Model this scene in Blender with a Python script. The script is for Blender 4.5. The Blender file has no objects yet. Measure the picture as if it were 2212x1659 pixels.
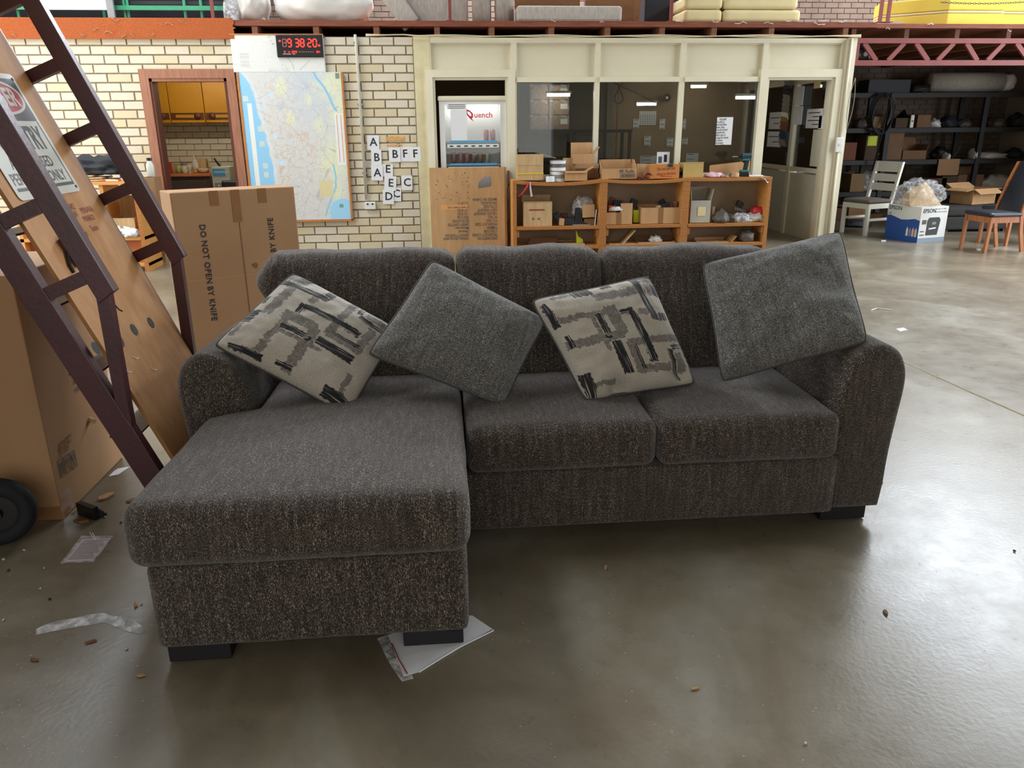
import bpy, bmesh, math, random
import numpy as np
from mathutils import Vector, Matrix, noise as mnoise

random.seed(7)
rng = np.random.default_rng(7)
SC = bpy.context.scene
COL = SC.collection

# ------------------------------------------------------------------ camera
FPX, PITCH, ROLL, YAW, CAMH = 1661.0, math.radians(18.4356), math.radians(-0.45322), math.radians(4.90065), 1.5
cF = Vector((math.sin(YAW)*math.cos(PITCH), math.cos(YAW)*math.cos(PITCH), -math.sin(PITCH)))
_r = Vector((math.cos(YAW), -math.sin(YAW), 0)); _u = _r.cross(cF)
cR = _r*math.cos(ROLL)+_u*math.sin(ROLL); cU = -_r*math.sin(ROLL)+_u*math.cos(ROLL)
CP = Vector((0, 0, CAMH))
cam = bpy.data.cameras.new('camera'); cam.sensor_fit = 'HORIZONTAL'; cam.sensor_width = 36.0
cam.lens = 36.0*FPX/2212.0; cam.clip_start = 0.05; cam.clip_end = 200
camo = bpy.data.objects.new('camera', cam); COL.objects.link(camo)
M4 = Matrix((cR, cU, -cF)).transposed().to_4x4(); M4.translation = CP
camo.matrix_world = M4
SC.camera = camo

# ------------------------------------------------------------------ light
SC.view_settings.view_transform = 'Standard'; SC.view_settings.look = 'None'
SC.view_settings.gamma = 1.0; SC.view_settings.use_curve_mapping = False
SC.view_settings.exposure = 0.0
wd = bpy.data.worlds.new('World'); SC.world = wd; wd.use_nodes = True
wd.node_tree.nodes['Background'].inputs[0].default_value = (0.80, 0.90, 1.0, 1)
wd.node_tree.nodes['Background'].inputs[1].default_value = 0.6

def area(name, loc, target, sx, sy, power, col):
    l = bpy.data.lights.new(name, 'AREA'); l.shape = 'RECTANGLE'; l.size = sx; l.size_y = sy
    l.energy = power; l.color = col
    o = bpy.data.objects.new(name, l); COL.objects.link(o); o.location = loc
    d = Vector(target)-Vector(loc)
    o.rotation_euler = d.to_track_quat('-Z', 'Y').to_euler()
    return o
# daylight through the open roller door in the left wall, the right-hand door and the roof skylights
LIGHTS = [
 area('roller_door_daylight', (-6.05, 7.0, 1.9), (0, 7.0, 1.9), 4.6, 3.6, 235, (1.0, 0.95, 0.87)),
 area('right_door_daylight', (11.4, 5.8, 2.2), (0, 5.8, 2.2), 4.4, 4.0, 520, (0.86, 0.93, 1.0)),
 area('front_fill_light', (-0.5, -3.9, 2.2), (-0.5, 5, 2.0), 7.6, 4.0, 125, (1.0, 0.93, 0.82)),  # added fill from behind the camera, no door known there
]
# roof skylights: (x, y, width, length, power)
SKY = [(-3.6, 4.9, 1.4, 3.0, 260), (-3.6, 8.4, 1.4, 3.0, 220), (1.5, 12.3, 4.4, 2.4, 900), (8.8, 6.6, 2.6, 3.0, 420), (8.8, 11.0, 2.6, 4.8, 1000)]
for (x, y, sx, sy, pw) in SKY:
    LIGHTS.append(area('skylight_daylight', (x, y, 5.93), (x, y, 0), sx, sy, pw, (0.86, 0.93, 1.0)))
cy_ = SC.cycles
cy_.max_bounces = 5; cy_.diffuse_bounces = 3; cy_.glossy_bounces = 2; cy_.transmission_bounces = 4; cy_.transparent_max_bounces = 8
cy_.caustics_reflective = False; cy_.caustics_refractive = False
cy_.use_adaptive_sampling = True; cy_.adaptive_threshold = 0.05

# ------------------------------------------------------------------ projection helpers (photo pixel -> place in the room)
def ray(px, py): return cF + cR*((px-1106)/FPX) - cU*((py-829.5)/FPX)
def onY(px, py, Y):
    d = ray(px, py); return CP + d*(Y/d.y)
def onX(px, py, X):
    d = ray(px, py); return CP + d*(X/d.x)
def onZ(px, py, Z=0.0):
    d = ray(px, py); return CP + d*((Z-CAMH)/d.z)
def onP(px, py, p, n):
    d = ray(px, py); n = Vector(n); return CP + d*((Vector(p)-CP).dot(n)/d.dot(n))
def proj(p):
    v = Vector(p)-CP; w = v.dot(cF)
    return 1106+FPX*v.dot(cR)/w, 829.5-FPX*v.dot(cU)/w

# ------------------------------------------------------------------ materials
MATS = {}
def nd(nt, t, **k):
    n = nt.nodes.new(t)
    for a, b in k.items():
        if a in n.inputs.keys(): n.inputs[a].default_value = b
        else: setattr(n, a, b)
    return n
def rgb(h):
    h = h.lstrip('#'); c = [int(h[i:i+2], 16)/255 for i in (0, 2, 4)]
    return tuple(((x/12.92) if x <= 0.04045 else ((x+0.055)/1.055)**2.4) for x in c)+(1,)
def mat(name, col, rough=0.6, var=0.15, scale=6.0, stretch=(1, 1, 1), bump=0.0, bscale=None, metal=0.0, spec=0.5,
        col2=None, emit=0.0, sheen=0.0, alpha=1.0, trans=0.0, detail=6, coat=0.0):
    if name in MATS: return MATS[name]
    m = bpy.data.materials.new(name); m.use_nodes = True; nt = m.node_tree; MATS[name] = m
    b = nt.nodes['Principled BSDF']
    c = rgb(col) if isinstance(col, str) else tuple(col)+(1,)
    c2 = rgb(col2) if col2 else tuple(max(0, x*(1-var)) for x in c[:3])+(1,)
    c1 = c if col2 else tuple(min(1, x*(1+var*0.6)) for x in c[:3])+(1,)
    tc = nd(nt, 'ShaderNodeTexCoord'); mp = nd(nt, 'ShaderNodeMapping'); mp.inputs['Scale'].default_value = stretch
    nt.links.new(tc.outputs['Object'], mp.inputs['Vector'])
    ns = nd(nt, 'ShaderNodeTexNoise'); ns.inputs['Scale'].default_value = scale; ns.inputs['Detail'].default_value = detail
    nt.links.new(mp.outputs[0], ns.inputs['Vector'])
    rp = nd(nt, 'ShaderNodeValToRGB'); rp.color_ramp.elements[0].position = 0.3; rp.color_ramp.elements[1].position = 0.7
    rp.color_ramp.elements[0].color = c2; rp.color_ramp.elements[1].color = c1
    nt.links.new(ns.outputs['Fac'], rp.inputs['Fac']); nt.links.new(rp.outputs[0], b.inputs['Base Color'])
    b.inputs['Roughness'].default_value = rough; b.inputs['Metallic'].default_value = metal
    b.inputs['Specular IOR Level'].default_value = spec
    if sheen:
        b.inputs['Sheen Weight'].default_value = sheen; b.inputs['Sheen Roughness'].default_value = 0.5
    if coat: b.inputs['Coat Weight'].default_value = coat
    if trans:
        b.inputs['Transmission Weight'].default_value = trans
    if alpha < 1: b.inputs['Alpha'].default_value = alpha
    if emit:
        nt.links.new(rp.outputs[0], b.inputs['Emission Color']); b.inputs['Emission Strength'].default_value = emit
    if bump:
        ns2 = nd(nt, 'ShaderNodeTexNoise'); ns2.inputs['Scale'].default_value = bscale or scale*4; ns2.inputs['Detail'].default_value = 4
        nt.links.new(mp.outputs[0], ns2.inputs['Vector'])
        bp = nd(nt, 'ShaderNodeBump'); bp.inputs['Strength'].default_value = bump; bp.inputs['Distance'].default_value = 0.01
        nt.links.new(ns2.outputs['Fac'], bp.inputs['Height']); nt.links.new(bp.outputs[0], b.inputs['Normal'])
    return m

def attr_mat(name, rough=0.7, sheen=0.0, bump=0.0, bscale=400, fine=0.0, fscale=300, fstretch=(1, 1, 1)):
    """colour comes from the mesh's own 'Col' attribute (printed / woven design), plus fine grain"""
    m = bpy.data.materials.new(name); m.use_nodes = True; nt = m.node_tree; MATS[name] = m
    b = nt.nodes['Principled BSDF']
    a = nd(nt, 'ShaderNodeAttribute'); a.attribute_name = 'Col'
    tc = nd(nt, 'ShaderNodeTexCoord'); mp = nd(nt, 'ShaderNodeMapping'); mp.inputs['Scale'].default_value = fstretch
    nt.links.new(tc.outputs['Object'], mp.inputs['Vector'])
    ns = nd(nt, 'ShaderNodeTexNoise'); ns.inputs['Scale'].default_value = fscale; ns.inputs['Detail'].default_value = 3
    nt.links.new(mp.outputs[0], ns.inputs['Vector'])
    mr = nd(nt, 'ShaderNodeMapRange'); mr.inputs['From Min'].default_value = 0.3; mr.inputs['From Max'].default_value = 0.7
    mr.inputs['To Min'].default_value = 1-fine; mr.inputs['To Max'].default_value = 1+fine
    nt.links.new(ns.outputs['Fac'], mr.inputs['Value'])
    mx = nd(nt, 'ShaderNodeMix', data_type='RGBA', blend_type='MULTIPLY'); mx.inputs['Factor'].default_value = 1
    nt.links.new(a.outputs['Color'], mx.inputs['A']); nt.links.new(mr.outputs[0], mx.inputs['B'])
    nt.links.new(mx.outputs['Result'], b.inputs['Base Color'])
    b.inputs['Roughness'].default_value = rough
    if sheen: b.inputs['Sheen Weight'].default_value = sheen
    if bump:
        bp = nd(nt, 'ShaderNodeBump'); bp.inputs['Strength'].default_value = bump; bp.inputs['Distance'].default_value = 0.003
        nt.links.new(ns.outputs['Fac'], bp.inputs['Height']); nt.links.new(bp.outputs[0], b.inputs['Normal'])
    return m

# ------------------------------------------------------------------ mesh builder
WL = {}   # world location of parents
class MB:
    def __init__(s): s.v = []; s.f = []
    def add(s, vs, fs):
        o = len(s.v); s.v += [tuple(x) for x in vs]; s.f += [tuple(i+o for i in f) for f in fs]; return s
    def box(s, a, b):
        x0, y0, z0 = [min(p, q) for p, q in zip(a, b)]; x1, y1, z1 = [max(p, q) for p, q in zip(a, b)]
        return s.add([(x0,y0,z0),(x1,y0,z0),(x1,y1,z0),(x0,y1,z0),(x0,y0,z1),(x1,y0,z1),(x1,y1,z1),(x0,y1,z1)],
                     [(0,3,2,1),(4,5,6,7),(0,1,5,4),(1,2,6,5),(2,3,7,6),(3,0,4,7)])
    def obox(s, c, ax, ay, az):
        """box with centre c and half-axis vectors"""
        c = Vector(c); ax = Vector(ax); ay = Vector(ay); az = Vector(az)
        vs = [c+sx*ax+sy*ay+sz*az for sz in (-1, 1) for sx, sy in ((-1,-1),(1,-1),(1,1),(-1,1))]
        fs = [(0,3,2,1),(4,5,6,7),(0,1,5,4),(1,2,6,5),(2,3,7,6),(3,0,4,7)]
        if ax.cross(ay).dot(az) < 0: fs = [tuple(reversed(f)) for f in fs]
        return s.add(vs, fs)
    def bar(s, p0, p1, w, d, up=(0, 0, 1)):
        """rectangular bar from p0 to p1, width w along (dir x up), d along the other"""
        p0 = Vector(p0); p1 = Vector(p1); a = (p1-p0); L = a.length; a.normalize()
        u = Vector(up); side = a.cross(u)
        if side.length < 1e-4: side = a.cross(Vector((1, 0, 0)))
        side.normalize(); u = side.cross(a).normalized()
        return s.obox((p0+p1)/2, a*L/2, side*w/2, u*d/2)
    def prism(s, poly, t):
        """planar polygon (3D points) extruded by vector t"""
        n = len(poly); t = Vector(t); A = [Vector(p) for p in poly]; nn = Vector((0, 0, 0))
        for i in range(n): nn += A[i].cross(A[(i+1) % n])
        if nn.dot(t) > 0: A.reverse()
        vs = A+[p+t for p in A]
        fs = [tuple(range(n)), tuple(reversed(range(n, 2*n)))]
        for i in range(n):
            j = (i+1) % n; fs.append((j, i, n+i, n+j))
        return s.add(vs, fs)
    def cyl(s, p0, p1, r0, r1=None, n=16, caps=True):
        r1 = r0 if r1 is None else r1
        p0 = Vector(p0); p1 = Vector(p1); a = (p1-p0).normalized()
        x = a.orthogonal().normalized(); y = a.cross(x)
        vs = []
        for p, r in ((p0, r0), (p1, r1)):
            for i in range(n):
                t = 2*math.pi*i/n; vs.append(p+x*math.cos(t)*r+y*math.sin(t)*r)
        fs = [(i, (i+1) % n, n+(i+1) % n, n+i) for i in range(n)]
        if caps: fs += [tuple(reversed(range(n))), tuple(range(n, 2*n))]
        return s.add(vs, fs)
    def tube(s, pts, r, n=8, closed=False):
        P = [Vector(p) for p in pts]; N = len(P); vs = []; fs = []
        prev = None
        for i in range(N):
            if closed: t = P[(i+1) % N]-P[i-1]
            else: t = P[min(i+1, N-1)]-P[max(i-1, 0)]
            t.normalize()
            if prev is None: x = t.orthogonal().normalized()
            else:
                x = prev-t*prev.dot(t)
                x = x.normalized() if x.length > 1e-6 else t.orthogonal().normalized()
            prev = x; y = t.cross(x)
            rr = r[i] if hasattr(r, '__len__') else r
            for k in range(n):
                a = 2*math.pi*k/n; vs.append(P[i]+x*math.cos(a)*rr+y*math.sin(a)*rr)
        for i in range(N if closed else N-1):
            j = (i+1) % N
            for k in range(n): fs.append((i*n+k, i*n+(k+1) % n, j*n+(k+1) % n, j*n+k))
        if not closed: fs += [tuple(reversed(range(n))), tuple(range((N-1)*n, N*n))]
        return s.add(vs, fs)
    def lathe(s, prof, c, n=20, axis='z'):
        c = Vector(c); vs = []; fs = []
        for r, h in prof:
            for k in range(n):
                a = 2*math.pi*k/n; x, y = r*math.cos(a), r*math.sin(a)
                vs.append(c+Vector({'z': (x, y, h), 'y': (x, h, -y), 'x': (h, x, y)}[axis]))
        m = len(prof)
        for i in range(m-1):
            for k in range(n): fs.append((i*n+k, i*n+(k+1) % n, (i+1)*n+(k+1) % n, (i+1)*n+k))
        fs += [tuple(reversed(range(n))), tuple(range((m-1)*n, m*n))]
        return s.add(vs, fs)
    def grid(s, fn, nu, nv, closed_u=False):
        vs = [fn(i/nu, j/nv) for j in range(nv+1) for i in range(nu+1)]
        fs = [(j*(nu+1)+i, j*(nu+1)+i+1, (j+1)*(nu+1)+i+1, (j+1)*(nu+1)+i) for j in range(nv) for i in range(nu)]
        return s.add(vs, fs)
    def blob(s, c, sc, seed=0, amp=0.25, freq=2.0, n=3, flat=None):
        """crumpled soft lump"""
        bm = bmesh.new(); bmesh.ops.create_icosphere(bm, subdivisions=n, radius=1)
        off = Vector((seed*7.3, seed*3.1, seed*1.7)); vs = []
        for v in bm.verts:
            d = v.co.normalized()
            k = 1+amp*(mnoise.noise(d*freq+off)+0.6*abs(mnoise.noise(d*freq*2.3+off))+0.35*mnoise.noise(d*freq*5+off))
            p = Vector((d.x*sc[0]*k, d.y*sc[1]*k, d.z*sc[2]*k))
            if flat is not None and p.z < flat: p.z = flat
            vs.append(Vector(c)+p)
        fs = [tuple(x.index for x in f.verts) for f in bm.faces]; bm.free()
        return s.add(vs, fs)
    def build(s, name, m, parent=None, smooth=False, kind=None, origin=None, bevel=0, bseg=2):
        me = bpy.data.meshes.new(name); A = np.array(s.v, dtype=float)
        lo, hi = A.min(0), A.max(0)
        o = Vector(origin) if origin is not None else Vector(((lo[0]+hi[0])/2, (lo[1]+hi[1])/2, lo[2]))
        me.from_pydata([tuple(p) for p in (A-np.array(o))], [], s.f); me.materials.append(MATS[m] if isinstance(m, str) else m)
        if bevel:
            bm = bmesh.new(); bm.from_mesh(me)
            bmesh.ops.bevel(bm, geom=[e for e in bm.edges if len(e.link_faces) == 2 and e.calc_face_angle(0) > 0.5], offset=bevel, segments=bseg, affect='EDGES', profile=0.5)
            bm.to_mesh(me); bm.free()
        if smooth: me.shade_smooth()
        ob = bpy.data.objects.new(name, me); COL.objects.link(ob)
        ob.location = o - (WL[parent.name] if parent else Vector((0, 0, 0)))
        if parent: ob.parent = parent
        WL[ob.name] = o
        if kind: ob['kind'] = kind
        return ob
def soft(s_x0, s_x1, y0, y1, z0, z1, r, crown=0.0, n=28, wr=0.004, wf=6.0, seed=1, warp=None, sidecrown=0.0):
    """upholstered box: rounded edges, crowned top, faint wrinkles"""
    c = np.array([(s_x0+s_x1)/2, (y0+y1)/2, (z0+z1)/2]); h = np.array([(s_x1-s_x0)/2, (y1-y0)/2, (z1-z0)/2])
    r = min(r, *(h*0.98)); idx = {}; vs = []; fs = []
    def vid(i, j, k):
        key = (i, j, k)
        if key not in idx:
            q = np.array([i, j, k])/n*2-1
            q = np.sign(q)*(1-(1-np.abs(q))**1.25)      # denser towards the edges
            p = q*h; inn = np.clip(p, -(h-r), h-r); d = p-inn; L = np.linalg.norm(d)
            if L > 1e-9: p = inn+d/L*r
            ux, uy, uz = p/h
            p = p.copy()
            p[2] += crown*(1-ux*ux)*(1-uy*uy)*(1 if uz > 0 else 0.15)
            if sidecrown: p[1] -= sidecrown*(1-ux*ux)*(1-uz*uz)*(1 if uy < 0 else 0.2)
            w = Vector(p+c)
            nn = mnoise.noise(w*wf+Vector((seed*5.1, seed*2.3, 0)))+0.5*mnoise.noise(w*wf*2.4+Vector((seed, 0, 3)))
            dirv = Vector(p/h).normalized()
            w = w+dirv*nn*wr
            if warp: w = warp(w)
            idx[key] = len(vs); vs.append(w)
        return idx[key]
    for a in range(n):
        for b in range(n):
            fs.append((vid(a,b,0), vid(a,b+1,0), vid(a+1,b+1,0), vid(a+1,b,0)))
            fs.append((vid(a,b,n), vid(a+1,b,n), vid(a+1,b+1,n), vid(a,b+1,n)))
            fs.append((vid(a,0,b), vid(a+1,0,b), vid(a+1,0,b+1), vid(a,0,b+1)))
            fs.append((vid(a,n,b), vid(a,n,b+1), vid(a+1,n,b+1), vid(a+1,n,b)))
            fs.append((vid(0,a,b), vid(0,a,b+1), vid(0,a+1,b+1), vid(0,a+1,b)))
            fs.append((vid(n,a,b), vid(n,a+1,b), vid(n,a+1,b+1), vid(n,a,b+1)))
    m = MB(); m.add(vs, fs); return m
def tag(o, label, cat, group=None):
    o['label'] = label; o['category'] = cat
    if group: o['group'] = group
    return o
def thing(name, label, cat, loc=(0, 0, 0), group=None):
    o = bpy.data.objects.new(name, None); COL.objects.link(o); o.location = loc; o.empty_display_size = 0.05
    WL[o.name] = Vector(loc); return tag(o, label, cat, group)
def struct(name, mb, m, parent=None, **k):
    o = mb.build(name, m, parent, **k)
    if not parent: o['kind'] = 'structure'
    return o
def dup(root, loc=None, rotz=0, label=None, parent=None):
    r = root.copy(); COL.objects.link(r)
    if loc is not None: r.location = loc; r.rotation_euler = (0, 0, rotz)
    if label: r['label'] = label
    for ch in list(root.children):
        c = ch.copy(); COL.objects.link(c); c.parent = r
        for g in list(ch.children):
            d = g.copy(); COL.objects.link(d); d.parent = c
    return r
def text(parent, s, size, origin, xd, yd, m, bold=0.0, align='LEFT', spacing=1.0, name='lettering', lineh=1.0, sx=1.0):
    """flat printed lettering; origin = baseline start, xd = reading direction, yd = up direction of the letters"""
    cu = bpy.data.curves.new(name, 'FONT'); cu.body = s; cu.size = size; cu.align_x = align; cu.offset = bold
    cu.space_character = spacing; cu.space_line = lineh; cu.resolution_u = 2; cu.fill_mode = 'FRONT' if cu.dimensions == '2D' else 'BOTH'
    t = bpy.data.objects.new(name, cu); COL.objects.link(t)
    bpy.context.view_layer.update()
    dg = bpy.context.evaluated_depsgraph_get()
    me = bpy.data.meshes.new_from_object(t.evaluated_get(dg))
    bpy.data.objects.remove(t); bpy.data.curves.remove(cu)
    if not len(me.vertices): return None
    xd = Vector(xd).normalized(); yd = Vector(yd); yd = (yd-xd*yd.dot(xd)).normalized() if True else yd
    zd = xd.cross(yd)
    Mx = Matrix((xd*sx, yd, zd)).transposed()
    for v in me.vertices: v.co = Mx @ v.co
    me.materials.clear(); me.materials.append(MATS[m])
    ob = bpy.data.objects.new(name, me); COL.objects.link(ob)
    ob.location = Vector(origin)-(WL[parent.name] if parent else Vector((0, 0, 0)))
    if parent: ob.parent = parent
    WL[ob.name] = Vector(origin)
    return ob
# ------------------------------------------------------------------ material library
mat('brick_cream', '#d8ceba', 0.75, col2='#ccc1ac', scale=3, bump=0.25, bscale=60)
mat('brick_white', '#d8d0bd', 0.6, col2='#c9c0ac', scale=3, bump=0.2, bscale=50)
mat('brick_plain', '#75655a', 0.85, col2='#66574c', scale=4, bump=0.3, bscale=60)
mat('mortar', '#8f836b', 0.95, var=0.2, scale=20, bump=0.4)
mat('mortar_dark', '#63543f', 0.95, var=0.2, scale=20, bump=0.4)
mat('render_cream', '#d8cda4', 0.8, var=0.12, scale=8, bump=0.4, bscale=120)
mat('paint_cream', '#ddd6bd', 0.45, var=0.05, scale=3, bump=0.05, bscale=80)
mat('paint_panel', '#d9d1b6', 0.5, var=0.05, scale=2)
mat('paint_inner', '#c9c6b4', 0.6, var=0.05, scale=2)
mat('tan_board', '#9c8468', 0.8, var=0.1, scale=3)
mat('grey_wall', '#8d8b80', 0.8, var=0.08, scale=2)
mat('dark_wall', '#4c4a46', 0.85, var=0.1, scale=2)
mat('chipboard', '#b8602a', 0.85, col2='#8f4319', scale=90, bump=0.5, bscale=120, detail=3)
mat('timber_red', '#84563c', 0.65, col2='#6d412b', scale=5, stretch=(1, 1, 8), bump=0.1)
mat('timber_red_h', '#8a4a30', 0.7, col2='#6b3622', scale=5, stretch=(1, 10, 10), bump=0.1)
mat('door_timber', '#a57259', 0.5, col2='#8a583f', scale=6, stretch=(8, 8, 0.6), bump=0.08)
mat('door_timber_dark', '#64301f', 0.45, col2='#4f2216', scale=6, stretch=(8, 8, 0.6))
mat('steel_red', '#7f3b36', 0.5, var=0.12, scale=6, bump=0.05)
mat('steel_maroon', '#4a1d25', 0.36, col2='#3a171d', scale=5, bump=0.06, bscale=60, spec=0.6)
mat('black_plastic', '#121214', 0.35, var=0.1)
mat('black_rubber', '#16171a', 0.75, var=0.25, scale=30, bump=0.2)
mat('black_paint', '#17161a', 0.5, var=0.2)
mat('white_plastic', '#dcdcd8', 0.35, var=0.04)
mat('white_paper', '#dfe0e2', 0.7, var=0.03)
mat('pink_paper', '#d7b2bd', 0.7, var=0.08)
mat('lilac_paper', '#cfc4c8', 0.6, var=0.05)
mat('ink', '#22232a', 0.6, var=0.1)
mat('ink_soft', '#5d5a58', 0.6, var=0.1)
mat('ink_faded', '#6e4f38', 0.7, var=0.1)
mat('ink_red', '#8c2f28', 0.6, var=0.1)
mat('brand_red', '#c3333c', 0.45, var=0.05)
mat('carton', '#a9845f', 0.78, col2='#9d7753', scale=2.2, bump=0.06, bscale=140)
mat('carton_light', '#bf976a', 0.8, col2='#b28a5e', scale=3, stretch=(6, 6, 1), bump=0.08)
mat('carton_pale', '#c7a87c', 0.8, col2='#b4946a', scale=4, stretch=(8, 8, 1), bump=0.08)
mat('carton_dark', '#7d5b3e', 0.85, var=0.12, scale=3)
mat('carton_grey', '#a9a496', 0.8, var=0.08, scale=4)
mat('kraft_tape', '#8f6642', 0.3, var=0.08, scale=5)
mat('plywood', '#c08b55', 0.62, col2='#ad7843', scale=2.5, stretch=(9, 9, 1.0), bump=0.05)
mat('plywood_edge', '#7a5334', 0.8, var=0.2, scale=30)
mat('shelf_ply', '#d09650', 0.55, col2='#bf8340', scale=3, stretch=(1, 1, 6), bump=0.05)
mat('shelf_edge', '#b87a3e', 0.8, col2='#935c2c', scale=70)
mat('oak', '#b87443', 0.45, col2='#94552c', scale=5, stretch=(9, 9, 0.8), bump=0.06)
mat('leather_black', '#20232c', 0.38, var=0.12, scale=20, bump=0.1, bscale=120)
mat('chair_white', '#efece0', 0.4, var=0.04)
mat('chair_fabric', '#6b6259', 0.9, var=0.15, scale=80)
mat('foam_cream', '#d9c998', 0.9, var=0.06, scale=5, bump=0.15, bscale=200)
mat('foam_yellow', '#e0c452', 0.9, var=0.05, scale=4, bump=0.1, bscale=200)
mat('felt_grey', '#b9b1a7', 0.95, col2='#a39a91', scale=12, stretch=(4, 4, 1), bump=0.3)
mat('poly_bag', '#d9d6d0', 0.35, var=0.1, scale=6, bump=0.4, bscale=10)
mat('bag_dark', '#5d5650', 0.5, var=0.3, scale=6, bump=0.4, bscale=12)
mat('brown_panel', '#8a5e38', 0.6, col2='#7b5230', scale=4, stretch=(1, 1, 5))
mat('green_steel', '#3f9a72', 0.45, var=0.1)
mat('steel_grey', '#9b9ca0', 0.35, var=0.1, metal=0.6)
mat('steel_dark', '#211f20', 0.6, var=0.2)
mat('rack_board', '#4a3a2c', 0.8, var=0.15, scale=6)
mat('yellow_laminate', '#c98d1e', 0.4, var=0.04, scale=2)
mat('handle_brown', '#5f3216', 0.45, var=0.1)
mat('bench_top', '#cf7a4e', 0.4, var=0.05)
mat('bench_body', '#544440', 0.6, var=0.08)
mat('cable', '#cdbd9a', 0.6, var=0.1)
mat('cord', '#8d8272', 0.8, var=0.1)
mat('lint', '#a98d7d', 0.95, var=0.25, scale=30)
mat('lint_white', '#d6cabd', 0.95, var=0.1, scale=30)
mat('jacket', '#1d2026', 0.7, var=0.3, scale=10, bump=0.3, bscale=20)
mat('tyre', '#15171c', 0.8, var=0.2, scale=25, bump=0.2)
mat('pipe', '#c9c6b8', 0.45, var=0.06)
mat('blue_print', '#1f4c97', 0.35, var=0.05)
mat('blue_strip', '#4f9fce', 0.35, var=0.05)
mat('neon_yellow', '#cfe02a', 0.6, var=0.05)
mat('teal', '#1f6f72', 0.4, var=0.08)
mat('teal_dark', '#12383c', 0.4, var=0.08)
mat('can_red', '#a83a3e', 0.3, col2='#c9a9a2', scale=14, metal=0.2)
mat('can_blue', '#2a3f94', 0.3, col2='#c8a53c', scale=10, metal=0.2)
mat('can_teal', '#8fc0cc', 0.3, col2='#d5cda8', scale=10, metal=0.2)
mat('red_plastic', '#c22a2f', 0.4, var=0.1)
mat('orange_residue', '#c58a48', 0.9, col2='#dcae74', scale=25)
mat('amber', '#d3a318', 0.4, var=0.1)
mat('glass_green', '#9fae6a', 0.2, var=0.1)
mat('glass_clear', '#cfd2c6', 0.12, var=0.05)
mat('ceramic', '#d9cdb8', 0.35, var=0.08)
mat('roof_sheet', '#a7aaa8', 0.5, var=0.08, scale=2, metal=0.2)
mat('wall_far', '#a79a86', 0.85, var=0.1, scale=1.5)
mat('swatch_grey', '#8f8b82', 0.9, var=0.1); mat('swatch_mustard', '#a58a34', 0.9, var=0.1)
mat('swatch_rust', '#8d5a42', 0.9, var=0.1); mat('swatch_navy', '#36455c', 0.9, var=0.1)
mat('led_red', '#ff2a22', 0.4, var=0.0, emit=3.0)
mat('led_dim', '#a8686a', 0.4, var=0.0, emit=0.15)
mat('tube_light', '#fff8ea', 0.4, var=0.0, emit=22.0)
mat('danger_red', '#b24a58', 0.4, var=0.05); mat('sign_dark', '#4d4f52', 0.45, var=0.06); mat('sign_white', '#c9c7bc', 0.4, var=0.05)
mat('debris_wood', '#b08a5e', 0.85, var=0.2, scale=40); mat('debris_leaf', '#7b5535', 0.85, var=0.25, scale=40)
mat('debris_dark', '#2c2724', 0.85, var=0.2); mat('debris_pale', '#c9c2b4', 0.7, var=0.1)

def glass_mat(name, tint, refl=1.0, film=0.0):
    m = bpy.data.materials.new(name); m.use_nodes = True; nt = m.node_tree; MATS[name] = m; nt.nodes.clear()
    o = nd(nt, 'ShaderNodeOutputMaterial'); tr = nd(nt, 'ShaderNodeBsdfTransparent'); tr.inputs[0].default_value = tint
    gl = nd(nt, 'ShaderNodeBsdfGlossy'); gl.inputs['Roughness'].default_value = 0.02; gl.inputs[0].default_value = (1, 1, 1, 1)
    fr = nd(nt, 'ShaderNodeFresnel'); fr.inputs['IOR'].default_value = 1.5
    mx = nd(nt, 'ShaderNodeMixShader'); mu = nd(nt, 'ShaderNodeMath', operation='MULTIPLY_ADD'); mu.inputs[1].default_value = refl; mu.inputs[2].default_value = film
    nt.links.new(fr.outputs[0], mu.inputs[0]); nt.links.new(mu.outputs[0], mx.inputs[0])
    nt.links.new(tr.outputs[0], mx.inputs[1]); nt.links.new(gl.outputs[0], mx.inputs[2]); nt.links.new(mx.outputs[0], o.inputs[0])
glass_mat('window_glass', (0.86, 0.88, 0.86, 1))
glass_mat('display_glass', (0.97, 0.98, 0.98, 1), 0.8)
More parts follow.
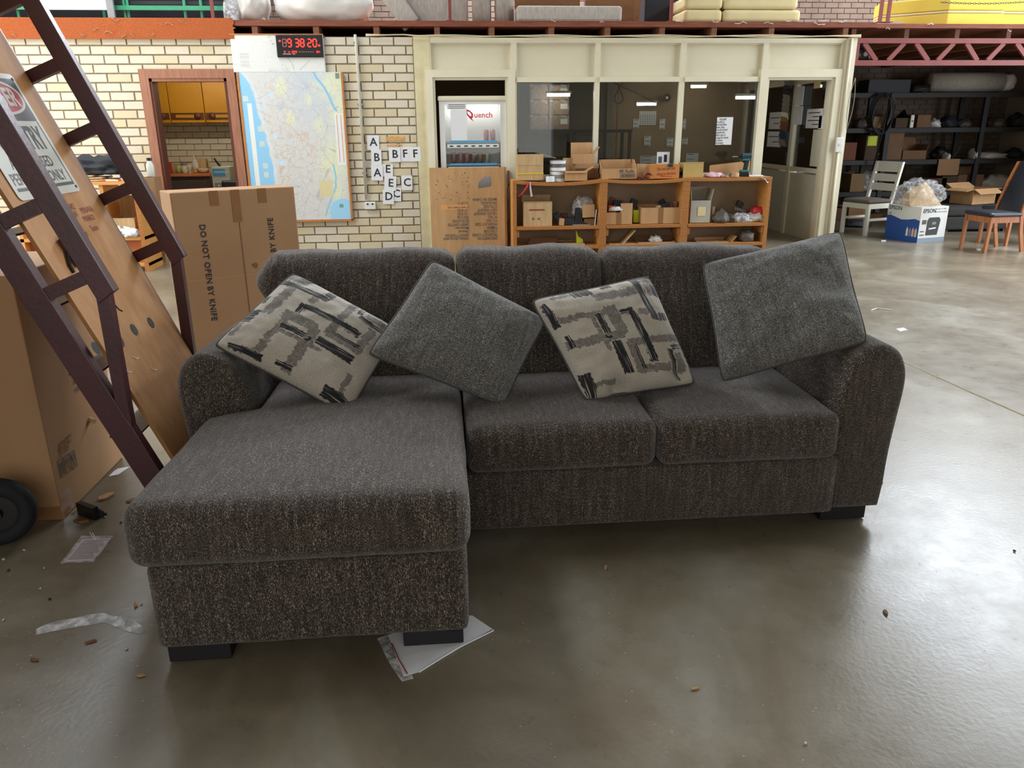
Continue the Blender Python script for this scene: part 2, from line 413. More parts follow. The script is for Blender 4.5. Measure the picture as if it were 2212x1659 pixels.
def film_mat(name, tint, white=0.25, rough=0.18):
    """clear plastic film: mostly see-through, wrinkled glossy highlights"""
    m = bpy.data.materials.new(name); m.use_nodes = True; nt = m.node_tree; MATS[name] = m; nt.nodes.clear()
    o = nd(nt, 'ShaderNodeOutputMaterial'); tr = nd(nt, 'ShaderNodeBsdfTransparent'); tr.inputs[0].default_value = tint
    pb = nd(nt, 'ShaderNodeBsdfPrincipled'); pb.inputs['Base Color'].default_value = (0.8, 0.8, 0.8, 1); pb.inputs['Roughness'].default_value = rough
    tc = nd(nt, 'ShaderNodeTexCoord'); ns = nd(nt, 'ShaderNodeTexNoise'); ns.inputs['Scale'].default_value = 22; ns.inputs['Detail'].default_value = 5
    nt.links.new(tc.outputs['Object'], ns.inputs['Vector'])
    bp = nd(nt, 'ShaderNodeBump'); bp.inputs['Strength'].default_value = 0.8; bp.inputs['Distance'].default_value = 0.02
    nt.links.new(ns.outputs['Fac'], bp.inputs['Height']); nt.links.new(bp.outputs[0], pb.inputs['Normal'])
    mr = nd(nt, 'ShaderNodeMapRange'); mr.inputs['From Min'].default_value = 0.45; mr.inputs['From Max'].default_value = 0.75
    mr.inputs['To Min'].default_value = white*0.5; mr.inputs['To Max'].default_value = min(1, white*2.2)
    nt.links.new(ns.outputs['Fac'], mr.inputs['Value'])
    mx = nd(nt, 'ShaderNodeMixShader'); nt.links.new(mr.outputs[0], mx.inputs[0])
    nt.links.new(tr.outputs[0], mx.inputs[1]); nt.links.new(pb.outputs[0], mx.inputs[2]); nt.links.new(mx.outputs[0], o.inputs[0])
film_mat('clear_film', (0.93, 0.93, 0.93, 1), 0.28)
film_mat('milky_film', (0.9, 0.9, 0.92, 1), 0.5, 0.3)

def floor_mat():
    m = bpy.data.materials.new('concrete'); m.use_nodes = True; nt = m.node_tree; MATS['concrete'] = m
    b = nt.nodes['Principled BSDF']; tc = nd(nt, 'ShaderNodeTexCoord')
    n1 = nd(nt, 'ShaderNodeTexNoise'); n1.inputs['Scale'].default_value = 1.1; n1.inputs['Detail'].default_value = 9; n1.inputs['Roughness'].default_value = 0.62; n1.inputs['Distortion'].default_value = 0.6
    n2 = nd(nt, 'ShaderNodeTexNoise'); n2.inputs['Scale'].default_value = 7.0; n2.inputs['Detail'].default_value = 8; n2.inputs['Roughness'].default_value = 0.7
    mp = nd(nt, 'ShaderNodeMapping'); mp.inputs['Scale'].default_value = (0.5, 2.0, 1); mp.inputs['Rotation'].default_value = (0, 0, 0.5)
    n3 = nd(nt, 'ShaderNodeTexNoise'); n3.inputs['Scale'].default_value = 3.0; n3.inputs['Detail'].default_value = 6
    vo = nd(nt, 'ShaderNodeTexNoise'); vo.inputs['Scale'].default_value = 60.0; vo.inputs['Detail'].default_value = 3
    for n in (n1, n2, vo): nt.links.new(tc.outputs['Object'], n.inputs['Vector'])
    nt.links.new(tc.outputs['Object'], mp.inputs['Vector']); nt.links.new(mp.outputs[0], n3.inputs['Vector'])
    r1 = nd(nt, 'ShaderNodeValToRGB'); e = r1.color_ramp.elements
    e[0].position = 0.32; e[0].color = rgb('#625848'); e[1].position = 0.68; e[1].color = rgb('#8f897c')
    x = r1.color_ramp.elements.new(0.5); x.color = rgb('#776d5b')
    nt.links.new(n1.outputs['Fac'], r1.inputs['Fac'])
    r2 = nd(nt, 'ShaderNodeMapRange'); r2.inputs['From Min'].default_value = 0.3; r2.inputs['From Max'].default_value = 0.7; r2.inputs['To Min'].default_value = 0.9; r2.inputs['To Max'].default_value = 1.07
    nt.links.new(n2.outputs['Fac'], r2.inputs['Value'])
    mx = nd(nt, 'ShaderNodeMix', data_type='RGBA', blend_type='MULTIPLY'); mx.inputs['Factor'].default_value = 1
    nt.links.new(r1.outputs[0], mx.inputs['A']); nt.links.new(r2.outputs[0], mx.inputs['B'])
    r3 = nd(nt, 'ShaderNodeMapRange'); r3.inputs['From Min'].default_value = 0.6; r3.inputs['From Max'].default_value = 0.75; r3.inputs['To Min'].default_value = 1.0; r3.inputs['To Max'].default_value = 1.12
    nt.links.new(n3.outputs['Fac'], r3.inputs['Value'])
    mx2 = nd(nt, 'ShaderNodeMix', data_type='RGBA', blend_type='MULTIPLY'); mx2.inputs['Factor'].default_value = 1
    nt.links.new(mx.outputs['Result'], mx2.inputs['A']); nt.links.new(r3.outputs[0], mx2.inputs['B'])
    nt.links.new(mx2.outputs['Result'], b.inputs['Base Color'])
    rr = nd(nt, 'ShaderNodeMapRange'); rr.inputs['From Min'].default_value = 0.3; rr.inputs['From Max'].default_value = 0.7; rr.inputs['To Min'].default_value = 0.26; rr.inputs['To Max'].default_value = 0.34
    nt.links.new(n2.outputs['Fac'], rr.inputs['Value']); nt.links.new(rr.outputs[0], b.inputs['Roughness'])
    bp = nd(nt, 'ShaderNodeBump'); bp.inputs['Strength'].default_value = 0.12; bp.inputs['Distance'].default_value = 0.004
    nt.links.new(vo.outputs['Fac'], bp.inputs['Height']); nt.links.new(bp.outputs[0], b.inputs['Normal'])
floor_mat()

def chenille(name, dark, mid, light, bands=0.35, spec=0.2):
    """dark chenille: broken vertical ribs with pale flecks"""
    m = bpy.data.materials.new(name); m.use_nodes = True; nt = m.node_tree; MATS[name] = m
    b = nt.nodes['Principled BSDF']; tc = nd(nt, 'ShaderNodeTexCoord')
    mp = nd(nt, 'ShaderNodeMapping'); mp.inputs['Scale'].default_value = (560, 190, 190)
    nt.links.new(tc.outputs['Object'], mp.inputs['Vector'])
    n1 = nd(nt, 'ShaderNodeTexNoise'); n1.inputs['Scale'].default_value = 1.0; n1.inputs['Detail'].default_value = 2.5; n1.inputs['Roughness'].default_value = 0.65
    nt.links.new(mp.outputs[0], n1.inputs['Vector'])
    mp2 = nd(nt, 'ShaderNodeMapping'); mp2.inputs['Scale'].default_value = (90, 10, 10)
    nt.links.new(tc.outputs['Object'], mp2.inputs['Vector'])
    n2 = nd(nt, 'ShaderNodeTexNoise'); n2.inputs['Scale'].default_value = 1.0; n2.inputs['Detail'].default_value = 3
    nt.links.new(mp2.outputs[0], n2.inputs['Vector'])
    ma = nd(nt, 'ShaderNodeMath', operation='MULTIPLY_ADD'); ma.inputs[1].default_value = bands; 
    nt.links.new(n2.outputs['Fac'], ma.inputs[0]); nt.links.new(n1.outputs['Fac'], ma.inputs[2])
    rp = nd(nt, 'ShaderNodeValToRGB'); e = rp.color_ramp.elements; o = bands*0.5
    e[0].position = 0.40+o; e[0].color = rgb(dark); e[1].position = 0.72+o; e[1].color = rgb(light)
    q = rp.color_ramp.elements.new(0.56+o); q.color = rgb(mid)
    nt.links.new(ma.outputs[0], rp.inputs['Fac']); nt.links.new(rp.outputs[0], b.inputs['Base Color'])
    b.inputs['Roughness'].default_value = 0.85; b.inputs['Specular IOR Level'].default_value = spec
    b.inputs['Sheen Weight'].default_value = 0.32; b.inputs['Sheen Roughness'].default_value = 0.3
    bp = nd(nt, 'ShaderNodeBump'); bp.inputs['Strength'].default_value = 1.0; bp.inputs['Distance'].default_value = 0.004
    nt.links.new(n1.outputs['Fac'], bp.inputs['Height']); nt.links.new(bp.outputs[0], b.inputs['Normal'])
chenille('sofa_fabric', '#2b2420', '#534942', '#cabdaf', 0.16)
chenille('cushion_fabric', '#434240', '#7b7974', '#d4d2cc', 0.14)

# ------------------------------------------------------------------ building shell
XL, XR, YB, YF, ZC = -6.1, 11.5, 14.2, -4.0, 6.0
fl = struct('floor', MB().box((XL-0.2, YF-0.2, -0.15), (XR+0.2, 16.0, 0)), 'concrete')
MB().tube([onZ(1952, 782, 0.0), onZ(2080, 840, 0.0), onZ(2212, 898, 0.0), onZ(2500, 1030, 0)], 0.006, 6).build('saw_cut_joint', mat('joint_filler', '#a89a7e', 0.8), fl)
# roof with skylight openings (cut as strips)
rm = MB()
xs = sorted({XL, XR}|{s[0]-s[2]/2 for s in SKY}|{s[0]+s[2]/2 for s in SKY}); ys = sorted({YF, 16.0}|{s[1]-s[3]/2 for s in SKY}|{s[1]+s[3]/2 for s in SKY})
for i in range(len(xs)-1):
    for j in range(len(ys)-1):
        cx, cy = (xs[i]+xs[i+1])/2, (ys[j]+ys[j+1])/2
        if any(abs(cx-s[0]) < s[2]/2 and abs(cy-s[1]) < s[3]/2 for s in SKY): continue
        rm.box((xs[i], ys[j], ZC), (xs[i+1], ys[j+1], ZC+0.06))
struct('ceiling', rm, 'roof_sheet')
# left wall with roller door opening Y 4.7..9.3, right wall with opening Y 3.6..8.0, front wall with an opening added for the fill light
struct('wall_left', MB().box((XL-0.15, YF, 0), (XL, 4.7, ZC)).box((XL-0.15, 9.3, 0), (XL, 16, ZC)).box((XL-0.15, 4.7, 3.7), (XL, 9.3, ZC)), 'wall_far')
struct('wall_right', MB().box((XR, YF, 0), (XR+0.15, 3.6, ZC)).box((XR, 8.0, 0), (XR+0.15, 16, ZC)).box((XR, 3.6, 4.2), (XR+0.15, 8.0, ZC)), 'wall_far')
struct('wall_front', MB().box((XL, YF-0.15, 0), (-4.4, YF, ZC)).box((3.4, YF-0.15, 0), (XR, YF, ZC)).box((-4.4, YF-0.15, 4.3), (3.4, YF, ZC)), 'wall_far')

# ------------------------------------------------------------------ brick walls
def brick_mesh(w, h, d, m):
    me = bpy.data.meshes.new('brick'); bm = bmesh.new(); bmesh.ops.create_cube(bm, size=1)
    for v in bm.verts: v.co = Vector((v.co.x*w, v.co.y*d, v.co.z*h))
    bmesh.ops.bevel(bm, geom=[e for e in bm.edges if all(v.co.y < 0 for v in e.verts)], offset=0.004, segments=1, affect='EDGES')
    bm.to_mesh(me); bm.free(); me.materials.append(MATS[m]); return me
def brick_wall(wall, x0, x1, z0, z1, Y, bw, bh, joint, m, zref, xref, holes=(), hidden=(), ylo=545, limit=290, tints=None):
    meshes = [brick_mesh(bw-joint, bh-joint, 0.05, t) for t in (tints or [m])]
    rest = MB(); n = 0; r = random.Random(3)
    k0 = math.floor((z0-zref)/bh); zz = zref+k0*bh; k = k0
    items = []
    while zz < z1-0.02:
        a, bq = max(zz, z0), min(zz+bh, z1)
        off = xref + (bw/2 if k % 2 else 0); i = math.floor((x0-off)/bw)
        while off+i*bw < x1:
            xa, xb = max(off+i*bw, x0), min(off+(i+1)*bw, x1)
            segs = [(xa, xb)]
            for hx0, hx1, hz0, hz1 in holes:
                if bq-0.02 > hz0 and a+0.02 < hz1:
                    ns = []
                    for p, q in segs:
                        if q <= hx0 or p >= hx1: ns.append((p, q)); continue
                        if p < hx0: ns.append((p, hx0))
                        if q > hx1: ns.append((hx1, q))
                    segs = ns
            for p, q in segs:
                if q-p > 0.04 and bq-a > 0.02: items.append((p, q, a, bq))
            i += 1
        zz += bh; k += 1
    for p, q, a, bq in items:
        cx, cz = (p+q)/2, (a+bq)/2; px, py = proj((cx, Y, cz)); jit = r.uniform(-0.002, 0.002)
        vis = -30 < px < 2242 and -15 < py < ylo and not any(h[0] < px < h[2] and h[1] < py < h[3] for h in hidden)
        if vis and n < limit:
            o = bpy.data.objects.new('brick', meshes[r.randrange(len(meshes))]); COL.objects.link(o); o.parent = wall
            o.location = Vector((cx, Y+0.025+jit, cz))-WL[wall.name]
            o.scale = ((q-p-joint)/(bw-joint), 1, (bq-a-joint)/(bh-joint)); n += 1
        else: rest.box((p+joint/2, Y+jit, a+joint/2), (q-joint/2, Y+0.05, bq-joint/2))
    if rest.v:
        rest.build('brick', m, wall, kind='stuff')
    return n
mat('brick_cream2', '#d2c3a2', 0.75, col2='#c9bb9c', scale=3, bump=0.25, bscale=60)
mat('brick_cream3', '#dbd0b6', 0.75, col2='#cfc4aa', scale=3, bump=0.25, bscale=60)
DX0, DX1, DZ = -3.44, -2.44, 2.13
wb = struct('wall_back', MB().box((XL, 10.012, 0), (DX0, 10.12, 2.53)).box((DX1, 10.012, 0), (-0.29, 10.12, 2.53)).box((DX0, 10.012, DZ), (DX1, 10.12, 2.53)), 'mortar')
brick_wall(wb, XL, -0.29, 0, 2.53, 10.0, 0.2775, 0.1, 0.015, 'brick_cream', 2.432-30*0.1, -4.679, holes=[(DX0, DX1, 0, DZ)],
           hidden=[(520, 165, 755, 470), (512, 88, 690, 152), (355, 410, 640, 760), (0, 480, 200, 1000)], tints=['brick_cream', 'brick_cream', 'brick_cream2', 'brick_cream3'])
# rear wall of the kitchen, and of the storage bay with the wall above the mezzanine
wk = struct('wall_kitchen', MB().box((-5.0, 12.812, 0), (-2.0, 12.9, 2.53)), 'mortar')
brick_wall(wk, -5.0, -2.0, 0, 2.5, 12.8, 0.245, 0.089, 0.008, 'brick_white', 0.05, -4.9, ylo=402, hidden=[(320, 175, 500, 258), (0, 0, 300, 500), (520, 0, 900, 500)], limit=120)
struct('wall_kitchen_side', MB().box((-2.1, 10.15, 0), (-2.0, 12.8, 2.5)).box((-5.0, 10.15, 0), (-4.9, 12.8, 2.5)), 'paint_inner')
zt2b = onY(2000, 52, 10).z-0.24
wr = struct('wall_storage', MB().box((XL, YB+0.012, 0), (XR, YB+0.12, ZC)), 'mortar_dark')
brick_wall(wr, XL, XR, 0, 4.0, YB, 0.235, 0.088, 0.012, 'brick_plain', 0.0, 0.03, ylo=480,
           hidden=[(-100, 45, 1640, 600), (-100, -100, 1715, 60), (1540, 46, 2300, 215), (1920, -20, 2300, 30), (1640, 375, 2300, 600)], limit=290)
struct('wall_bay_blocker', MB().box((10.4, 10.05, 0), (10.5, YB, zt2b)), 'wall_far')  # unseen wall added to keep the right door light out of the bay
# rendered pilaster at the end of the brick wall
struct('trim_1', MB().box((-0.29, 9.985, 0), (-0.10, 10.12, 2.53)), 'render_cream')

# ------------------------------------------------------------------ mezzanine
mz = thing('mezzanine', 'timber mezzanine floor running over the brick wall and office', 'mezzanine', (2, 10, 2.53))
zt, ze = 2.70, 2.64
XM = onY(1893, 48, 10).x
MB().box((XL+.01, 9.97, ze), (XM, YB-.006, zt)).build('deck', 'timber_red_h', mz)
zt2 = onY(2000, 52, 10).z; 
MB().box((XM, 9.97, zt2-0.05), (XR-.01, YB-.006, zt2)).build('deck', 'timber_red_h', mz)
for px in (551, 683, 813, 944, 1062, 1191, 1312, 1430, 1542, 1666, 1826):
    X = onY(px, 66, 10).x
    MB().box((X-0.033, 9.985, 2.535), (X+0.033, YB-.006, ze)).build('joist', 'timber_red', mz)
for px in (1850, 1965, 2075, 2187, 2300):
    X = onY(px, 70, 10).x
    MB().box((X-0.03, 10.06, zt2-0.22), (X+0.03, YB-.006, zt2-0.05)).build('joist', 'timber_red', mz)
# chipboard fascia with a torn right end
xa, xb = XL+.01, onY(503, 60, 9.96).x
zf0, zf1 = onY(250, 84, 9.95).z, onY(250, 38, 9.95).z
rag = [(xb+0.05*mnoise.noise(Vector((0, 0, t*23.0)))+0.01, zf0+(zf1-zf0)*t) for t in np.linspace(0, 1, 14)]
poly = [(xa, 9.95, zf0)]+[(x, 9.95, z) for x, z in rag]+[(xa, 9.95, zf1)]
MB().prism(poly, (0, 0.02, 0)).build('fascia_board', 'chipboard', mz)
MB().box((onY(502, 60, 9.97).x-0.02, 9.965, 2.515), (onY(700, 66, 9.97).x, 9.985, 2.535)).build('edge_batten', 'timber_red_h', mz)
for i, (px, py, w) in enumerate([(30, 76, .05), (180, 75, .06), (208, 62, .08), (235, 70, .09), (250, 43, .08), (268, 78, .05), (365, 52, .09), (390, 45, .06), (330, 75, .04), (75, 43, .04), (285, 76, .05)]):
    p = onY(px, py, 9.94)
    pts = [p+Vector((t*w-w/2, -0.004, 0.012*math.sin(t*5+i*2)+.012*mnoise.noise(Vector((t*4, i*3.3, 0))))) for t in np.linspace(0, 1, 12)]
    o = MB().tube(pts, [0.002+0.007*abs(mnoise.noise(Vector((k*.8, i*2.1, 5)))) for k in range(12)], 6).build('lint', 'lint', mz, smooth=True)
for i, (px, py, w) in enumerate([(1470, 46, .05), (1545, 47, .09), (1600, 49, .16), (1660, 50, .12), (1770, 52, .14), (1820, 47, .1), (1918, 62, .05), (1700, 45, .1), (1780, 45, .12), (1300, 47, .05), (1195, 45, .06), (855, 41, .04), (570, 41, .04), (2180, 66, .05), (1890, 46, .06), (2010, 52, .08)]):
    p = onY(px, py, 9.955)
    pts = [p+Vector((t*w-w/2, -0.004, 0.008*math.sin(t*5+i*2)+.014*mnoise.noise(Vector((t*4, i*3.3, 9))))) for t in np.linspace(0, 1, 12)]
    MB().tube(pts, [0.002+0.007*abs(mnoise.noise(Vector((k*.8, i*2.1, 7)))) for k in range(12)], 6).build('lint', 'lint_white', mz, smooth=True)
# cream cables sagging along the mezzanine edge
for c in range(3):
    cp = []
    for k in range(40):
        px = 790+ (1860-790)*k/39
        p = onY(px, 77+1.6*math.sin(k*0.75+c*1.3)+c*1.2-(3 if k < 4 else 0), 9.93-0.008*c); cp.append(p)
    tag(MB().tube(cp, 0.006, 6).build('cable', 'cable', smooth=True), ['upper', 'middle', 'lowest'][c]+' cream cable of the three strung under the mezzanine edge', 'cable', 'cables under the mezzanine')

# ------------------------------------------------------------------ red steel truss over the storage bay
tr = thing('steel_truss', 'red painted steel lattice truss above the dark storage bay', 'truss', (7, 10, 2.2))
tx0 = onY(1844, 110, 9.98).x
def chord(y0, y1, nm):
    a, b = onY(1950, y0, 9.98).z, onY(1950, y1, 9.98).z
    MB().box((tx0, 9.95, b), (XR, 10.0, a)).build(nm, 'steel_red', tr); return a, b
ct = chord(83, 94, 'top_chord'); cb = chord(130.5, 142, 'bottom_chord')
MB().box((tx0, 9.955, cb[0]), (tx0+0.06, 9.995, ct[1])).build('end_post', 'steel_red', tr)
for (a, b) in ((1866, 1892), (1953, 1917), (1978, 2004), (2060, 2024), (2087, 2110), (2168, 2132), (2195, 2222), (2280, 2245)):
    pa, pb = onY(a, 94, 9.975), onY(b, 131, 9.975)
    MB().bar((pa.x, 9.975, ct[1]+0.005), (pb.x, 9.975, cb[0]-0.005), 0.035, 0.055, up=(1, 0, 0)).build('diagonal', 'steel_red', tr)
# ------------------------------------------------------------------ office partition
YO = 9.99
def X(px, py=130, Y=YO): return onY(px, py, Y).x
def Z(py, px=1380, Y=YO): return onY(px, py, Y).z
zt_o = Z(82)
ox0, ox1 = X(925), X(1824)
wo = struct('wall_office', MB().box((ox0, YO, Z(93)), (ox1, YO+0.09, zt_o)), 'paint_cream')
zP0, zPd = Z(166), Z(150)
bays = [(931, 1104, zPd), (1116, 1286, zP0), (1297, 1470, zP0), (1482, 1648, zP0), (1659, 1817, zPd)]
for a, b, zb in bays:
    MB().box((X(a), YO+0.045, zb), (X(b), YO+0.07, Z(93))).build('fascia_panel', 'paint_panel', wo)
    MB().box((X(a), YO+0.03, Z(93)-0.015), (X(b), YO+0.045, Z(93))).build('bead', 'paint_cream', wo)
for a, b in ((1286, 1297), (1470, 1482)):
    MB().box((X(a), YO, 0), (X(b), YO+0.09, Z(93))).build('mullion', 'paint_cream', wo)
MB().box((X(1104), YO, 0), (X(1116), YO+0.09, Z(93))).build('mullion', 'paint_cream', wo)
MB().box((X(1648), YO, 0), (X(1659), YO+0.09, Z(93))).build('mullion', 'paint_cream', wo)
MB().box((ox0, YO, zPd), (X(931), YO+0.09, Z(93))).build('mullion', 'paint_cream', wo)
MB().box((X(1817), YO, 0), (ox1, YO+0.09, Z(93))).build('mullion', 'paint_cream', wo)
zs = 0.93
for i, (a, b) in enumerate(((1116, 1286), (1297, 1470), (1482, 1648))):
    wn = struct('window_%d' % (i+1), MB().box((X(a), YO-0.012, Z(177)), (X(b), YO+0.09, Z(166))).box((X(a), YO-0.012, zs-0.06), (X(b), YO+0.09, zs)), 'paint_cream')
    MB().box((X(a)-0.004, YO+0.05, zs), (X(b)+0.004, YO+0.056, Z(177))).build('pane', 'window_glass', wn)
    MB().box((X(a), YO+0.05, 0), (X(b), YO+0.07, zs-0.06)).build('lower_panel', 'paint_panel', wn)
# left doorway (the drinks machine stands in it) and right doorway
def frame(n, x0, x1, w, zt):
    m = MB()
    m.box((x0, YO-0.03, 0), (x0+w, YO+0.10, zt)); m.box((x1-w, YO-0.03, 0), (x1, YO+0.10, zt)); m.box((x0+w, YO-0.03, zt-w), (x1-w, YO+0.10, zt))
    d = struct(n, m, 'paint_cream')
    i = 0.03
    MB().box((x0+w, YO-0.005, 0), (x0+w+i, YO+0.10, zt-w)).build('jamb_stop', 'paint_cream', d)
    MB().box((x1-w-i, YO-0.005, 0), (x1-w, YO+0.10, zt-w)).build('jamb_stop', 'paint_cream', d)
    MB().box((x0+w+i, YO-0.005, zt-w-i), (x1-w-i, YO+0.10, zt-w)).build('head_stop', 'paint_cream', d)
    return d
frame('door_2', X(917), X(1112), 0.085, Z(150))
frame('door_3', X(1645), X(1824), 0.095, Z(150))
# end post, conduit and switch of the partition
xq = X(1824)
struct('trim_2', MB().box((xq, YO-0.05, 0), (X(1843), YO+0.12, zt_o)), 'paint_cream')
sw = thing('light_switch', 'cream light switch on a conduit at the office corner post', 'light switch', (X(1833), YO-0.06, Z(312, 1815)))
c = onY(1812, 312, YO-0.06)
MB().box((c.x-0.045, YO-0.085, c.z-0.095), (c.x+0.045, YO-0.05, c.z+0.085)).build('switch_plate', 'white_plastic', sw, bevel=0.006)
MB().tube([(c.x+0.005, YO-0.065, c.z+0.085), (c.x+0.005, YO-0.065, zt_o-.01)], 0.013, 8).build('conduit', 'paint_cream', sw, smooth=True)
MB().cyl((c.x, YO-0.092, c.z), (c.x, YO-0.084, c.z), 0.016, n=14).build('rocker', 'paint_cream', sw)
MB().tube([(c.x+0.005, YO-0.065, c.z-0.095), (c.x+0.005, YO-0.065, 0.02)], 0.014, 8).build('conduit', 'paint_cream', sw, smooth=True)
# loop of string hanging from the post
p0 = onY(1846, 168, 9.9)
lp = [p0+Vector((0.01, 0, 0))+Vector((-0.035*math.sin(t*math.pi*2)-0.03*t0, 0, -0.62*t0)) for t, t0 in [(k/24, 1-abs(1-k/12)) for k in range(25)]]
tag(MB().tube(lp, 0.004, 6).build('string_loop', 'cord', smooth=True), 'loop of thin string hanging at the office corner post', 'string')
# bell gong behind the truss
g = onY(1862, 118, 10.12)
bl = thing('alarm_bell', 'round black alarm bell with pale centre behind the red truss', 'bell', g-Vector((0, 0, 0.13)))
MB().lathe([(0.02, -0.09), (0.09, -0.085), (0.125, -0.05), (0.135, 0.0), (0.12, 0.01)], g, 24, 'y').build('gong', mat('bell_black', '#26262a', .25, var=.05, coat=.5), bl, smooth=True)
MB().lathe([(0.026, -0.012), (0.03, 0.0)], g+Vector((0, -0.09, 0)), 14, 'y').build('cap_nut', 'white_plastic', bl)
MB().box((g.x-0.05, g.y+0.01, g.z-0.04), (g.x+0.05, g.y+0.05, g.z+0.17)).build('bracket', 'steel_dark', bl)

# office interior
XE = 4.98
struct('wall_office_rear', MB().box((ox0, 13.0, 0), (XE, 13.1, 2.53)), 'tan_board')
struct('wall_office_left', MB().box((-0.1, 10.1, 0), (ox0+0.02, 13.05, 2.53)), 'tan_board')
struct('ceiling_office', MB().box((ox0, 10.09, 2.50), (XE+0.1, 13.05, 2.528)), 'paint_inner')
# grey store cupboard side behind the first window (dark divider)
dv = thing('store_divider', 'dark grey divider wall behind the left office window', 'divider', (1.9, 11.6, 0))
MB().box((1.02, 12.2, 0), (2.55, 12.25, 2.45)).build('divider_board', mat('divider_grey', '#6b6558', .8, var=.06), dv)
MB().box((2.52, 12.18, 0), (2.60, 12.27, 2.45)).build('divider_post', 'grey_wall', dv)
# half glazed end wall
we = struct('wall_office_end', MB().box((XE, 10.1, 0), (XE+0.06, 13.0, 0.86)), 'paint_inner')
zr0 = onX(1772, 376, XE).z; zr1 = onX(1772, 366, XE).z; zh = onX(1798, 170, XE).z
MB().box((XE-0.02, 10.1, zr0), (XE+0.08, 13.0, zr1)).build('middle_rail', 'paint_cream', we)
MB().box((XE-0.02, 10.1, zh-0.02), (XE+0.08, 13.0, zh+0.06)).build('head_rail', 'paint_cream', we)
MB().box((XE, 10.1, zh+0.06), (XE+0.06, 13.0, 2.5)).build('upper_panel', 'paint_inner', we)
yposts = [10.13, onX(1717, 250, XE).y, onX(1583, 250, XE).y, 12.95]
for yp in yposts: MB().box((XE-0.03, yp-0.05, 0), (XE+0.09, yp+0.05, zh)).build('stile', 'paint_cream', we)
for ya, yb2 in zip(yposts[:-1], yposts[1:]):
    MB().box((XE+0.02, ya+0.05, zr1), (XE+0.026, yb2-0.05, zh-0.02)).build('pane', 'window_glass', we)
# notices and other papers inside the office
def sheet(name, label, cat, px0, py0, px1, py1, Y, m='white_paper', tilt=0.0, lines=0, group=None, t=0.003):
    a, b = onY(px0, py1, Y), onY(px1, py0, Y); cxx, czz = (a.x+b.x)/2, (a.z+b.z)/2; hw, hh = (b.x-a.x)/2, (b.z-a.z)/2
    ax = Vector((math.cos(tilt), 0, math.sin(tilt))); az = Vector((-math.sin(tilt), 0, math.cos(tilt)))
    o = MB().obox((cxx, Y, czz), ax*hw, (0, t/2, 0), az*hh).build(name, m)
    tag(o, label, cat, group)
    if lines:
        mm = MB(); r = random.Random(int(px0*7+py0))
        for k in range(lines):
            zz = hh*0.8-2*hh*0.82*k/max(1, lines-1); l0 = -hw*0.8; l1 = hw*r.uniform(0.1, 0.8)
            c = Vector((cxx, Y-t/2-0.001, czz))+az*zz+ax*(l0+l1)/2
            mm.obox(c, ax*(l1-l0)/2, (0, 0.0005, 0), az*0.004)
        mm.build('handwriting', 'ink', o)
    return o
YW = 12.98
cal_o = sheet('wall_calendar', 'white wall calendar on the tan board inside the office', 'calendar', 1380, 240, 1418, 270, YW)
mm = MB()
for i in range(5):
    for j in range(7):
        p = onY(1384+j*4.9, 249+i*4.2, YW-0.004); mm.box((p.x-0.008, p.y-0.001, p.z-0.006), (p.x+0.008, p.y, p.z+0.006))
mm.build('date_grid', 'ink_soft', cal_o)
k = 0
where = ['left of the calendar', 'right of the calendar', 'below the calendar', 'lower right of the calendar', 'right of the middle mullion', 'low down right of the middle mullion']
for (a, b, c, d) in ((1367, 257, 1381, 277), (1424, 257, 1437, 279), (1391, 294, 1406, 315), (1440, 298, 1455, 317), (1470, 257, 1482, 279), (1473, 298, 1486, 312)):
    sheet('notice', 'small white notice on the office board, '+where[k], 'notice', a, b, c, d, YW, group='notices on the office board', lines=3); k += 1
sheet('clipboard_sheet', 'pale blue sheets clipped low on the board behind the tray carton', 'paper', 1382, 336, 1418, 355, 12.996, 'white_paper', lines=3)
sheet('clipboard_sheet', 'pale blue sheet low on the board behind the tan box', 'paper', 1481, 331, 1509, 356, 12.996, 'white_paper', lines=3)
pc = sheet('picture_card', 'white card with small dark pictures standing behind the orange box', 'card', 1418, 328, 1447, 356, YO+.046)
a, b = onY(1422, 352, YO+.043), onY(1430, 338, YO+.043); MB().box((a.x, YO+.042, a.z), (b.x, YO+.0445, b.z)).build('printed_picture', 'bag_dark', pc)
a, b = onY(1434, 350, YO+.043), onY(1441, 334, YO+.043); MB().box((a.x, YO+.042, a.z), (b.x, YO+.0445, b.z)).build('printed_picture', 'black_paint', pc)
# handwritten notice taped on the third pane
nt_ = sheet('handwritten_notice', 'white handwritten notice taped to the third office pane', 'notice', 1545, 253, 1584, 313, YO+0.045)
pa = onY(1546.5, 259, YO+0.04)
for i, s in enumerate(["Rule #69", "if a sofa or", "arm has fallen", "down, they", "must be turned", "smooth and", "left in seat or", "lounge for transit", "to ensure", "that means", "every sofa!!!"]):
    text(nt_, s, 0.040, (pa.x+(0.05 if i == 0 else 0.012), YO+0.0405, pa.z-0.006-0.0318*i), (1, 0, 0.02), (0, 0, 1), 'ink', bold=0.0002, sx=0.60)
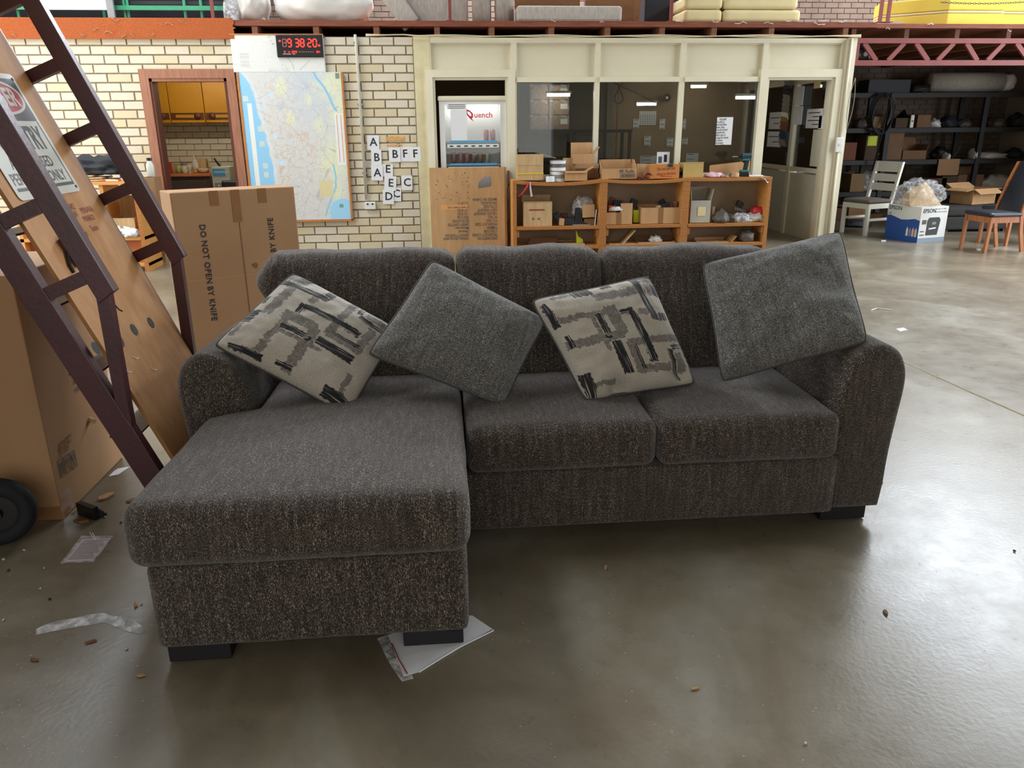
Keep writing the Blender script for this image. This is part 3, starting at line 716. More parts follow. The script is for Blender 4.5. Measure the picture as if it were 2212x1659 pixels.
# papers hung on the end wall, seen through the right doorway
def xsheet(name, label, px0, py0, px1, py1, dy, m='white_paper', cat='paper', lines=0, t=0.006):
    Xp = XE-0.035; a, b = onX(px0, py0, Xp), onX(px1, py1, Xp)
    y0, y1 = min(a.y, b.y), max(a.y, b.y)
    o = MB().box((Xp-t, y0, b.z), (Xp, y1, a.z)).build(name, m); tag(o, label, cat)
    if lines:
        mm = MB()
        for i in range(lines):
            zz = a.z-(a.z-b.z)*(i+1)/(lines+1); mm.box((Xp-t-0.001, y0+(y1-y0)*0.15, zz-0.006), (Xp-t, y1-(y1-y0)*(0.1+0.3*(i % 2)), zz+0.006))
        mm.build('handwriting', 'ink', o)
    return o
xsheet('wall_note', 'long white note at the top of the office end wall', 1722, 188, 1734, 227, 0)
xsheet('wall_note', 'long white note under the first on the end wall post', 1716, 230, 1731, 269, 0)
xsheet('code_sheet', 'handwritten code sheet taped in the right end wall pane', 1745, 236, 1774, 277, 0, lines=4)
xsheet('wall_note', 'plain white sheet beside the code sheet', 1771, 250, 1786, 279, 0)
xsheet('sketch_sheet', 'upper white sheet with a chair sketch on the end wall pane', 1664, 243, 1686, 279, 0, lines=2)
xsheet('sketch_sheet', 'lower white sheet with a table sketch on the end wall pane', 1660, 284, 1685, 318, 0, lines=2)
xsheet('sticky_note', 'small yellow sticky note high in the right end wall pane', 1760, 175, 1772, 190, 0, 'foam_cream', 'note')
cl_ = xsheet('hanging_chart', 'cream hanging sheet behind the right door jamb', 1758, 280, 1783, 362, 0, 'paint_inner')
swt = thing('fabric_swatches', 'hanging strip of coloured fabric swatches in the office doorway', 'swatches', onX(1700, 340, XE-0.09))
cols = ['swatch_grey', 'leather_black', 'leather_black', 'swatch_grey', 'swatch_grey', 'swatch_grey', 'swatch_grey', 'chair_white', 'swatch_mustard', 'swatch_rust', 'swatch_rust', 'swatch_navy', 'swatch_navy', 'swatch_grey']
for i, c in enumerate(cols):
    p = onX(1702-i*1.0, 183+i*9.6, XE-0.07); 
    MB().obox(p, (0.008, 0.02, -0.004), (-0.01, 0.09, 0.01), (-0.012, 0, 0.042)).build('swatch', c, swt)
pt = onX(1706, 180, XE-0.07)
MB().tube([pt, pt+Vector((0, 0, 0.05)), pt+Vector((0, -0.03, 0.08)), pt+Vector((0, -0.05, 0.06))], 0.004, 6).build('hook', 'steel_dark', swt)
# office furniture seen through the panes
def stackbox(label, px0, py0, px1, py1, Y, d=0.4, m='carton', lab=True):
    a, b = onY(px0, py1, Y), onY(px1, py0, Y)
    o = thing('wrapped_carton', label, 'carton', ((a.x+b.x)/2, Y+d/2, a.z), 'film wrapped cartons in the office')
    MB().box((a.x, Y, a.z), (b.x, Y+d, b.z)).build('body', m, o, bevel=0.01)
    MB().box((a.x-0.004, Y-0.004, a.z), (b.x+0.004, Y+d, b.z+0.004)).build('film_wrap', 'clear_film', o)
    if lab:
        cx = (a.x+b.x)/2; MB().box((cx+0.02, Y-0.008, b.z-0.12), (cx+0.12, Y-0.005, b.z-0.05)).build('paper_label', 'white_paper', o)
rows = [('top row', 183, 215), ('middle row', 216, 248), ('bottom row', 249, 280)]
for nm, t_, b_ in rows:
    stackbox('film wrapped carton, %s of the left stack in the office' % nm, 1145, t_, 1184, b_, 11.5, lab=False)
    stackbox('film wrapped carton, %s of the right stack in the office' % nm, 1186, t_, 1229, b_, 11.5)
st = thing('office_rack', 'dark shelf rack carrying wrapped cartons inside the office', 'rack', (2.0, 11.5, 0))
za = onY(1200, 281, 11.5).z
MB().box((1.15, 11.45, za-0.04), (2.75, 12.0, za)).build('rack_shelf', 'steel_dark', st)
for xx in (1.17, 1.9, 2.72):
    for yy in (11.48, 11.97): MB().box((xx-0.02, yy-0.02, 0), (xx+0.02, yy+0.02, za-0.04)).build('rack_leg', 'steel_dark', st)
MB().box((1.2, 11.5, 0.55), (2.7, 12.0, 0.58)).build('rack_shelf', 'steel_dark', st)
cb_ = thing('cable_loop', 'dark looped cable hanging in the second office window', 'cable', onY(1330, 220, 10.4)); 
p = onY(1327, 180, 10.4)
MB().tube([p+Vector((0.04*math.sin(t*2)+0.02*t, 0, -0.12+0.12*math.cos(t))) for t in np.linspace(0, 6.2, 30)], 0.006, 6).build('loop', 'black_plastic', cb_, smooth=True)
MB().tube([p, p+Vector((0.35, 0.3, -0.10)), p+Vector((0.8, 0.9, -0.22))], 0.005, 6).build('lead', 'black_plastic', cb_, smooth=True)
MB().tube([p+Vector((0.05, 0, 2.496-p.z)), p+Vector((0.05, 0, -0.9))], 0.005, 6).build('drop', 'black_plastic', cb_)
fan = thing('desk_fan', 'small dark fan fixed high on the office wall', 'fan', onY(1441, 215, 12.8))
MB().cyl(onY(1441, 211, 12.75), onY(1441, 211, 12.999), 0.06, 0.05, 16).build('fan_cage', 'black_plastic', fan)
MB().cyl(onY(1441, 211, 12.74), onY(1441, 211, 12.75), 0.02, n=10).build('hub', 'white_plastic', fan)
# fluorescent fittings in the office
for i, (a, b, y, Yp, lab) in enumerate(((1182, 1231, 205, 11.2, 'behind the first office window'), (1376, 1417, 225, 12.2, 'behind the second office window'), (1493, 1525, 187, 12.4, 'high behind the third office window'), (1590, 1634, 211, 11.0, 'beside the right office doorway'))):
    pa, pb = onY(a, y, Yp), onY(b, y, Yp); z = pa.z
    t = thing('tube_lamp', 'lit white fluorescent tube hanging '+lab, 'lamp', ((pa.x+pb.x)/2, Yp, z), 'office fluorescent tubes')
    MB().cyl((pa.x, Yp, z), (pb.x, Yp, z), 0.019, n=10).build('tube', 'tube_light', t, smooth=True)
    MB().box((pa.x-0.02, Yp-0.03, z+0.02), (pb.x+0.02, Yp+0.03, z+0.05)).build('batten', 'white_plastic', t)
    for xx in (pa.x+0.03, pb.x-0.03): MB().cyl((xx, Yp, z+0.05), (xx, Yp, 2.5), 0.004, n=6).build('hanger', 'steel_grey', t)
ow = thing('large_open_carton', 'large open cardboard carton beyond the office end wall glazing', 'carton', (5.8, 12.7, 0))
MB().box((5.4, 12.4, 0.0), (6.2, 13.0, 1.15)).build('body', 'carton', ow)
MB().obox((5.8, 12.3, 1.22), (0.4, 0, 0), (0, 0.16, 0.08), (0, -0.002, 0.004)).build('flap', 'carton_light', ow)
ex = thing('fire_extinguisher', 'red fire extinguisher behind the right end wall pane', 'extinguisher', onX(1728, 372, 5.25))
q = onX(1728, 372, 5.25)
MB().lathe([(0.06, 0.0), (0.085, 0.02), (0.085, 0.1), (0.07, 0.2), (0.03, 0.25), (0.02, 0.28)], q, 18).build('cylinder', 'red_plastic', ex, smooth=True)
MB().lathe([(0.086, 0.0), (0.086, 0.1)], q, 18).build('label_band', 'white_paper', ex)
MB().tube([q+Vector((0.02, 0, 0.27)), q+Vector((0, -0.1, 0.25)), q+Vector((0, -0.13, 0.08))], 0.01, 6).build('hose', 'black_rubber', ex, smooth=True)
MB().box((XE+0.10, q.y-0.3, q.z-0.03), (5.5, q.y+0.3, q.z)).build('bracket_shelf', 'steel_dark', ex)

# ------------------------------------------------------------------ drinks machine in the left doorway
vy = 10.02
vx0, vx1 = onY(950, 280, vy).x, onY(1093, 280, vy).x; vz1 = onY(1020, 207, vy).z; vzc = onY(1020, 219, vy).z
vm = thing('drinks_machine', 'white drinks vending machine standing in the office doorway', 'vending machine', ((vx0+vx1)/2, vy+0.35, 0))
dx0, dx1 = onY(962, 290, vy).x, onY(1081, 290, vy).x; dz0, dz1 = 0.98, onY(1020, 226, vy).z
body = MB().box((vx0, vy+0.25, 0), (vx1, vy+0.75, vzc)).box((vx0, vy, 0), (dx0, vy+0.25, vzc)).box((dx1, vy, 0), (vx1, vy+0.25, vzc)).box((dx0, vy, dz1), (dx1, vy+0.25, vzc)).box((dx0, vy, 0), (dx1, vy+0.25, dz0))
body.build('cabinet', 'white_plastic', vm)
MB().box((vx0-0.012, vy-0.02, vzc), (vx1+0.012, vy+0.75, vz1)).build('top_cap', 'paint_cream', vm, bevel=0.02)
MB().box((dx0, vy+0.008, dz0), (dx1, vy+0.012, dz1)).build('display_glass', 'display_glass', vm)
MB().box((dx0, vy+0.2, dz0), (dx1, vy+0.21, dz1)).build('backing', mat('display_back', '#e3e2de', 0.5, var=0.04), vm)
MB().cyl((dx0+.03, vy+.05, dz1-.02), (dx1-.03, vy+.05, dz1-.02), .012, n=8).build('display_fill', mat('display_fill_glow', '#ffffff', .4, var=0, emit=16), vm)  # glow added inside the display to brighten it
for py in (304, 353):
    z = onY(1020, py, vy).z
    MB().box((dx0, vy+0.015, z-0.03), (dx1, vy+0.2, z-0.005)).build('shelf', 'white_plastic', vm)
    MB().box((dx0+0.05, vy-0.004, z-0.022), (dx1-0.05, vy+0.006, z+0.002)).build('price_strip', 'blue_strip', vm)
    bt = MB().box((dx0+0.02, vy-0.008, z-0.085), (dx1-0.02, vy+0.006, z-0.04)).build('button_bar', 'white_plastic', vm, bevel=0.004)
    for i in range(7):
        bx = dx0+0.07+i*(dx1-dx0-0.14)/6; MB().box((bx-0.022, vy-0.012, z-0.07), (bx+0.022, vy-0.008, z-0.055)).build('button', 'teal_dark', bt)
def can(label, px, zb, m, tilt=0):
    x = onY(px, 330, vy+0.1).x; c = Vector((x, vy+0.1, zb))
    o = thing('drink_can', label, 'can', c, 'cans in the drinks machine')
    MB().lathe([(0.024, 0.0), (0.031, 0.008), (0.031, 0.118), (0.026, 0.13)], c, 18).build('can_body', m, o, smooth=True)
    MB().lathe([(0.024, 0.13), (0.026, 0.134)], c, 18).build('can_lid', 'steel_grey', o)
zA, zB = onY(1020, 304, vy).z-0.0035, onY(1020, 353, vy).z-0.0035
can('left of the two red cans on the upper display shelf', 1051, zA, 'can_red'); can('right of the two red cans on the upper display shelf', 1065, zA, 'can_red')
for i, (px, m, l) in enumerate(((980, 'can_red', 'first red can from the left on the lower display shelf'), (995, 'can_red', 'second red can on the lower display shelf'), (1009, 'can_red', 'third red can on the lower display shelf, beside the blue can'), (1023, 'can_blue', 'blue and gold can beside the red cans'), (1038, 'can_blue', 'blue can between two other drink cans, fifth from left'), (1053, 'can_teal', 'pale green can at the right end of the display shelf'))):
    can(l, px, zB, m)
# logo
q = onY(1015, 256, vy+0.19)
q0 = onY(1007, 250, vy+0.005)
lg = MB(); cxq, czq = onY(1014, 247, vy).x, onY(1014, 245, vy).z
out = [(-.042, .055), (.005, .035), (.045, .0), (.045, -.045), (.03, -.06), (.055, -.10), (.0, -.055), (-.03, -.02), (-.045, 0.01)]
inn = [(-.022, .025), (.004, .012), (.022, -.008), (.022, -.03), (.012, -.032), (-.0, -.024), (-.012, -.012), (-.022, .0), (-.024, .012)]
lg.add([(cxq+x, vy+0.004, czq+z) for x, z in out]+[(cxq+x, vy+0.004, czq+z) for x, z in inn], [(i, (i+1) % 9, 9+(i+1) % 9, 9+i) for i in range(9)])
lg.build('logo', 'brand_red', vm)
pq = onY(1024, 254, vy+0.004); text(vm, 'uench', 0.095, (pq.x, vy+0.003, pq.z), (1, 0, 0), (0, 0, 1), 'brand_red', bold=0.0015)
a, b = onY(975, 303, vy-0.004), onY(1008, 236, vy-0.004)
MB().box((a.x, vy-0.012, a.z), (b.x, vy-0.008, b.z)).build('taped_note', 'white_paper', vm)
a, b = onY(965, 236, vy-0.004), onY(1008, 222, vy-0.004)
pn = MB().box((a.x, vy-0.008, a.z), (b.x, vy-0.004, b.z)).build('taped_note', 'white_paper', vm)
mmx = MB(); 
for i in range(3): mmx.box((a.x+0.02, vy-0.010, b.z-0.025-0.02*i), (b.x-0.02, vy-0.008, b.z-0.018-0.02*i))
mmx.build('print_lines', 'ink_soft', pn)

# cardboard sheet leaning against it, with a torn hole
cy = 9.86
k0, k1 = onY(930, 450, cy).x, onY(1090, 450, cy).x; kz = onY(1010, 362, cy).z
hx = [(-.0, -.02), (.02, .03), (.055, .06), (.09, .085), (.10, .12), (.14, .10), (.17, .12), (.20, .10), (.21, .06), (.215, .0), (.20, -.05), (.16, -.055), (.10, -.065), (.04, -.07), (.005, -.075)]
hp = onY(1033, 395, cy)
sc_ = 0.78
H = [(hp.x+x*sc_, hp.z-0.01+z*sc_) for x, z in hx]
top_lean = 0.10
def leanY(z): return cy+0.09*(z/kz)-0.05
n_ = len(H)
O = []
for (x, z) in H:   # project hole rim outwards to the sheet outline
    cx0, cz0 = hp.x+0.08, hp.z-0.01; dx, dz = x-cx0, z-cz0
    tt = min((k1-cx0)/dx if dx > 1e-6 else 1e9, (k0-cx0)/dx if dx < -1e-6 else 1e9, (kz-cz0)/dz if dz > 1e-6 else 1e9, (0-cz0)/dz if dz < -1e-6 else 1e9)
    O.append((cx0+dx*tt, cz0+dz*tt))
def ins(lst, pt): pass
# outline ring: insert the sheet's own corners
ring_in, ring_out = [], []
corners = [(k0, kz), (k1, kz), (k1, 0), (k0, 0)]
import math as _m
ang = lambda p: _m.atan2(p[1]-(hp.z-0.01), p[0]-(hp.x+0.08))
seq = sorted([(ang(o), o, h) for o, h in zip(O, H)]+[(ang(c), c, None) for c in corners], key=lambda t: t[0])
for i in range(len(seq)):
    if seq[i][2] is None:
        j = i
        while seq[j][2] is None: j -= 1
        seq[i] = (seq[i][0], seq[i][1], seq[j][2])
vs = []
for a_, o, h in seq: vs += [(o[0], leanY(o[1]), o[1]), (h[0], leanY(h[1]), h[1])]
N = len(seq); fs = []
for i in range(N):
    j = (i+1) % N
    if seq[i][2] == seq[j][2]: fs.append((2*i, 2*i+1, 2*j))
    else: fs.append((2*i, 2*i+1, 2*j+1, 2*j))
nv = len(vs); vs2 = vs+[(x, y+0.012, z) for x, y, z in vs]
fs2 = fs+[tuple(reversed([i+nv for i in f])) for f in fs]
for i in range(N):
    j = (i+1) % N; fs2 += [(2*i, 2*j, nv+2*j, nv+2*i), (2*i+1, nv+2*i+1, nv+2*j+1, 2*j+1)]
cs = thing('cardboard_sheet', 'flattened carton with a torn hole leaning on the drinks machine', 'cardboard', ((k0+k1)/2, cy, 0))
MB().add(vs2, fs2).build('panel', 'carton_light', cs)
MB().prism([(k1, leanY(0), 0), (k1, leanY(kz), kz), (k1+0.03, leanY(kz)+0.03, kz), (k1+0.03, leanY(0)+0.03, 0)], (0, 0.01, 0)).build('folded_edge', 'carton_pale', cs)
rows = ["DESCRIPTION", "PRODUCT CODE", "COLOUR", "TIMBER", "PRODUCT SIZE", "PO. NO", "PI. NO", "GROSS WEIGHT", "NET WEIGHT", "CTN SIZE", "PACKAGES", "MADE IN CHINA"]
vals = [":Valetta dining table", ":DIVATTTINF354", ":Natural", ":Messmate", ":2400*1200*770", ":DCE169542", ":2021126", ": 19 KGS", ": 17 KGS", ":1740*1080*180", ": 2 OF 2", ""]
for i, (r_, v_) in enumerate(zip(rows, vals)):
    py = 513+ (430-513)*i/11.0; 
    pR = onY(1074.5-0.12*i, py, cy-0.02); y = leanY(pR.z)-0.003
    d = Vector((0, -0.09/kz, -1)).normalized()
    text(cs, r_, 0.049, (pR.x, y, pR.z+0.012), (-1, 0, 0), d, 'ink_soft', bold=0.0003, sx=.84)
    if v_: text(cs, v_, 0.049, (onY(1013.5, py, cy-.02).x, y, pR.z+0.012), (-1, 0, 0), d, 'ink_soft', bold=0.0003, sx=.84)
a, b = onY(953, 450, cy-0.02), onY(1011, 446, cy-0.02); yy = leanY(a.z)-0.0018
MB().box((a.x, yy-0.0006, a.z-0.02), (b.x, yy+0.001, b.z+0.022)).build('corrected_size_strip', mat('orange_tint', '#e0a061', 0.7, var=0.05), cs)
r = random.Random(5); pk = MB()
for i in range(46):
    px = 940+r.random()*75; py = 372+r.random()*60; p = onY(px, py, cy-0.02); s_ = r.uniform(0.002, 0.006); yy = leanY(p.z)-0.001
    pk.box((p.x-s_, yy-0.001, p.z-s_), (p.x+s_*0.7, yy+0.002, p.z+s_))
pk.build('puncture_marks', 'debris_dark', cs)
# slim timber rack beside the drinks machine
rk = thing('slatted_rack', 'slim timber rack standing between cardboard sheet and shelf unit', 'rack', (onY(1094, 500, 9.95).x, 9.95, 0))
ra, rb = onY(1088, 450, 9.93).x, onY(1099, 450, 9.93).x
for zz in (0.14, 0.36, 0.58, 0.80): MB().box((ra, 9.92, zz), (rb, 9.97, zz+0.045)).build('slat', 'carton_pale', rk)
for xx in (ra, rb): MB().box((xx-0.012, 9.92, 0), (xx+0.012, 9.96, 0.99)).build('upright', 'timber_red', rk)
# ------------------------------------------------------------------ maps, clock, letters on the brick wall
def vgrid(x0, x1, z0, z1, Y, nx, nz, colf, name, m, parent):
    """flat printed sheet whose design is computed per vertex (normalised u across, v down)"""
    us = np.linspace(0, 1, nx+1); vs_ = np.linspace(0, 1, nz+1); U, V = np.meshgrid(us, vs_)
    P = np.stack([x0+(x1-x0)*U, np.full_like(U, Y), z1+(z0-z1)*V], -1).reshape(-1, 3)
    o = np.array([(x0+x1)/2, Y, z0]); me = bpy.data.meshes.new(name)
    I = np.arange((nx+1)*(nz+1)).reshape(nz+1, nx+1)
    F = np.stack([I[:-1, :-1], I[1:, :-1], I[1:, 1:], I[:-1, 1:]], -1).reshape(-1, 4)
    me.from_pydata((P-o).tolist(), [], F.tolist())
    C = colf(U.reshape(-1), V.reshape(-1)); at = me.color_attributes.new('Col', 'FLOAT_COLOR', 'POINT')
    at.data.foreach_set('color', np.concatenate([C, np.ones((len(C), 1))], 1).astype(np.float32).reshape(-1))
    me.materials.append(MATS[m]); ob = bpy.data.objects.new(name, me); COL.objects.link(ob)
    ob.location = Vector(o)-WL[parent.name]; ob.parent = parent; WL[ob.name] = Vector(o); return ob
def lin(h): return np.array(rgb(h)[:3])
def nz2(u, v, f, seed=0):
    """cheap smooth value noise"""
    g = np.random.default_rng(seed).random((64, 64)); x = u*f; y = v*f
    i = np.floor(x).astype(int) % 64; j = np.floor(y).astype(int) % 64; a = x-np.floor(x); b = y-np.floor(y); a = a*a*(3-2*a); b = b*b*(3-2*b)
    i1 = (i+1) % 64; j1 = (j+1) % 64
    return g[j, i]*(1-a)*(1-b)+g[j, i1]*a*(1-b)+g[j1, i]*(1-a)*b+g[j1, i1]*a*b
def dseg(u, v, pts):
    d = np.full(u.shape, 9.0)
    for (x0, y0), (x1, y1) in zip(pts[:-1], pts[1:]):
        dx, dy = x1-x0, y1-y0; t = np.clip(((u-x0)*dx+(v-y0)*dy)/(dx*dx+dy*dy+1e-12), 0, 1)
        d = np.minimum(d, np.hypot(u-x0-t*dx, (v-y0-t*dy)*1.35))
    return d
def mixc(C, c, f): return C*(1-f[:, None])+lin(c)[None]*f[:, None]
def vor(u, v, n, seed):
    g = np.random.default_rng(seed); P = g.random((n, 2)); P = np.stack([P[:, 0], P[:, 1]], -1)
    d1 = np.full(u.shape, 9.0); d2 = np.full(u.shape, 9.0)
    for p in P:
        d = np.hypot(u-p[0], (v-p[1])*1.35); m = d < d1; d2 = np.where(m, d1, np.minimum(d2, d)); d1 = np.where(m, d, d1)
    return d2-d1
def map_col(u, v):
    C = np.tile(lin('#d2d3d0'), (len(u), 1))
    C = mixc(C, '#bccbda', np.clip((0.45-v)*1.5, 0, 0.6)*np.clip((u-0.3)*3, 0, 1))
    for (a, b, rx, ry) in ((.40, .10, .06, .06), (.66, .17, .04, .04), (.47, .30, .04, .05), (.75, .36, .05, .06), (.93, .08, .2, .12), (.90, .50, .13, .08), (.85, .62, .16, .12), (.96, .27, .10, .10), (.88, .80, .07, .12)):
        C = mixc(C, '#dfe3c0', 0.85*np.clip(1.6-np.hypot((u-a)/rx, (v-b)/ry)-0.6*nz2(u, v, 25, 3), 0, 1))
    urb = np.clip(1.25-np.hypot((u-.38-.10*v)/.36, (v-.55)/.55), 0, 1)*np.clip(1.3*nz2(u, v, 9, 5)+.3, 0, 1)
    e = vor(u, v, 260, 11); C = mixc(C, '#cf8a52', urb*0.62*np.clip(1-e/0.0055, 0, 1))
    e = vor(u, v, 700, 12); C = mixc(C, '#c9a78a', (0.15+urb)*0.55*np.clip(1-e/0.004, 0, 1))
    e = vor(u, v, 60, 13); C = mixc(C, '#9a9a98', 0.55*np.clip(1-e/0.004, 0, 1))
    e = vor(u, v, 420, 19); C = mixc(C, '#a9b4c0', 0.4*np.clip(1-e/0.0035, 0, 1))
    for (a, b, rx, ry) in ((.30, .42, .02, .03), (.33, .60, .06, .03), (.25, .66, .05, .025), (.30, .15, .03, .03), (.22, .20, .02, .05)):
        C = mixc(C, '#c3dcee', np.clip(1.5-np.hypot((u-a)/rx, (v-b)/ry)-0.8*nz2(u, v, 30, 8), 0, 1))
    coast = 0.10+0.20*np.clip(v, 0, 1)**0.8-0.05*np.sin(v*9)*0.3+0.02*(nz2(u*0, v, 22, 9)-.5)+np.clip(0.08-v, 0, 1)*-1.0
    sea = np.clip((coast-u)*60, 0, 1); C = mixc(C, '#8fc6e8', sea)
    C = mixc(C, '#d3e6f2', np.clip((coast-u)*30+1, 0, 1)*np.clip(1-(coast-u)*30-.6, 0, 1)*0.8)
    C = mixc(C, '#e9e7de', ((u > 0.055) & (u < 0.10) & (v > 0.2) & (v < 0.97)).astype(float)*0.9)
    for (a, b) in ((.045, .17), (.16, .37), (.16, .47), (.17, .62), (.17, .68), (.19, .80)):
        C = mixc(C, '#cfd8c6', ((np.abs(u-a) < .025) & (np.abs(v-b) < .018)).astype(float)*0.8)
    riv = [(.735, 0), (.76, .04), (.83, .10), (.87, .16), (.905, .225), (.93, .25)]
    C = mixc(C, '#7fc0e6', np.clip(1.5-dseg(u, v, riv)/0.010, 0, 1))
    riv2 = [(.86, .62), (.875, .70), (.865, .78), (.82, .84), (.78, .90), (.74, .97)]
    C = mixc(C, '#86c3e6', np.clip(1.5-dseg(u, v, riv2)/0.008, 0, 1))
    C = mixc(C, '#9ed0ec', np.clip((1.0-np.hypot((u-.93)/.15, (v-.95)/.10))*12, 0, 1))
    C = mixc(C, '#d9cc9b', ((u > .70) & (u < .84) & (v > .72) & (v < .84)).astype(float)*0.9)
    C = mixc(C, '#e9eaea', ((u > .905) & (u < .99) & (v > .27) & (v < .62)).astype(float)*0.75)
    for uu in (.93, .97): C = mixc(C, '#d39b80', ((np.abs(u-uu) < .003) & (v > .28) & (v < .6)).astype(float))
    C = mixc(C, '#5b6a50', ((np.abs(u-.965) < .02) & (np.abs(v-.025) < .018)).astype(float)*.8)
    C = mixc(C, '#4e7a52', ((np.abs(u-.91) < .02) & (np.abs(v-.905) < .012)).astype(float)*.7)
    return C
attr_mat('map_print', 0.45, fine=0.04, fscale=60)
Ym = 9.965
mx0, mx1 = onY(513, 160, Ym).x, onY(739, 162, Ym).x; mz1, mz0 = onY(620, 156, Ym).z, onY(650, 477, Ym).z
mp_ = thing('wall_map', 'large framed road map of a coastal city on the brick wall', 'map', ((mx0+mx1)/2, Ym, mz0))
vgrid(mx0+0.012, mx1-0.015, mz0+0.015, mz1, Ym-0.014, 250, 360, map_col, 'map_print', 'map_print', mp_)
MB().box((mx0, Ym-0.012, mz0), (mx1, Ym+0.012, mz1)).build('backing_board', 'white_paper', mp_)
mat('frame_pine', '#b9783c', 0.5, var=0.12, scale=20)
MB().box((mx0-0.012, Ym-0.02, mz0), (mx0+0.014, Ym+0.015, mz1)).build('frame_strip', 'frame_pine', mp_)
MB().box((mx1-0.014, Ym-0.02, mz0), (mx1+0.008, Ym+0.015, mz1)).build('frame_strip', 'frame_pine', mp_)
MB().box((mx0-0.012, Ym-0.02, mz0-0.012), (mx1+0.008, Ym+0.015, mz0+0.012)).build('frame_strip', 'frame_pine', mp_)
sx0, sx1 = onY(501, 115, Ym).x, onY(701, 118, Ym).x; sz1, sz0 = onY(600, 76, Ym).z, onY(600, 156, Ym).z
def pale_map(u, v):
    C = np.tile(lin('#dddeda'), (len(u), 1))
    e = vor(u, v, 40, 4); C = mixc(C, '#a9aba6', 0.35*np.clip(1-e/0.004, 0, 1))
    sp = nz2(u, v, 60, 2)*nz2(u, v, 9, 6); C = mixc(C, '#55585a', np.clip((sp-.72)*9, 0, 1)*.7)
    C = mixc(C, '#8c8f8c', ((u > .08) & (u < .18) & (v > .48) & (v < .9) & (np.sin(v*140) > .3)).astype(float)*.45)
    C = mixc(C, '#8a8d8c', np.clip(1.5-dseg(u, v, [(.58, .55), (.64, .75), (.66, .95)])/0.004, 0, 1)*.6)
    C = mixc(C, '#8a8d8c', np.clip(1.5-dseg(u, v, [(.84, .68), (.80, .78), (.72, .95)])/0.004, 0, 1)*.6)
    return C
sm = thing('pale_map', 'small faded white map board above the large map', 'map', ((sx0+sx1)/2, Ym, sz0))
MB().box((sx0, Ym-0.012, sz0), (sx1, Ym+0.02, sz1)).build('backing_board', 'white_paper', sm)
vgrid(sx0+0.004, sx1-0.006, sz0+0.004, sz1-0.004, Ym-0.0145, 170, 80, pale_map, 'map_print', 'map_print', sm)
MB().box((sx0, Ym-0.018, sz1), (sx1, Ym+0.02, sz1+0.014)).build('frame_strip', 'frame_pine', sm)
# digital clock
Yc = Ym-0.03
cx0, cx1 = onY(597, 98, Yc).x, onY(697, 98, Yc).x; cz1, cz0 = onY(645, 75, Yc).z, onY(645, 124, Yc).z
ck = thing('digital_clock', 'black digital wall clock with red digits on the faded map', 'clock', ((cx0+cx1)/2, Yc, cz0))
MB().box((cx0, Yc-0.015, cz0), (cx1, Yc+0.015, cz1)).build('casing', 'black_plastic', ck, bevel=0.008)
W_, H_ = cx1-cx0, cz1-cz0
SEG = {'a': (0, 1, 1, 1), 'b': (1, .5, 1, 1), 'c': (1, 0, 1, .5), 'd': (0, 0, 1, 0), 'e': (0, 0, 0, .5), 'f': (0, .5, 0, 1), 'g': (0, .5, 1, .5)}
DIG = {'9': 'abcdfg', '3': 'abgcd', '8': 'abcdefg', '2': 'abged', '0': 'abcdef', '1': 'bc', '7': 'abc', '4': 'fgbc', '5': 'afgcd'}
def digit(ch, x, z, w, h, m, th, par, dim=False):
    q = MB(); sl = 0.0
    for s in ('abcdefg' if dim else DIG[ch]):
        x0, z0, x1, z1 = SEG[s]; ax, az, bx, bz = x+x0*w+z0*sl, z+z0*h, x+x1*w+z1*sl, z+z1*h; g_ = th*0.35
        if x0 == x1: q.box((ax-th/2, Yc-0.0185, az+g_), (ax+th/2, Yc-0.0155, bz-g_))
        else: q.box((ax+g_, Yc-0.0185, az-th/2), (bx-g_, Yc-0.0155, az+th/2))
    q.build('digit', m, par)
dh, dw = H_*0.33, W_*0.075
for ch, fx in zip('89 38 20'.replace(' ', ''), (.145, .255, .415, .53, .685, .80)):
    if fx == .145: digit('8', cx0+W_*fx, cz0+H_*0.47, dw, dh, 'led_dim', 0.008, ck, True)
    else: digit(ch, cx0+W_*fx, cz0+H_*0.47, dw, dh, 'led_red', 0.0135, ck)
for ch, fx in zip('12112023', (.145, .17, .235, .262, .325, .355, .385, .415)): digit(ch, cx0+W_*fx, cz0+H_*0.20, W_*.018, H_*.08, 'led_red', 0.0042, ck)
for ch, fx in zip('224', (.86, .885, .91)): digit(ch, cx0+W_*fx, cz0+H_*0.20, W_*.018, H_*.08, 'led_red', 0.0042, ck)
dm = MB()
for i in range(7): dm.box((cx0+W_*(.475+.049*i), Yc-0.018, cz0+H_*.225), (cx0+W_*(.505+.049*i), Yc-0.0155, cz0+H_*.255))
dm.build('weekday_marks', 'led_dim', ck)
for fx, fz in ((.085, .72), (.93, .52)): MB().cyl((cx0+W_*fx, Yc-0.018, cz0+H_*fz), (cx0+W_*fx, Yc-0.015, cz0+H_*fz), 0.012, n=10).build('dot', 'led_red', ck)
for s, fx in (('DATE', .13), ('MONTH', .205), ('YEAR', .335)): text(ck, s, 0.014, (cx0+W_*fx, Yc-0.0165, cz0+H_*.125), (1, 0, 0), (0, 0, 1), 'white_paper', bold=0.0002)
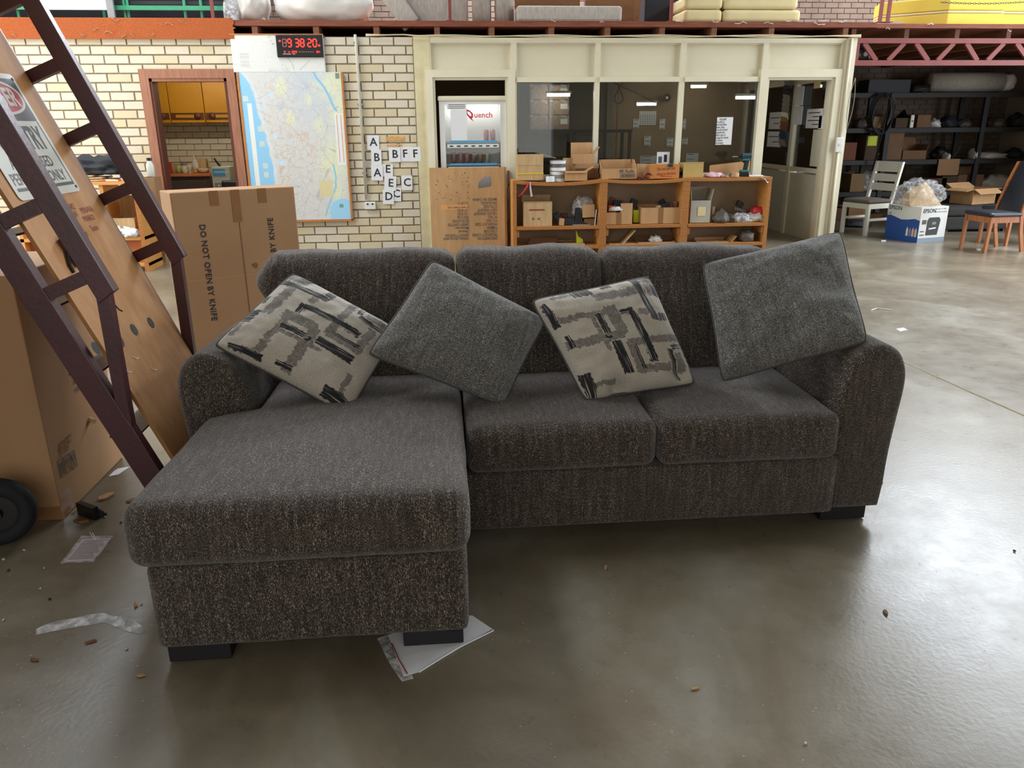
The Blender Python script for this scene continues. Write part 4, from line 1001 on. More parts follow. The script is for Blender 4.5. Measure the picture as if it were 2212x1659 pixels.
# conduit with power point
cd = thing('wall_conduit', 'white conduit pipe running down the brick wall to a power point', 'conduit', (onY(800, 440, 9.97).x, 9.97, onY(800, 452, 9.97).z))
pa, pb = onY(767, 74, 9.965), onY(792, 432, 9.965); xc = (pa.x+pb.x)/2
MB().tube([(pa.x, 9.965, 2.55), (xc, 9.965, 2.45), (xc, 9.965, pb.z)], 0.017, 10).build('pipe', 'pipe', cd, smooth=True)
for py in (92, 226, 374): z = onY(775, py, 9.965).z; MB().box((xc-0.03, 9.955, z-0.012), (xc+0.03, 9.995, z+0.012)).build('saddle_clip', 'steel_grey', cd)
z = onY(803, 444, 9.96).z; po = MB().box((xc-0.02, 9.94, z-0.045), (xc+0.11, 9.99, z+0.045)).build('power_point', 'white_plastic', cd, bevel=0.006)
for dx in (0.015, 0.075): MB().box((xc+dx-0.01, 9.936, z+0.01), (xc+dx+0.01, 9.941, z+0.03)).build('socket', 'ink', po)
# letter sheets
LET = [('A', 794, 292, 818, 324, 0.02, 'top letter A sheet beside the conduit'), ('B', 803, 323, 823, 357, .02, 'letter B sheet under the top letter A'), ('A', 803, 357, 826, 390, 0.03, 'letter A sheet under the letter B'),
       ('E', 826, 355, 848, 382, .05, 'upper letter E sheet beside the lower letter A'), ('E', 831, 380, 855, 412, .08, 'lower letter E sheet, tilted, under the upper E'), ('D', 828, 410, 850, 441, .04, 'letter D sheet at the bottom of the group'),
       ('C', 845, 405, 866, 435, .05, 'letter C sheet overlapping the letter D'), ('C', 868, 379, 890, 411, .0, 'letter C sheet standing alone at the right'), ('B', 841, 318, 864, 350, .02, 'letter B sheet in the row B F F'),
       ('F', 863, 317, 886, 349, -.02, 'first letter F sheet in the row B F F'), ('F', 885, 317, 908, 349, -.02, 'second letter F sheet in the row B F F, rightmost')]
for i, (ch, a, b, c, d, tl, lab) in enumerate(LET):
    Yl = 9.988-0.004*(i % 3); o = sheet('letter_sheet', 'white '+lab, 'paper', a, b, c, d, Yl, tilt=-tl, group='letter sheets on the brick wall')
    p = onY((a+c)/2+1, d-9, Yl-0.003); text(o, ch, 0.135, (p.x, p.y, p.z), (1, 0, -tl), (0, 0, 1), 'ink', align='CENTER', bold=0.002)
for i, (a, b, c, d) in enumerate(((835, 293, 873, 307), (836, 310, 868, 318))):
    pa, pb = onY(a, d, 9.997), onY(c, b, 9.997); r = random.Random(i)
    n = 12; pts = [(pa.x+(pb.x-pa.x)*t/n, 9.997, pb.z-r.random()*0.015) for t in range(n+1)]+[(pa.x+(pb.x-pa.x)*t/n, 9.997, pa.z+r.random()*0.02) for t in range(n, -1, -1)]
    tag(MB().prism(pts, (0, -0.004, 0)).build('torn_sticker', 'orange_residue'), ['upper', 'lower'][i]+' torn orange sticker remnant above the letter sheets', 'sticker')

# ------------------------------------------------------------------ kitchen doorway and kitchen
dl, dr, dzt = onY(300, 200, 9.96).x+0.005, onY(505, 160, 9.96).x, onY(400, 149, 9.96).z
dl = onY(298, 152, 9.96).x; dr = onY(506, 152, 9.96).x
d1 = struct('door_1', MB().box((dl, 9.955, 0), (dl+0.105, 10.0, dzt)).box((dr-0.10, 9.955, 0), (dr, 10.0, dzt)).box((dl, 9.956, dzt-0.10), (dr, 10.0, dzt)), 'door_timber')
MB().box((dl+0.10, 9.97, 0), (dl+0.135, 10.15, dzt-0.10)).build('jamb', 'door_timber_dark', d1)
MB().box((dr-0.135, 9.97, 0), (dr-0.10, 10.15, dzt-0.10)).build('jamb', 'door_timber_dark', d1)
MB().box((dl+0.10, 9.97, dzt-0.135), (dr-0.10, 10.15, dzt-0.10)).build('head_jamb', 'door_timber', d1)
kl = thing('kitchen_fill_lamp', 'unseen fluorescent lamp added on the kitchen ceiling for light', 'lamp', (-3.2, 11.2, 2.40)); MB().box((-3.8, 11.15, 2.45), (-2.6, 11.25, 2.499)).build('batten', 'white_plastic', kl); MB().cyl((-3.8, 11.2, 2.43), (-2.6, 11.2, 2.43), .019, n=10).build('tube', mat('kitchen_fill_tube', '#fff4dc', .4, var=0, emit=75), kl)  # lamp added out of view to brighten the kitchen
struct('ceiling_kitchen', MB().box((-5.0, 10.13, 2.5), (-2.0, 12.85, 2.53)), 'paint_inner')
KY = 12.44
kz0, kz1 = onY(420, 266, KY).z, onY(420, 173, KY).z
edges = [onY(322, 250, KY).x-0.3, onY(368.5, 250, KY).x, onY(443, 250, KY).x, onY(517, 250, KY).x]
wherek = ['leftmost', 'middle', 'rightmost']
for i in range(3):
    a, b = edges[i]+0.006, edges[i+1]-0.006
    o = thing('wall_cupboard', 'mustard yellow kitchen wall cupboard, %s seen through the doorway' % wherek[i], 'cupboard', ((a+b)/2, KY+0.17, kz0), 'kitchen wall cupboards')
    MB().box((a, KY+0.02, kz0), (b, KY+0.34, kz1)).build('carcass', 'yellow_laminate', o)
    dd = MB().box((a, KY, kz0+0.01), (b, KY+0.018, kz1)).build('door', 'yellow_laminate', o, bevel=0.003)
    za, zb2 = kz0+0.05, kz0+0.145
    MB().box((a+0.01, KY-0.012, za), (b-0.01, KY, zb2)).build('handle_rail', 'handle_brown', dd)
    side = 1 if i != 2 else -1
    gx0, gx1 = (a+0.07, a+0.34) if i != 2 else (b-0.36, b-0.07)
    MB().cyl((gx0+.02, KY-0.014, (za+zb2)/2), (gx0+.02, KY-0.011, (za+zb2)/2), 0.022, n=12).box((gx0+.02, KY-0.0145, za+0.027), (gx1-.02, KY-0.0115, zb2-0.027)).cyl((gx1-.02, KY-0.014, (za+zb2)/2), (gx1-.02, KY-0.011, (za+zb2)/2), 0.022, n=12).build('finger_slot', 'yellow_laminate', dd)
    kx = b-0.10 if i != 2 else a+0.10
    MB().lathe([(0.04, -0.03), (0.05, -0.02), (0.045, -0.012)], (kx, KY, (za+zb2)/2), 16, 'y').build('knob', 'door_timber_dark', dd, smooth=True)
BY = 12.05
bz = onY(420, 376, BY).z; bx0, bx1 = onY(350, 380, BY).x-0.6, onY(452, 378, BY).x
kb = thing('kitchen_bench', 'dark kitchen bench with an orange worktop beyond the doorway', 'bench', ((bx0+bx1)/2, BY+0.3, 0))
MB().box((bx0, BY, bz-0.035), (bx1+0.01, 12.75, bz)).build('worktop', 'bench_top', kb, bevel=0.005)
MB().box((bx0, BY+0.03, 0), (bx1-0.005, 12.75, bz-0.035)).build('carcass', 'bench_body', kb)
MB().box((onY(358, 395, BY).x, BY+0.012, 0.1), (onY(445, 395, BY).x, BY+0.03, bz-0.09)).build('door', 'bench_body', kb, bevel=0.003)
IY = BY+0.25
def kx(px): return onY(px, 365, IY).x
c = Vector((kx(365), IY, bz)); cn = thing('red_packet', 'red drink mix packet on the kitchen bench', 'packet', c)
MB().box((c.x-0.05, IY-0.03, bz), (c.x+0.04, IY+0.03, bz+0.16)).build('pack', 'red_plastic', cn, bevel=0.006)
MB().cyl((c.x-0.01, IY-0.033, bz+.08), (c.x-0.01, IY-0.03, bz+.08), 0.022, n=12).build('emblem', 'white_paper', cn)
def jar(name, label, cat, px, prof, m, extra=None):
    c = Vector((kx(px), IY, bz)); o = thing(name, label, cat, c)
    MB().lathe(prof, c, 18).build('body', m, o, smooth=True)
    if extra: extra(o, c)
    return o
jar('drinking_glass', 'green drinking glass on the kitchen bench', 'glass', 387, [(.03, 0), (.034, .01), (.042, .12)], 'glass_green')
def mug_x(o, c):
    MB().tube([c+Vector((-0.035, 0, .03)), c+Vector((-0.075, 0, .04)), c+Vector((-0.08, 0, .075)), c+Vector((-0.04, 0, .09))], 0.007, 6).build('handle', 'ceramic', o, smooth=True)
    MB().lathe([(.044, .112), (.046, .115), (.046, .15), (.03, .152)], c, 18).build('lid', 'steel_grey', o)
jar('mug', 'cream mug with dark lid on the kitchen bench', 'mug', 399, [(.034, 0), (.04, .01), (.045, .11)], 'ceramic', mug_x)
jar('drinking_glass', 'clear stemmed glass beside the cream mug', 'glass', 410, [(.03, 0), (.008, .01), (.008, .03), (.035, .06), (.038, .13)], 'glass_clear')
def bottle_x(o, c): MB().lathe([(.041, .02), (.041, .06)], c, 18).build('liquid_band', 'amber', o); MB().lathe([(.016, .215), (.02, .22), (.015, .25)], c, 12).build('cap', 'white_plastic', o)
jar('spray_bottle', 'tall white bottle with amber base on the kitchen bench', 'bottle', 423, [(.04, 0), (.04, .13), (.03, .18), (.016, .21), (.016, .22)], 'white_plastic', bottle_x)
jar('bowl', 'shallow pale bowl beside the tall bottle', 'bowl', 438, [(.03, 0), (.05, .015), (.09, .07), (.085, .07), (.04, .02)], 'ceramic')
c = Vector((kx(432), IY+0.12, bz)); tag(MB().box((c.x-.07, IY+.1, bz), (c.x+.07, IY+.22, bz+.2)).build('paper_bag', 'carton_pale', bevel=0.01), 'kraft paper bag behind the bottle on the kitchen bench', 'bag')
c = Vector((kx(378), IY+0.1, bz)); tag(MB().box((c.x-.06, IY+.08, bz), (c.x+.07, IY+.2, bz+.13)).build('small_carton', 'carton_pale', bevel=0.005), 'small brown carton behind the green glass', 'carton')
# water cooler and black chair back
WY = 11.55
wx0, wx1 = onY(457, 380, WY).x, onY(497, 380, WY).x; wz = onY(470, 360, WY).z
wc = thing('water_cooler', 'white water cooler with a blue label beyond the doorway', 'water cooler', ((wx0+wx1)/2, WY+0.17, 0))
MB().box((wx0, WY, 0), (wx1, WY+0.34, wz)).build('cabinet', mat('cooler_cream', '#c5c3b4', 0.45, var=0.05), wc, bevel=0.015)
lb = MB().box((wx0+0.02, WY-0.004, wz-0.13), (wx1-0.06, WY+0.002, wz-0.03)).build('label', 'blue_strip', wc)
text(wc, 'waterlogic', 0.05, (wx0+0.035, WY-0.0055, wz-0.085), (1, 0, 0), (0, 0, 1), 'white_paper', bold=0.001)
MB().box((wx0+0.03, WY-0.003, wz-0.36), (wx1-0.09, WY+0.01, wz-0.22)).build('tap_recess', 'grey_wall', wc)
MB().cyl((wx0+0.09, WY-0.03, wz-0.26), (wx0+0.09, WY, wz-0.26), 0.012, n=8).build('tap', 'white_plastic', wc)
hx = (wx0+wx1)/2
MB().tube([(hx-0.02, WY+0.1, wz+0.0), (hx-0.06, WY+0.1, wz+0.06), (hx-0.09, WY+0.1, wz+0.11)], 0.014, 8).build('pipe_spout', 'black_plastic', wc, smooth=True)
QY = 11.0
q0, q1, qz = onY(477, 390, QY).x, onY(530, 390, QY).x, onY(490, 390, QY).z
oc = thing('office_chair', 'black chair back just above the big carton in the doorway', 'chair', ((q0+q1)/2, QY+0.2, 0))
MB().box((q0, QY, qz-0.36), (q1, QY+0.05, qz)).build('backrest', 'black_plastic', oc, bevel=0.02)
MB().box((q0, QY+0.02, 0.42), (q1, QY+0.45, 0.48)).build('seat', 'black_plastic', oc, bevel=0.02)
for xx in (q0+0.03, q1-0.03):
    MB().box((xx-0.015, QY+0.01, 0), (xx+0.015, QY+0.04, qz-0.3)).build('leg', 'steel_dark', oc); MB().box((xx-0.015, QY+0.4, 0), (xx+0.015, QY+0.43, 0.42)).build('leg', 'steel_dark', oc)

# ------------------------------------------------------------------ generic cartons
def carton(label, x0, x1, y0, y1, z0, z1, m='carton_light', flaps=(), t=0.006, name='carton', group=None, tape=False, rz=0.0, inner=None):
    """open-topped carton with real walls; flaps = list of (side, length, angle from vertical outwards in degrees)"""
    base = Vector(((x0+x1)/2, (y0+y1)/2, z0)); o = thing(name, label, 'carton', base, group)
    hw, hd, h = (x1-x0)/2, (y1-y0)/2, z1-z0; ca, sa = math.cos(rz), math.sin(rz)
    R_ = lambda x, y, z: base+Vector((x*ca-y*sa, x*sa+y*ca, z)); V_ = lambda x, y, z: Vector((x*ca-y*sa, x*sa+y*ca, z))
    b = MB()
    for (cx, cy_, ax, ay) in ((0, -hd+t/2, hw, t/2), (0, hd-t/2, hw, t/2), (-hw+t/2, 0, t/2, hd-t), (hw-t/2, 0, t/2, hd-t)):
        b.obox(R_(cx, cy_, h/2), V_(ax, 0, 0), V_(0, ay, 0), V_(0, 0, h/2))
    b.obox(R_(0, 0, t/2), V_(hw-t, 0, 0), V_(0, hd-t, 0), V_(0, 0, t/2))
    b.build('walls', m, o)
    for side, L, ang in flaps:
        a = math.radians(ang); s_, c_ = math.sin(a), math.cos(a)
        if side == 'f': c0, w, out = (0, -hd+t/2, h), (hw, 0, 0), (0, -1, 0)
        if side == 'b': c0, w, out = (0, hd-t/2, h), (hw, 0, 0), (0, 1, 0)
        if side == 'l': c0, w, out = (-hw+t/2, 0, h), (0, hd, 0), (-1, 0, 0)
        if side == 'r': c0, w, out = (hw-t/2, 0, h), (0, hd, 0), (1, 0, 0)
        d = V_(out[0]*s_, out[1]*s_, c_); n = V_(out[0]*c_, out[1]*c_, -s_)
        MB().obox(R_(*c0)+d*L/2, V_(*w), n*t/2, d*L/2).build('flap', m, o)
    if tape: MB().obox(R_(0, -hd-0.001, h*0.5), V_(0.03, 0, 0), V_(0, 0.001, 0), V_(0, 0, h*0.5)).build('tape', 'kraft_tape', o)
    return o
def PB(px0, py0, px1, py1, Y): 
    a, b = onY(px0, py1, Y), onY(px1, py0, Y); return a.x, b.x, a.z, b.z
def lump(name, label, cat, px, py, Y, sc, m, seed=1, amp=.3, freq=2, flat=True, group=None, z0=None):
    p = onY(px, py, Y); z = z0 if z0 is not None else p.z
    o = MB().blob((p.x, Y, z+sc[2]*0.55), sc, seed, amp, freq, 3, flat=-sc[2]*0.55).build(name, m, smooth=True); return tag(o, label, cat, group)
def block(name, label, cat, px0, py0, px1, py1, Y, d, m, tilt=0, group=None, z0=None, bevel=0.004):
    x0, x1, za, zb = PB(px0, py0, px1, py1, Y); h = zb-za; za = z0 if z0 is not None else za
    c = Vector(((x0+x1)/2, Y+d/2, za+h/2+abs(math.sin(tilt))*(x1-x0)/2*0.9)); ax = Vector((math.cos(tilt), 0, math.sin(tilt))); az = Vector((-math.sin(tilt), 0, math.cos(tilt)))
    o = MB().obox(c, ax*(x1-x0)/2, (0, d/2, 0), az*h/2).build(name, m, bevel=bevel); return tag(o, label, cat, group)

# ------------------------------------------------------------------ three-bay shelf unit
SY0, SY1 = 9.50, 9.85
su = []
zT = onY(1380, 386, SY0).z
ups = [(1108, 1122), (1292, 1304), (1304, 1312), (1473, 1482), (1482, 1492), (1647, 1664)]
sag = [0.035, 0.025, 0.006]; tiers = [zT, onY(1380, 486, SY0).z, 0.10]
names = ['left', 'middle', 'right']
BX = []
for bay in range(3):
    xa, xb = onY(ups[2*bay][0], 430, SY0).x, onY(ups[2*bay+1][1], 430, SY0).x; t = 0.045; BX.append((xa+t, xb-t))
    o = thing('shelf_bay', 'orange chipboard shelf bay, %s of the three below the office windows' % names[bay], 'shelf', ((xa+xb)/2, SY0, 0), 'three shelf bays')
    for xx in (xa, xb-t):
        s_ = MB().box((xx, SY0+0.004, 0), (xx+t, SY1, zT)).build('side_panel', 'shelf_ply', o)
        MB().box((xx, SY0, 0), (xx+t, SY0+0.004, zT)).build('edge', 'shelf_edge', s_)
    for k, zz in enumerate(tiers):
        sg = sag[bay]*(1 if k == 0 else 0); x0_, x1_ = (xa, xb) if k == 0 else (xa+t, xb-t)
        zf = lambda u: zz-sg*(1-(2*u-1)**2)
        q = MB(); n = 14; th = 0.036
        q.grid(lambda u, v: (x0_+(x1_-x0_)*u, SY0-0.003+(SY1-SY0)*v, zf(u)), n, 1)
        q.grid(lambda u, v: (x0_+(x1_-x0_)*u, SY1-0.003-(SY1-SY0)*v, zf(u)-th), n, 1)
        q.build('shelf', 'shelf_ply', o)
        q = MB(); q.grid(lambda u, v: (x0_+(x1_-x0_)*u, SY0-0.006, zf(u)-th*(1-v)), n, 1); q.grid(lambda u, v: (x0_+(x1_-x0_)*u, SY0-0.006+0.003*v, zf(u)-th), n, 1); q.grid(lambda u, v: (x0_+(x1_-x0_)*u, SY0-0.006+0.003*v, zf(u)), n, 1)
        q.build('shelf_lip', 'shelf_edge', o)
    MB().box((xa+t, SY1-0.012, 0.1), (xb-t, SY1-0.002, zT-0.04)).build('back_panel', mat('shelf_back', '#95826c', 0.8, var=0.08), o)
    for k in (1,):
        for xx in (xa+t, xb-t-0.03): MB().box((xx, SY0+0.01, tiers[k]-0.036-0.09), (xx+0.03, SY1-0.03, tiers[k]-0.045)).build('cleat', 'shelf_edge', o)
def zt0(px):
    def one(q):
        b = 0 if px < 1300 else 1 if px < 1478 else 2; x0_, x1_ = BX[b][0]-.045, BX[b][1]+.045; u = min(1, max(0, (onY(q, 388, SY0).x-x0_)/(x1_-x0_))); return zT-sag[b]*(1-(2*u-1)**2)
    return max(one(px-28), one(px+28))+.002
cl = thing('spring_clamp', 'small steel clamp on the right corner of the shelf unit', 'clamp', onY(1655, 385, 9.48))
q = onY(1652, 386, 9.485); MB().tube([q+Vector((-0.05, 0, .015)), q+Vector((0, -.01, -0.01)), q+Vector((.03, -.01, -.05)), q+Vector((.05, 0, -.04))], 0.01, 6).build('jaw', 'steel_grey', cl, smooth=True)
rb_ = thing('ribbon_tape', 'red and pink ribbon hanging over the left shelf edge', 'ribbon', onY(1140, 410, 9.48))
q = onY(1143, 393, 9.488)
MB().tube([q, q+Vector((-0.03, -0.006, -0.06)), q+Vector((-0.08, -0.004, -0.13)), q+Vector((-0.13, 0, -0.17))], [.006, .012, .01, .004], 6).build('red_tail', 'red_plastic', rb_)
MB().tube([q+Vector((.01, 0, 0)), q+Vector((0.015, -0.006, -0.08)), q+Vector((0.03, -0.004, -0.17))], [.006, .01, .012], 6).build('pink_tail', 'pink_paper', rb_)

# things on top of the unit
x0, x1, za, zb = PB(1118, 334, 1174, 388, 9.55); z_ = zt0(1146)
c = carton('battered carton with a yellow strap on the shelf top', x0, x1, 9.56, 9.80, z_, zb, 'carton_pale', [('r', .16, 105), ('f', .12, 178)], tape=False)
MB().box((x0-0.003, 9.553, z_+0.07), (x1+0.003, 9.557, z_+0.085)).build('strap', mat('yellow_strap', '#d8c026', 0.5, var=0.05), c)
for k, (py, lab) in enumerate(((383, 'lower white paint tin beside the battered carton'), (361, 'upper white paint tin stacked beside the battered carton'))):
    p = onY(1205, py, 9.65); zb0 = zt0(1205)+k*0.127; cpt = Vector((p.x, 9.66, zb0))
    o = thing('paint_tin', lab, 'tin', cpt, 'stacked paint tins')
    MB().lathe([(.095, 0), (.1, .004), (.1, .006), (.097, .01), (.097, .11), (.1, .114), (.1, .12)], cpt, 24).build('tin_body', 'white_paper', o, smooth=False)
    MB().lathe([(.0975, .04), (.0975, .085)], cpt, 24).build('label', 'ink_soft' if k else 'grey_wall', o)
    MB().lathe([(.085, .12), (.09, .124)], cpt, 24).build('lid', 'steel_grey', o)
p = onY(1189, 390, 9.53); cpt = Vector((p.x, 9.545, zt0(1189))); o = thing('tape_roll', 'white tape roll on the shelf edge before the paint tins', 'tape', cpt)
MB().lathe([(.05, 0), (.052, .003), (.052, .06), (.05, .063), (.028, .063), (.028, .0)], cpt, 22).build('roll', 'white_paper', o)
x0, x1, za, zb = PB(1221, 370, 1269, 390, 9.53); z_ = zt0(1245)
carton('open carton with raised flaps in front of the leaning carton', x0, x1, 9.54, 9.74, z_, zb, 'carton_light', [('b', .15, 0), ('l', .05, 85), ('f', .03, 120), ('r', .1, 60)])
x0, x1, za, zb = PB(1243, 349, 1283, 366, 9.72)
o = thing('shoe_box', 'low brown box below the leaning carton on the shelf top', 'box', ((x0+x1)/2+.06, 9.78, zt0(1270)))
bx_a, bx_b = onY(1270, 380, 9.7).x, onY(1292, 380, 9.7).x; zz = zt0(1270)
MB().box((x0, 9.7, zz), (bx_b, 9.86, zz+0.17)).build('box_body', 'carton_dark', o, bevel=0.004); MB().box((x0-.005, 9.695, zz+0.12), (bx_b+.005, 9.865, zz+0.175)).build('box_lid', 'carton', o)
carton('open carton leaning on top of the low brown box', onY(1237, 340, 9.72).x, onY(1284, 340, 9.72).x, 9.71, 9.86, zz+0.176, onY(1260, 332, 9.72).z, 'carton_light', [('b', .13, 8), ('r', .1, 40)], rz=0.0)
x0, x1, za, zb = PB(1301, 364, 1376, 388, 9.53); z_ = zt0(1336)
c = carton('shallow tray carton printed 48 Rolls on the shelf top', x0, x1, 9.54, 9.78, z_, zb, 'carton_light', [])
tz = zb+0.10
MB().prism([(x0, 9.775, zb), (x1, 9.775, zb), (x1-0.02, 9.775, tz), (x0+0.02, 9.775, tz)], (0, 0.006, 0)).build('raised_back', 'carton_light', c)
MB().prism([(x1-0.006, 9.54, zb), (x1-0.006, 9.775, zb), (x1-0.006, 9.775, tz), (x1-0.006, 9.68, tz)], (0.006, 0, 0)).build('raised_side', 'carton_light', c)
MB().prism([(x0, 9.60, zb), (x0, 9.775, zb), (x0, 9.775, tz)], (0.006, 0, 0)).build('raised_side', 'carton_light', c)
p = onY(1337, 371.5, 9.54); text(c, '48 Rolls', 0.058, (p.x, 9.536, p.z-0.01), (1, 0, 0), (0, 0, 1), 'ink_soft', bold=0.001)
a, b = onY(1339, 384, 9.54), onY(1372, 375, 9.54); bc = MB().box((a.x, 9.5365, a.z), (b.x, 9.538, a.z+.004)).box((a.x, 9.5365, b.z), (b.x, 9.538, b.z+.004)).box((a.x, 9.5365, a.z), (a.x+.004, 9.538, b.z)).box((b.x-.004, 9.5365, a.z), (b.x, 9.538, b.z))
r = random.Random(2)
for i in range(13): xx = a.x+0.02+i*(b.x-a.x-.04)/12; bc.box((xx, 9.5365, a.z+.008), (xx+r.uniform(.003, .008), 9.538, b.z-.006))
bc.build('barcode', 'ink_soft', c)
x0, x1, za, zb = PB(1376, 355, 1404, 384, 9.62)
carton('plain small carton between the tray carton and the orange box', x0, x1, 9.64, 9.82, zt0(1390), zb, 'carton_pale')
p = onY(1389, 381, 9.55)
for i, (dx, dz, lab) in enumerate(((-.05, 0, 'left red and black spring clip in the heap by the orange box'), (.02, .0, 'front red and black spring clip in the heap'), (.06, .045, 'upper red and black spring clip lying on the heap'))):
    o = thing('spring_clip', lab, 'clip', (p.x+dx, 9.56, zt0(1390)+dz), 'heap of spring clips'); c0 = Vector((p.x+dx, 9.56, zt0(1390)+dz))
    MB().tube([c0+Vector((-.045, 0, .012)), c0+Vector((0, 0, .02)), c0+Vector((.04, .02, .035))], [.008, .012, .01], 7).build('jaw', 'red_plastic', o, smooth=True)
    MB().tube([c0+Vector((-.03, -.02, .015)), c0+Vector((.0, 0, .03)), c0+Vector((.05, -.02, .015))], [.008, .01, .008], 7).build('handle', 'black_plastic', o, smooth=True)
x0, x1, za, zb = PB(1404, 355, 1469, 386, 9.55); z_ = zt0(1437)
o = thing('orange_box', 'orange box with red handwriting on the shelf top', 'box', ((x0+x1)/2, 9.64, z_))
MB().box((x0, 9.56, z_), (x1, 9.76, zb)).build('box_body', mat('orange_card', '#bf7c3d', 0.75, var=0.08), o, bevel=0.004)
for i, s in enumerate(('Do not put any', 'thing in the box')): text(o, s, 0.05, (x0+0.09, 9.557, zb-0.07-0.06*i), (1, 0, 0.06), (0, 0, 1), 'ink_red', bold=0.0003, sx=0.72)
MB().box((x0+.14, 9.557, z_+.025), (x0+.28, 9.559, z_+.032)).build('underline', 'red_plastic', o); MB().box((x0+.22, 9.553, zb-.028), (x0+.28, 9.558, zb+.006)).build('tape_tab', 'teal_dark', o)
p = onY(1473, 376, 9.58); o = thing('tape_roll', 'black tape roll standing beside the orange box', 'tape', (p.x, 9.6, zt0(1473)))
MB().lathe([(.022, -.02), (.045, -.02), (.045, .02), (.022, .02), (.022, -.02)], (p.x, 9.6, zt0(1473)+.045), 20, 'y').build('roll', 'black_plastic', o)
x0, x1, za, zb = PB(1476, 352, 1521, 382, 9.55); z_ = zT+.002
carton('olive tan carton beside the orange box', x0, x1, 9.56, 9.78, z_, zb, mat('olive_card', '#b79d5e', 0.8, var=0.06), [('f', .01, 30)])
x0, x1, za, zb = PB(1533, 351, 1622, 381, 9.74)
o = tag(MB().prism([(x0, 9.76, z_), (x1, 9.76, z_), (x1, 9.76, zb+.02), (x0, 9.76, zb-.03)], (0, .01, 0)).build('cardboard_strip', 'carton_light'), 'low cardboard strip leaning on the window behind the drill', 'cardboard')
for i, (px, sx, sz, lab) in enumerate(((1540, .10, .035, 'crumpled pink paper heap on the shelf top'), (1560, .06, .02, 'small pink paper scrap beside the heap'))):
    lump('pink_papers', lab, 'paper', px, 380, 9.62, (sx, .07, sz), 'pink_paper', seed=i+3, amp=.5, z0=z_)
p = onY(1570, 378, 9.56); tag(MB().obox((p.x, 9.57, z_+.03), (.035, 0, .022), (0, .03, 0), (-.004, 0, .006)).build('paint_scraper', 'steel_grey'), 'silver and red scraper lying before the drill', 'scraper')
p = onY(1587, 377, 9.57); o = thing('tape_roll', 'tan tape roll beside the cordless driver', 'tape', (p.x, 9.58, z_))
MB().lathe([(.055, 0), (.057, .003), (.057, .047), (.055, .05), (.03, .05), (.03, 0)], (p.x, 9.58, z_), 24).build('roll', 'carton_pale', o)
p = onY(1632, 378, 9.6); tag(MB().obox((p.x, 9.62, z_+.008), (.09, 0, .0), (0, .05, 0), (0, 0, .008)).build('paper_pad', 'white_paper'), 'small white paper pad right of the cordless driver', 'paper')
# cordless impact driver
p = onY(1607, 382, 9.60); s = Vector((p.x, 9.62, z_)); U_ = 0.0058
dr_ = thing('impact_driver', 'teal and black cordless impact driver on the shelf top', 'power tool', s)
MB().box((s.x-.055, s.y-.04, z_), (s.x+.06, s.y+.04, z_+.055)).build('battery', 'black_plastic', dr_, bevel=.008)
MB().box((s.x-.045, s.y-.036, z_+.055), (s.x+.055, s.y+.036, z_+.08)).build('battery_mount', 'teal', dr_, bevel=.006)
MB().prism([(s.x-.012, s.y-.018, z_+.08), (s.x+.04, s.y-.018, z_+.08), (s.x+.055, s.y-.018, z_+.20), (s.x+.005, s.y-.018, z_+.20)], (0, .036, 0)).build('grip', 'black_rubber', dr_, bevel=.006)
MB().box((s.x-.03, s.y-.024, z_+.19), (s.x+.055, s.y+.024, z_+.215)).build('neck', 'teal', dr_, bevel=.006)
MB().cyl((s.x-.045, s.y, z_+.242), (s.x+.075, s.y, z_+.246), .036, .034, 16).build('motor_housing', 'teal_dark', dr_, bevel=.004)
MB().cyl((s.x-.085, s.y, z_+.24), (s.x-.045, s.y, z_+.242), .018, .030, 16).build('nose_cone', 'black_plastic', dr_)
MB().cyl((s.x-.16, s.y, z_+.238), (s.x-.085, s.y, z_+.24), .006, n=8).build('bit', 'steel_grey', dr_)
MB().box((s.x-.022, s.y-.008, z_+.165), (s.x-.006, s.y+.008, z_+.195)).build('trigger', 'black_plastic', dr_)

# second tier
z2 = tiers[1]+.002
x0, x1, za, zb = PB(1131, 438, 1193, 488, 9.54)
c = carton('worn open carton with red print on the left middle shelf', x0, x1, 9.55, 9.78, z2, zb, 'carton_pale', [('b', .10, -35), ('f', .015, 20)])
for dx in (.11, .18): MB().box((x0+dx, 9.546, z2+.08), (x0+dx+.02, 9.549, z2+.10)).build('red_stamp', 'ink_red', c)
MB().box((x0+.07, 9.546, z2+.19), (x0+.26, 9.549, z2+.205)).build('red_print', 'ink_red', c)
g2 = 'timber feet on the shelves'
block('sofa_foot', 'black wooden foot tipped up behind the brown foot', 'furniture foot', 1200, 452, 1213, 476, 9.6, .07, 'black_paint', .5, g2, z2)
block('sofa_foot', 'dark red wooden foot beside the worn carton', 'furniture foot', 1212, 456, 1228, 478, 9.68, .1, 'door_timber_dark', .1, g2, z2)
block('sofa_foot', 'small pale ended wooden block at the shelf front', 'furniture foot', 1209, 473, 1219, 488, 9.53, .12, 'carton_light', -.1, g2, z2)
block('sofa_foot', 'low dark box shaped foot on the left middle shelf', 'furniture foot', 1218, 471, 1240, 487, 9.57, .12, 'steel_dark', 0, g2, z2)
lump('plastic_bag', 'crumpled clear plastic bag at the back of the left middle shelf', 'bag', 1260, 450, 9.70, (.13, .09, .16), 'milky_film', 4, .35, 2.2, z0=z2+.10)
p = onY(1252, 485, 9.58); o = thing('fan_foot', 'black flared furniture foot on the left middle shelf', 'furniture foot', (p.x, 9.6, z2))
MB().prism([(p.x-.09, 9.57, z2), (p.x+.14, 9.57, z2), (p.x+.03, 9.57, z2+.05), (p.x+.01, 9.57, z2+.21), (p.x-.05, 9.57, z2+.21), (p.x-.06, 9.57, z2+.08)], (0, .07, 0)).build('foot_body', 'black_paint', o, bevel=.008)
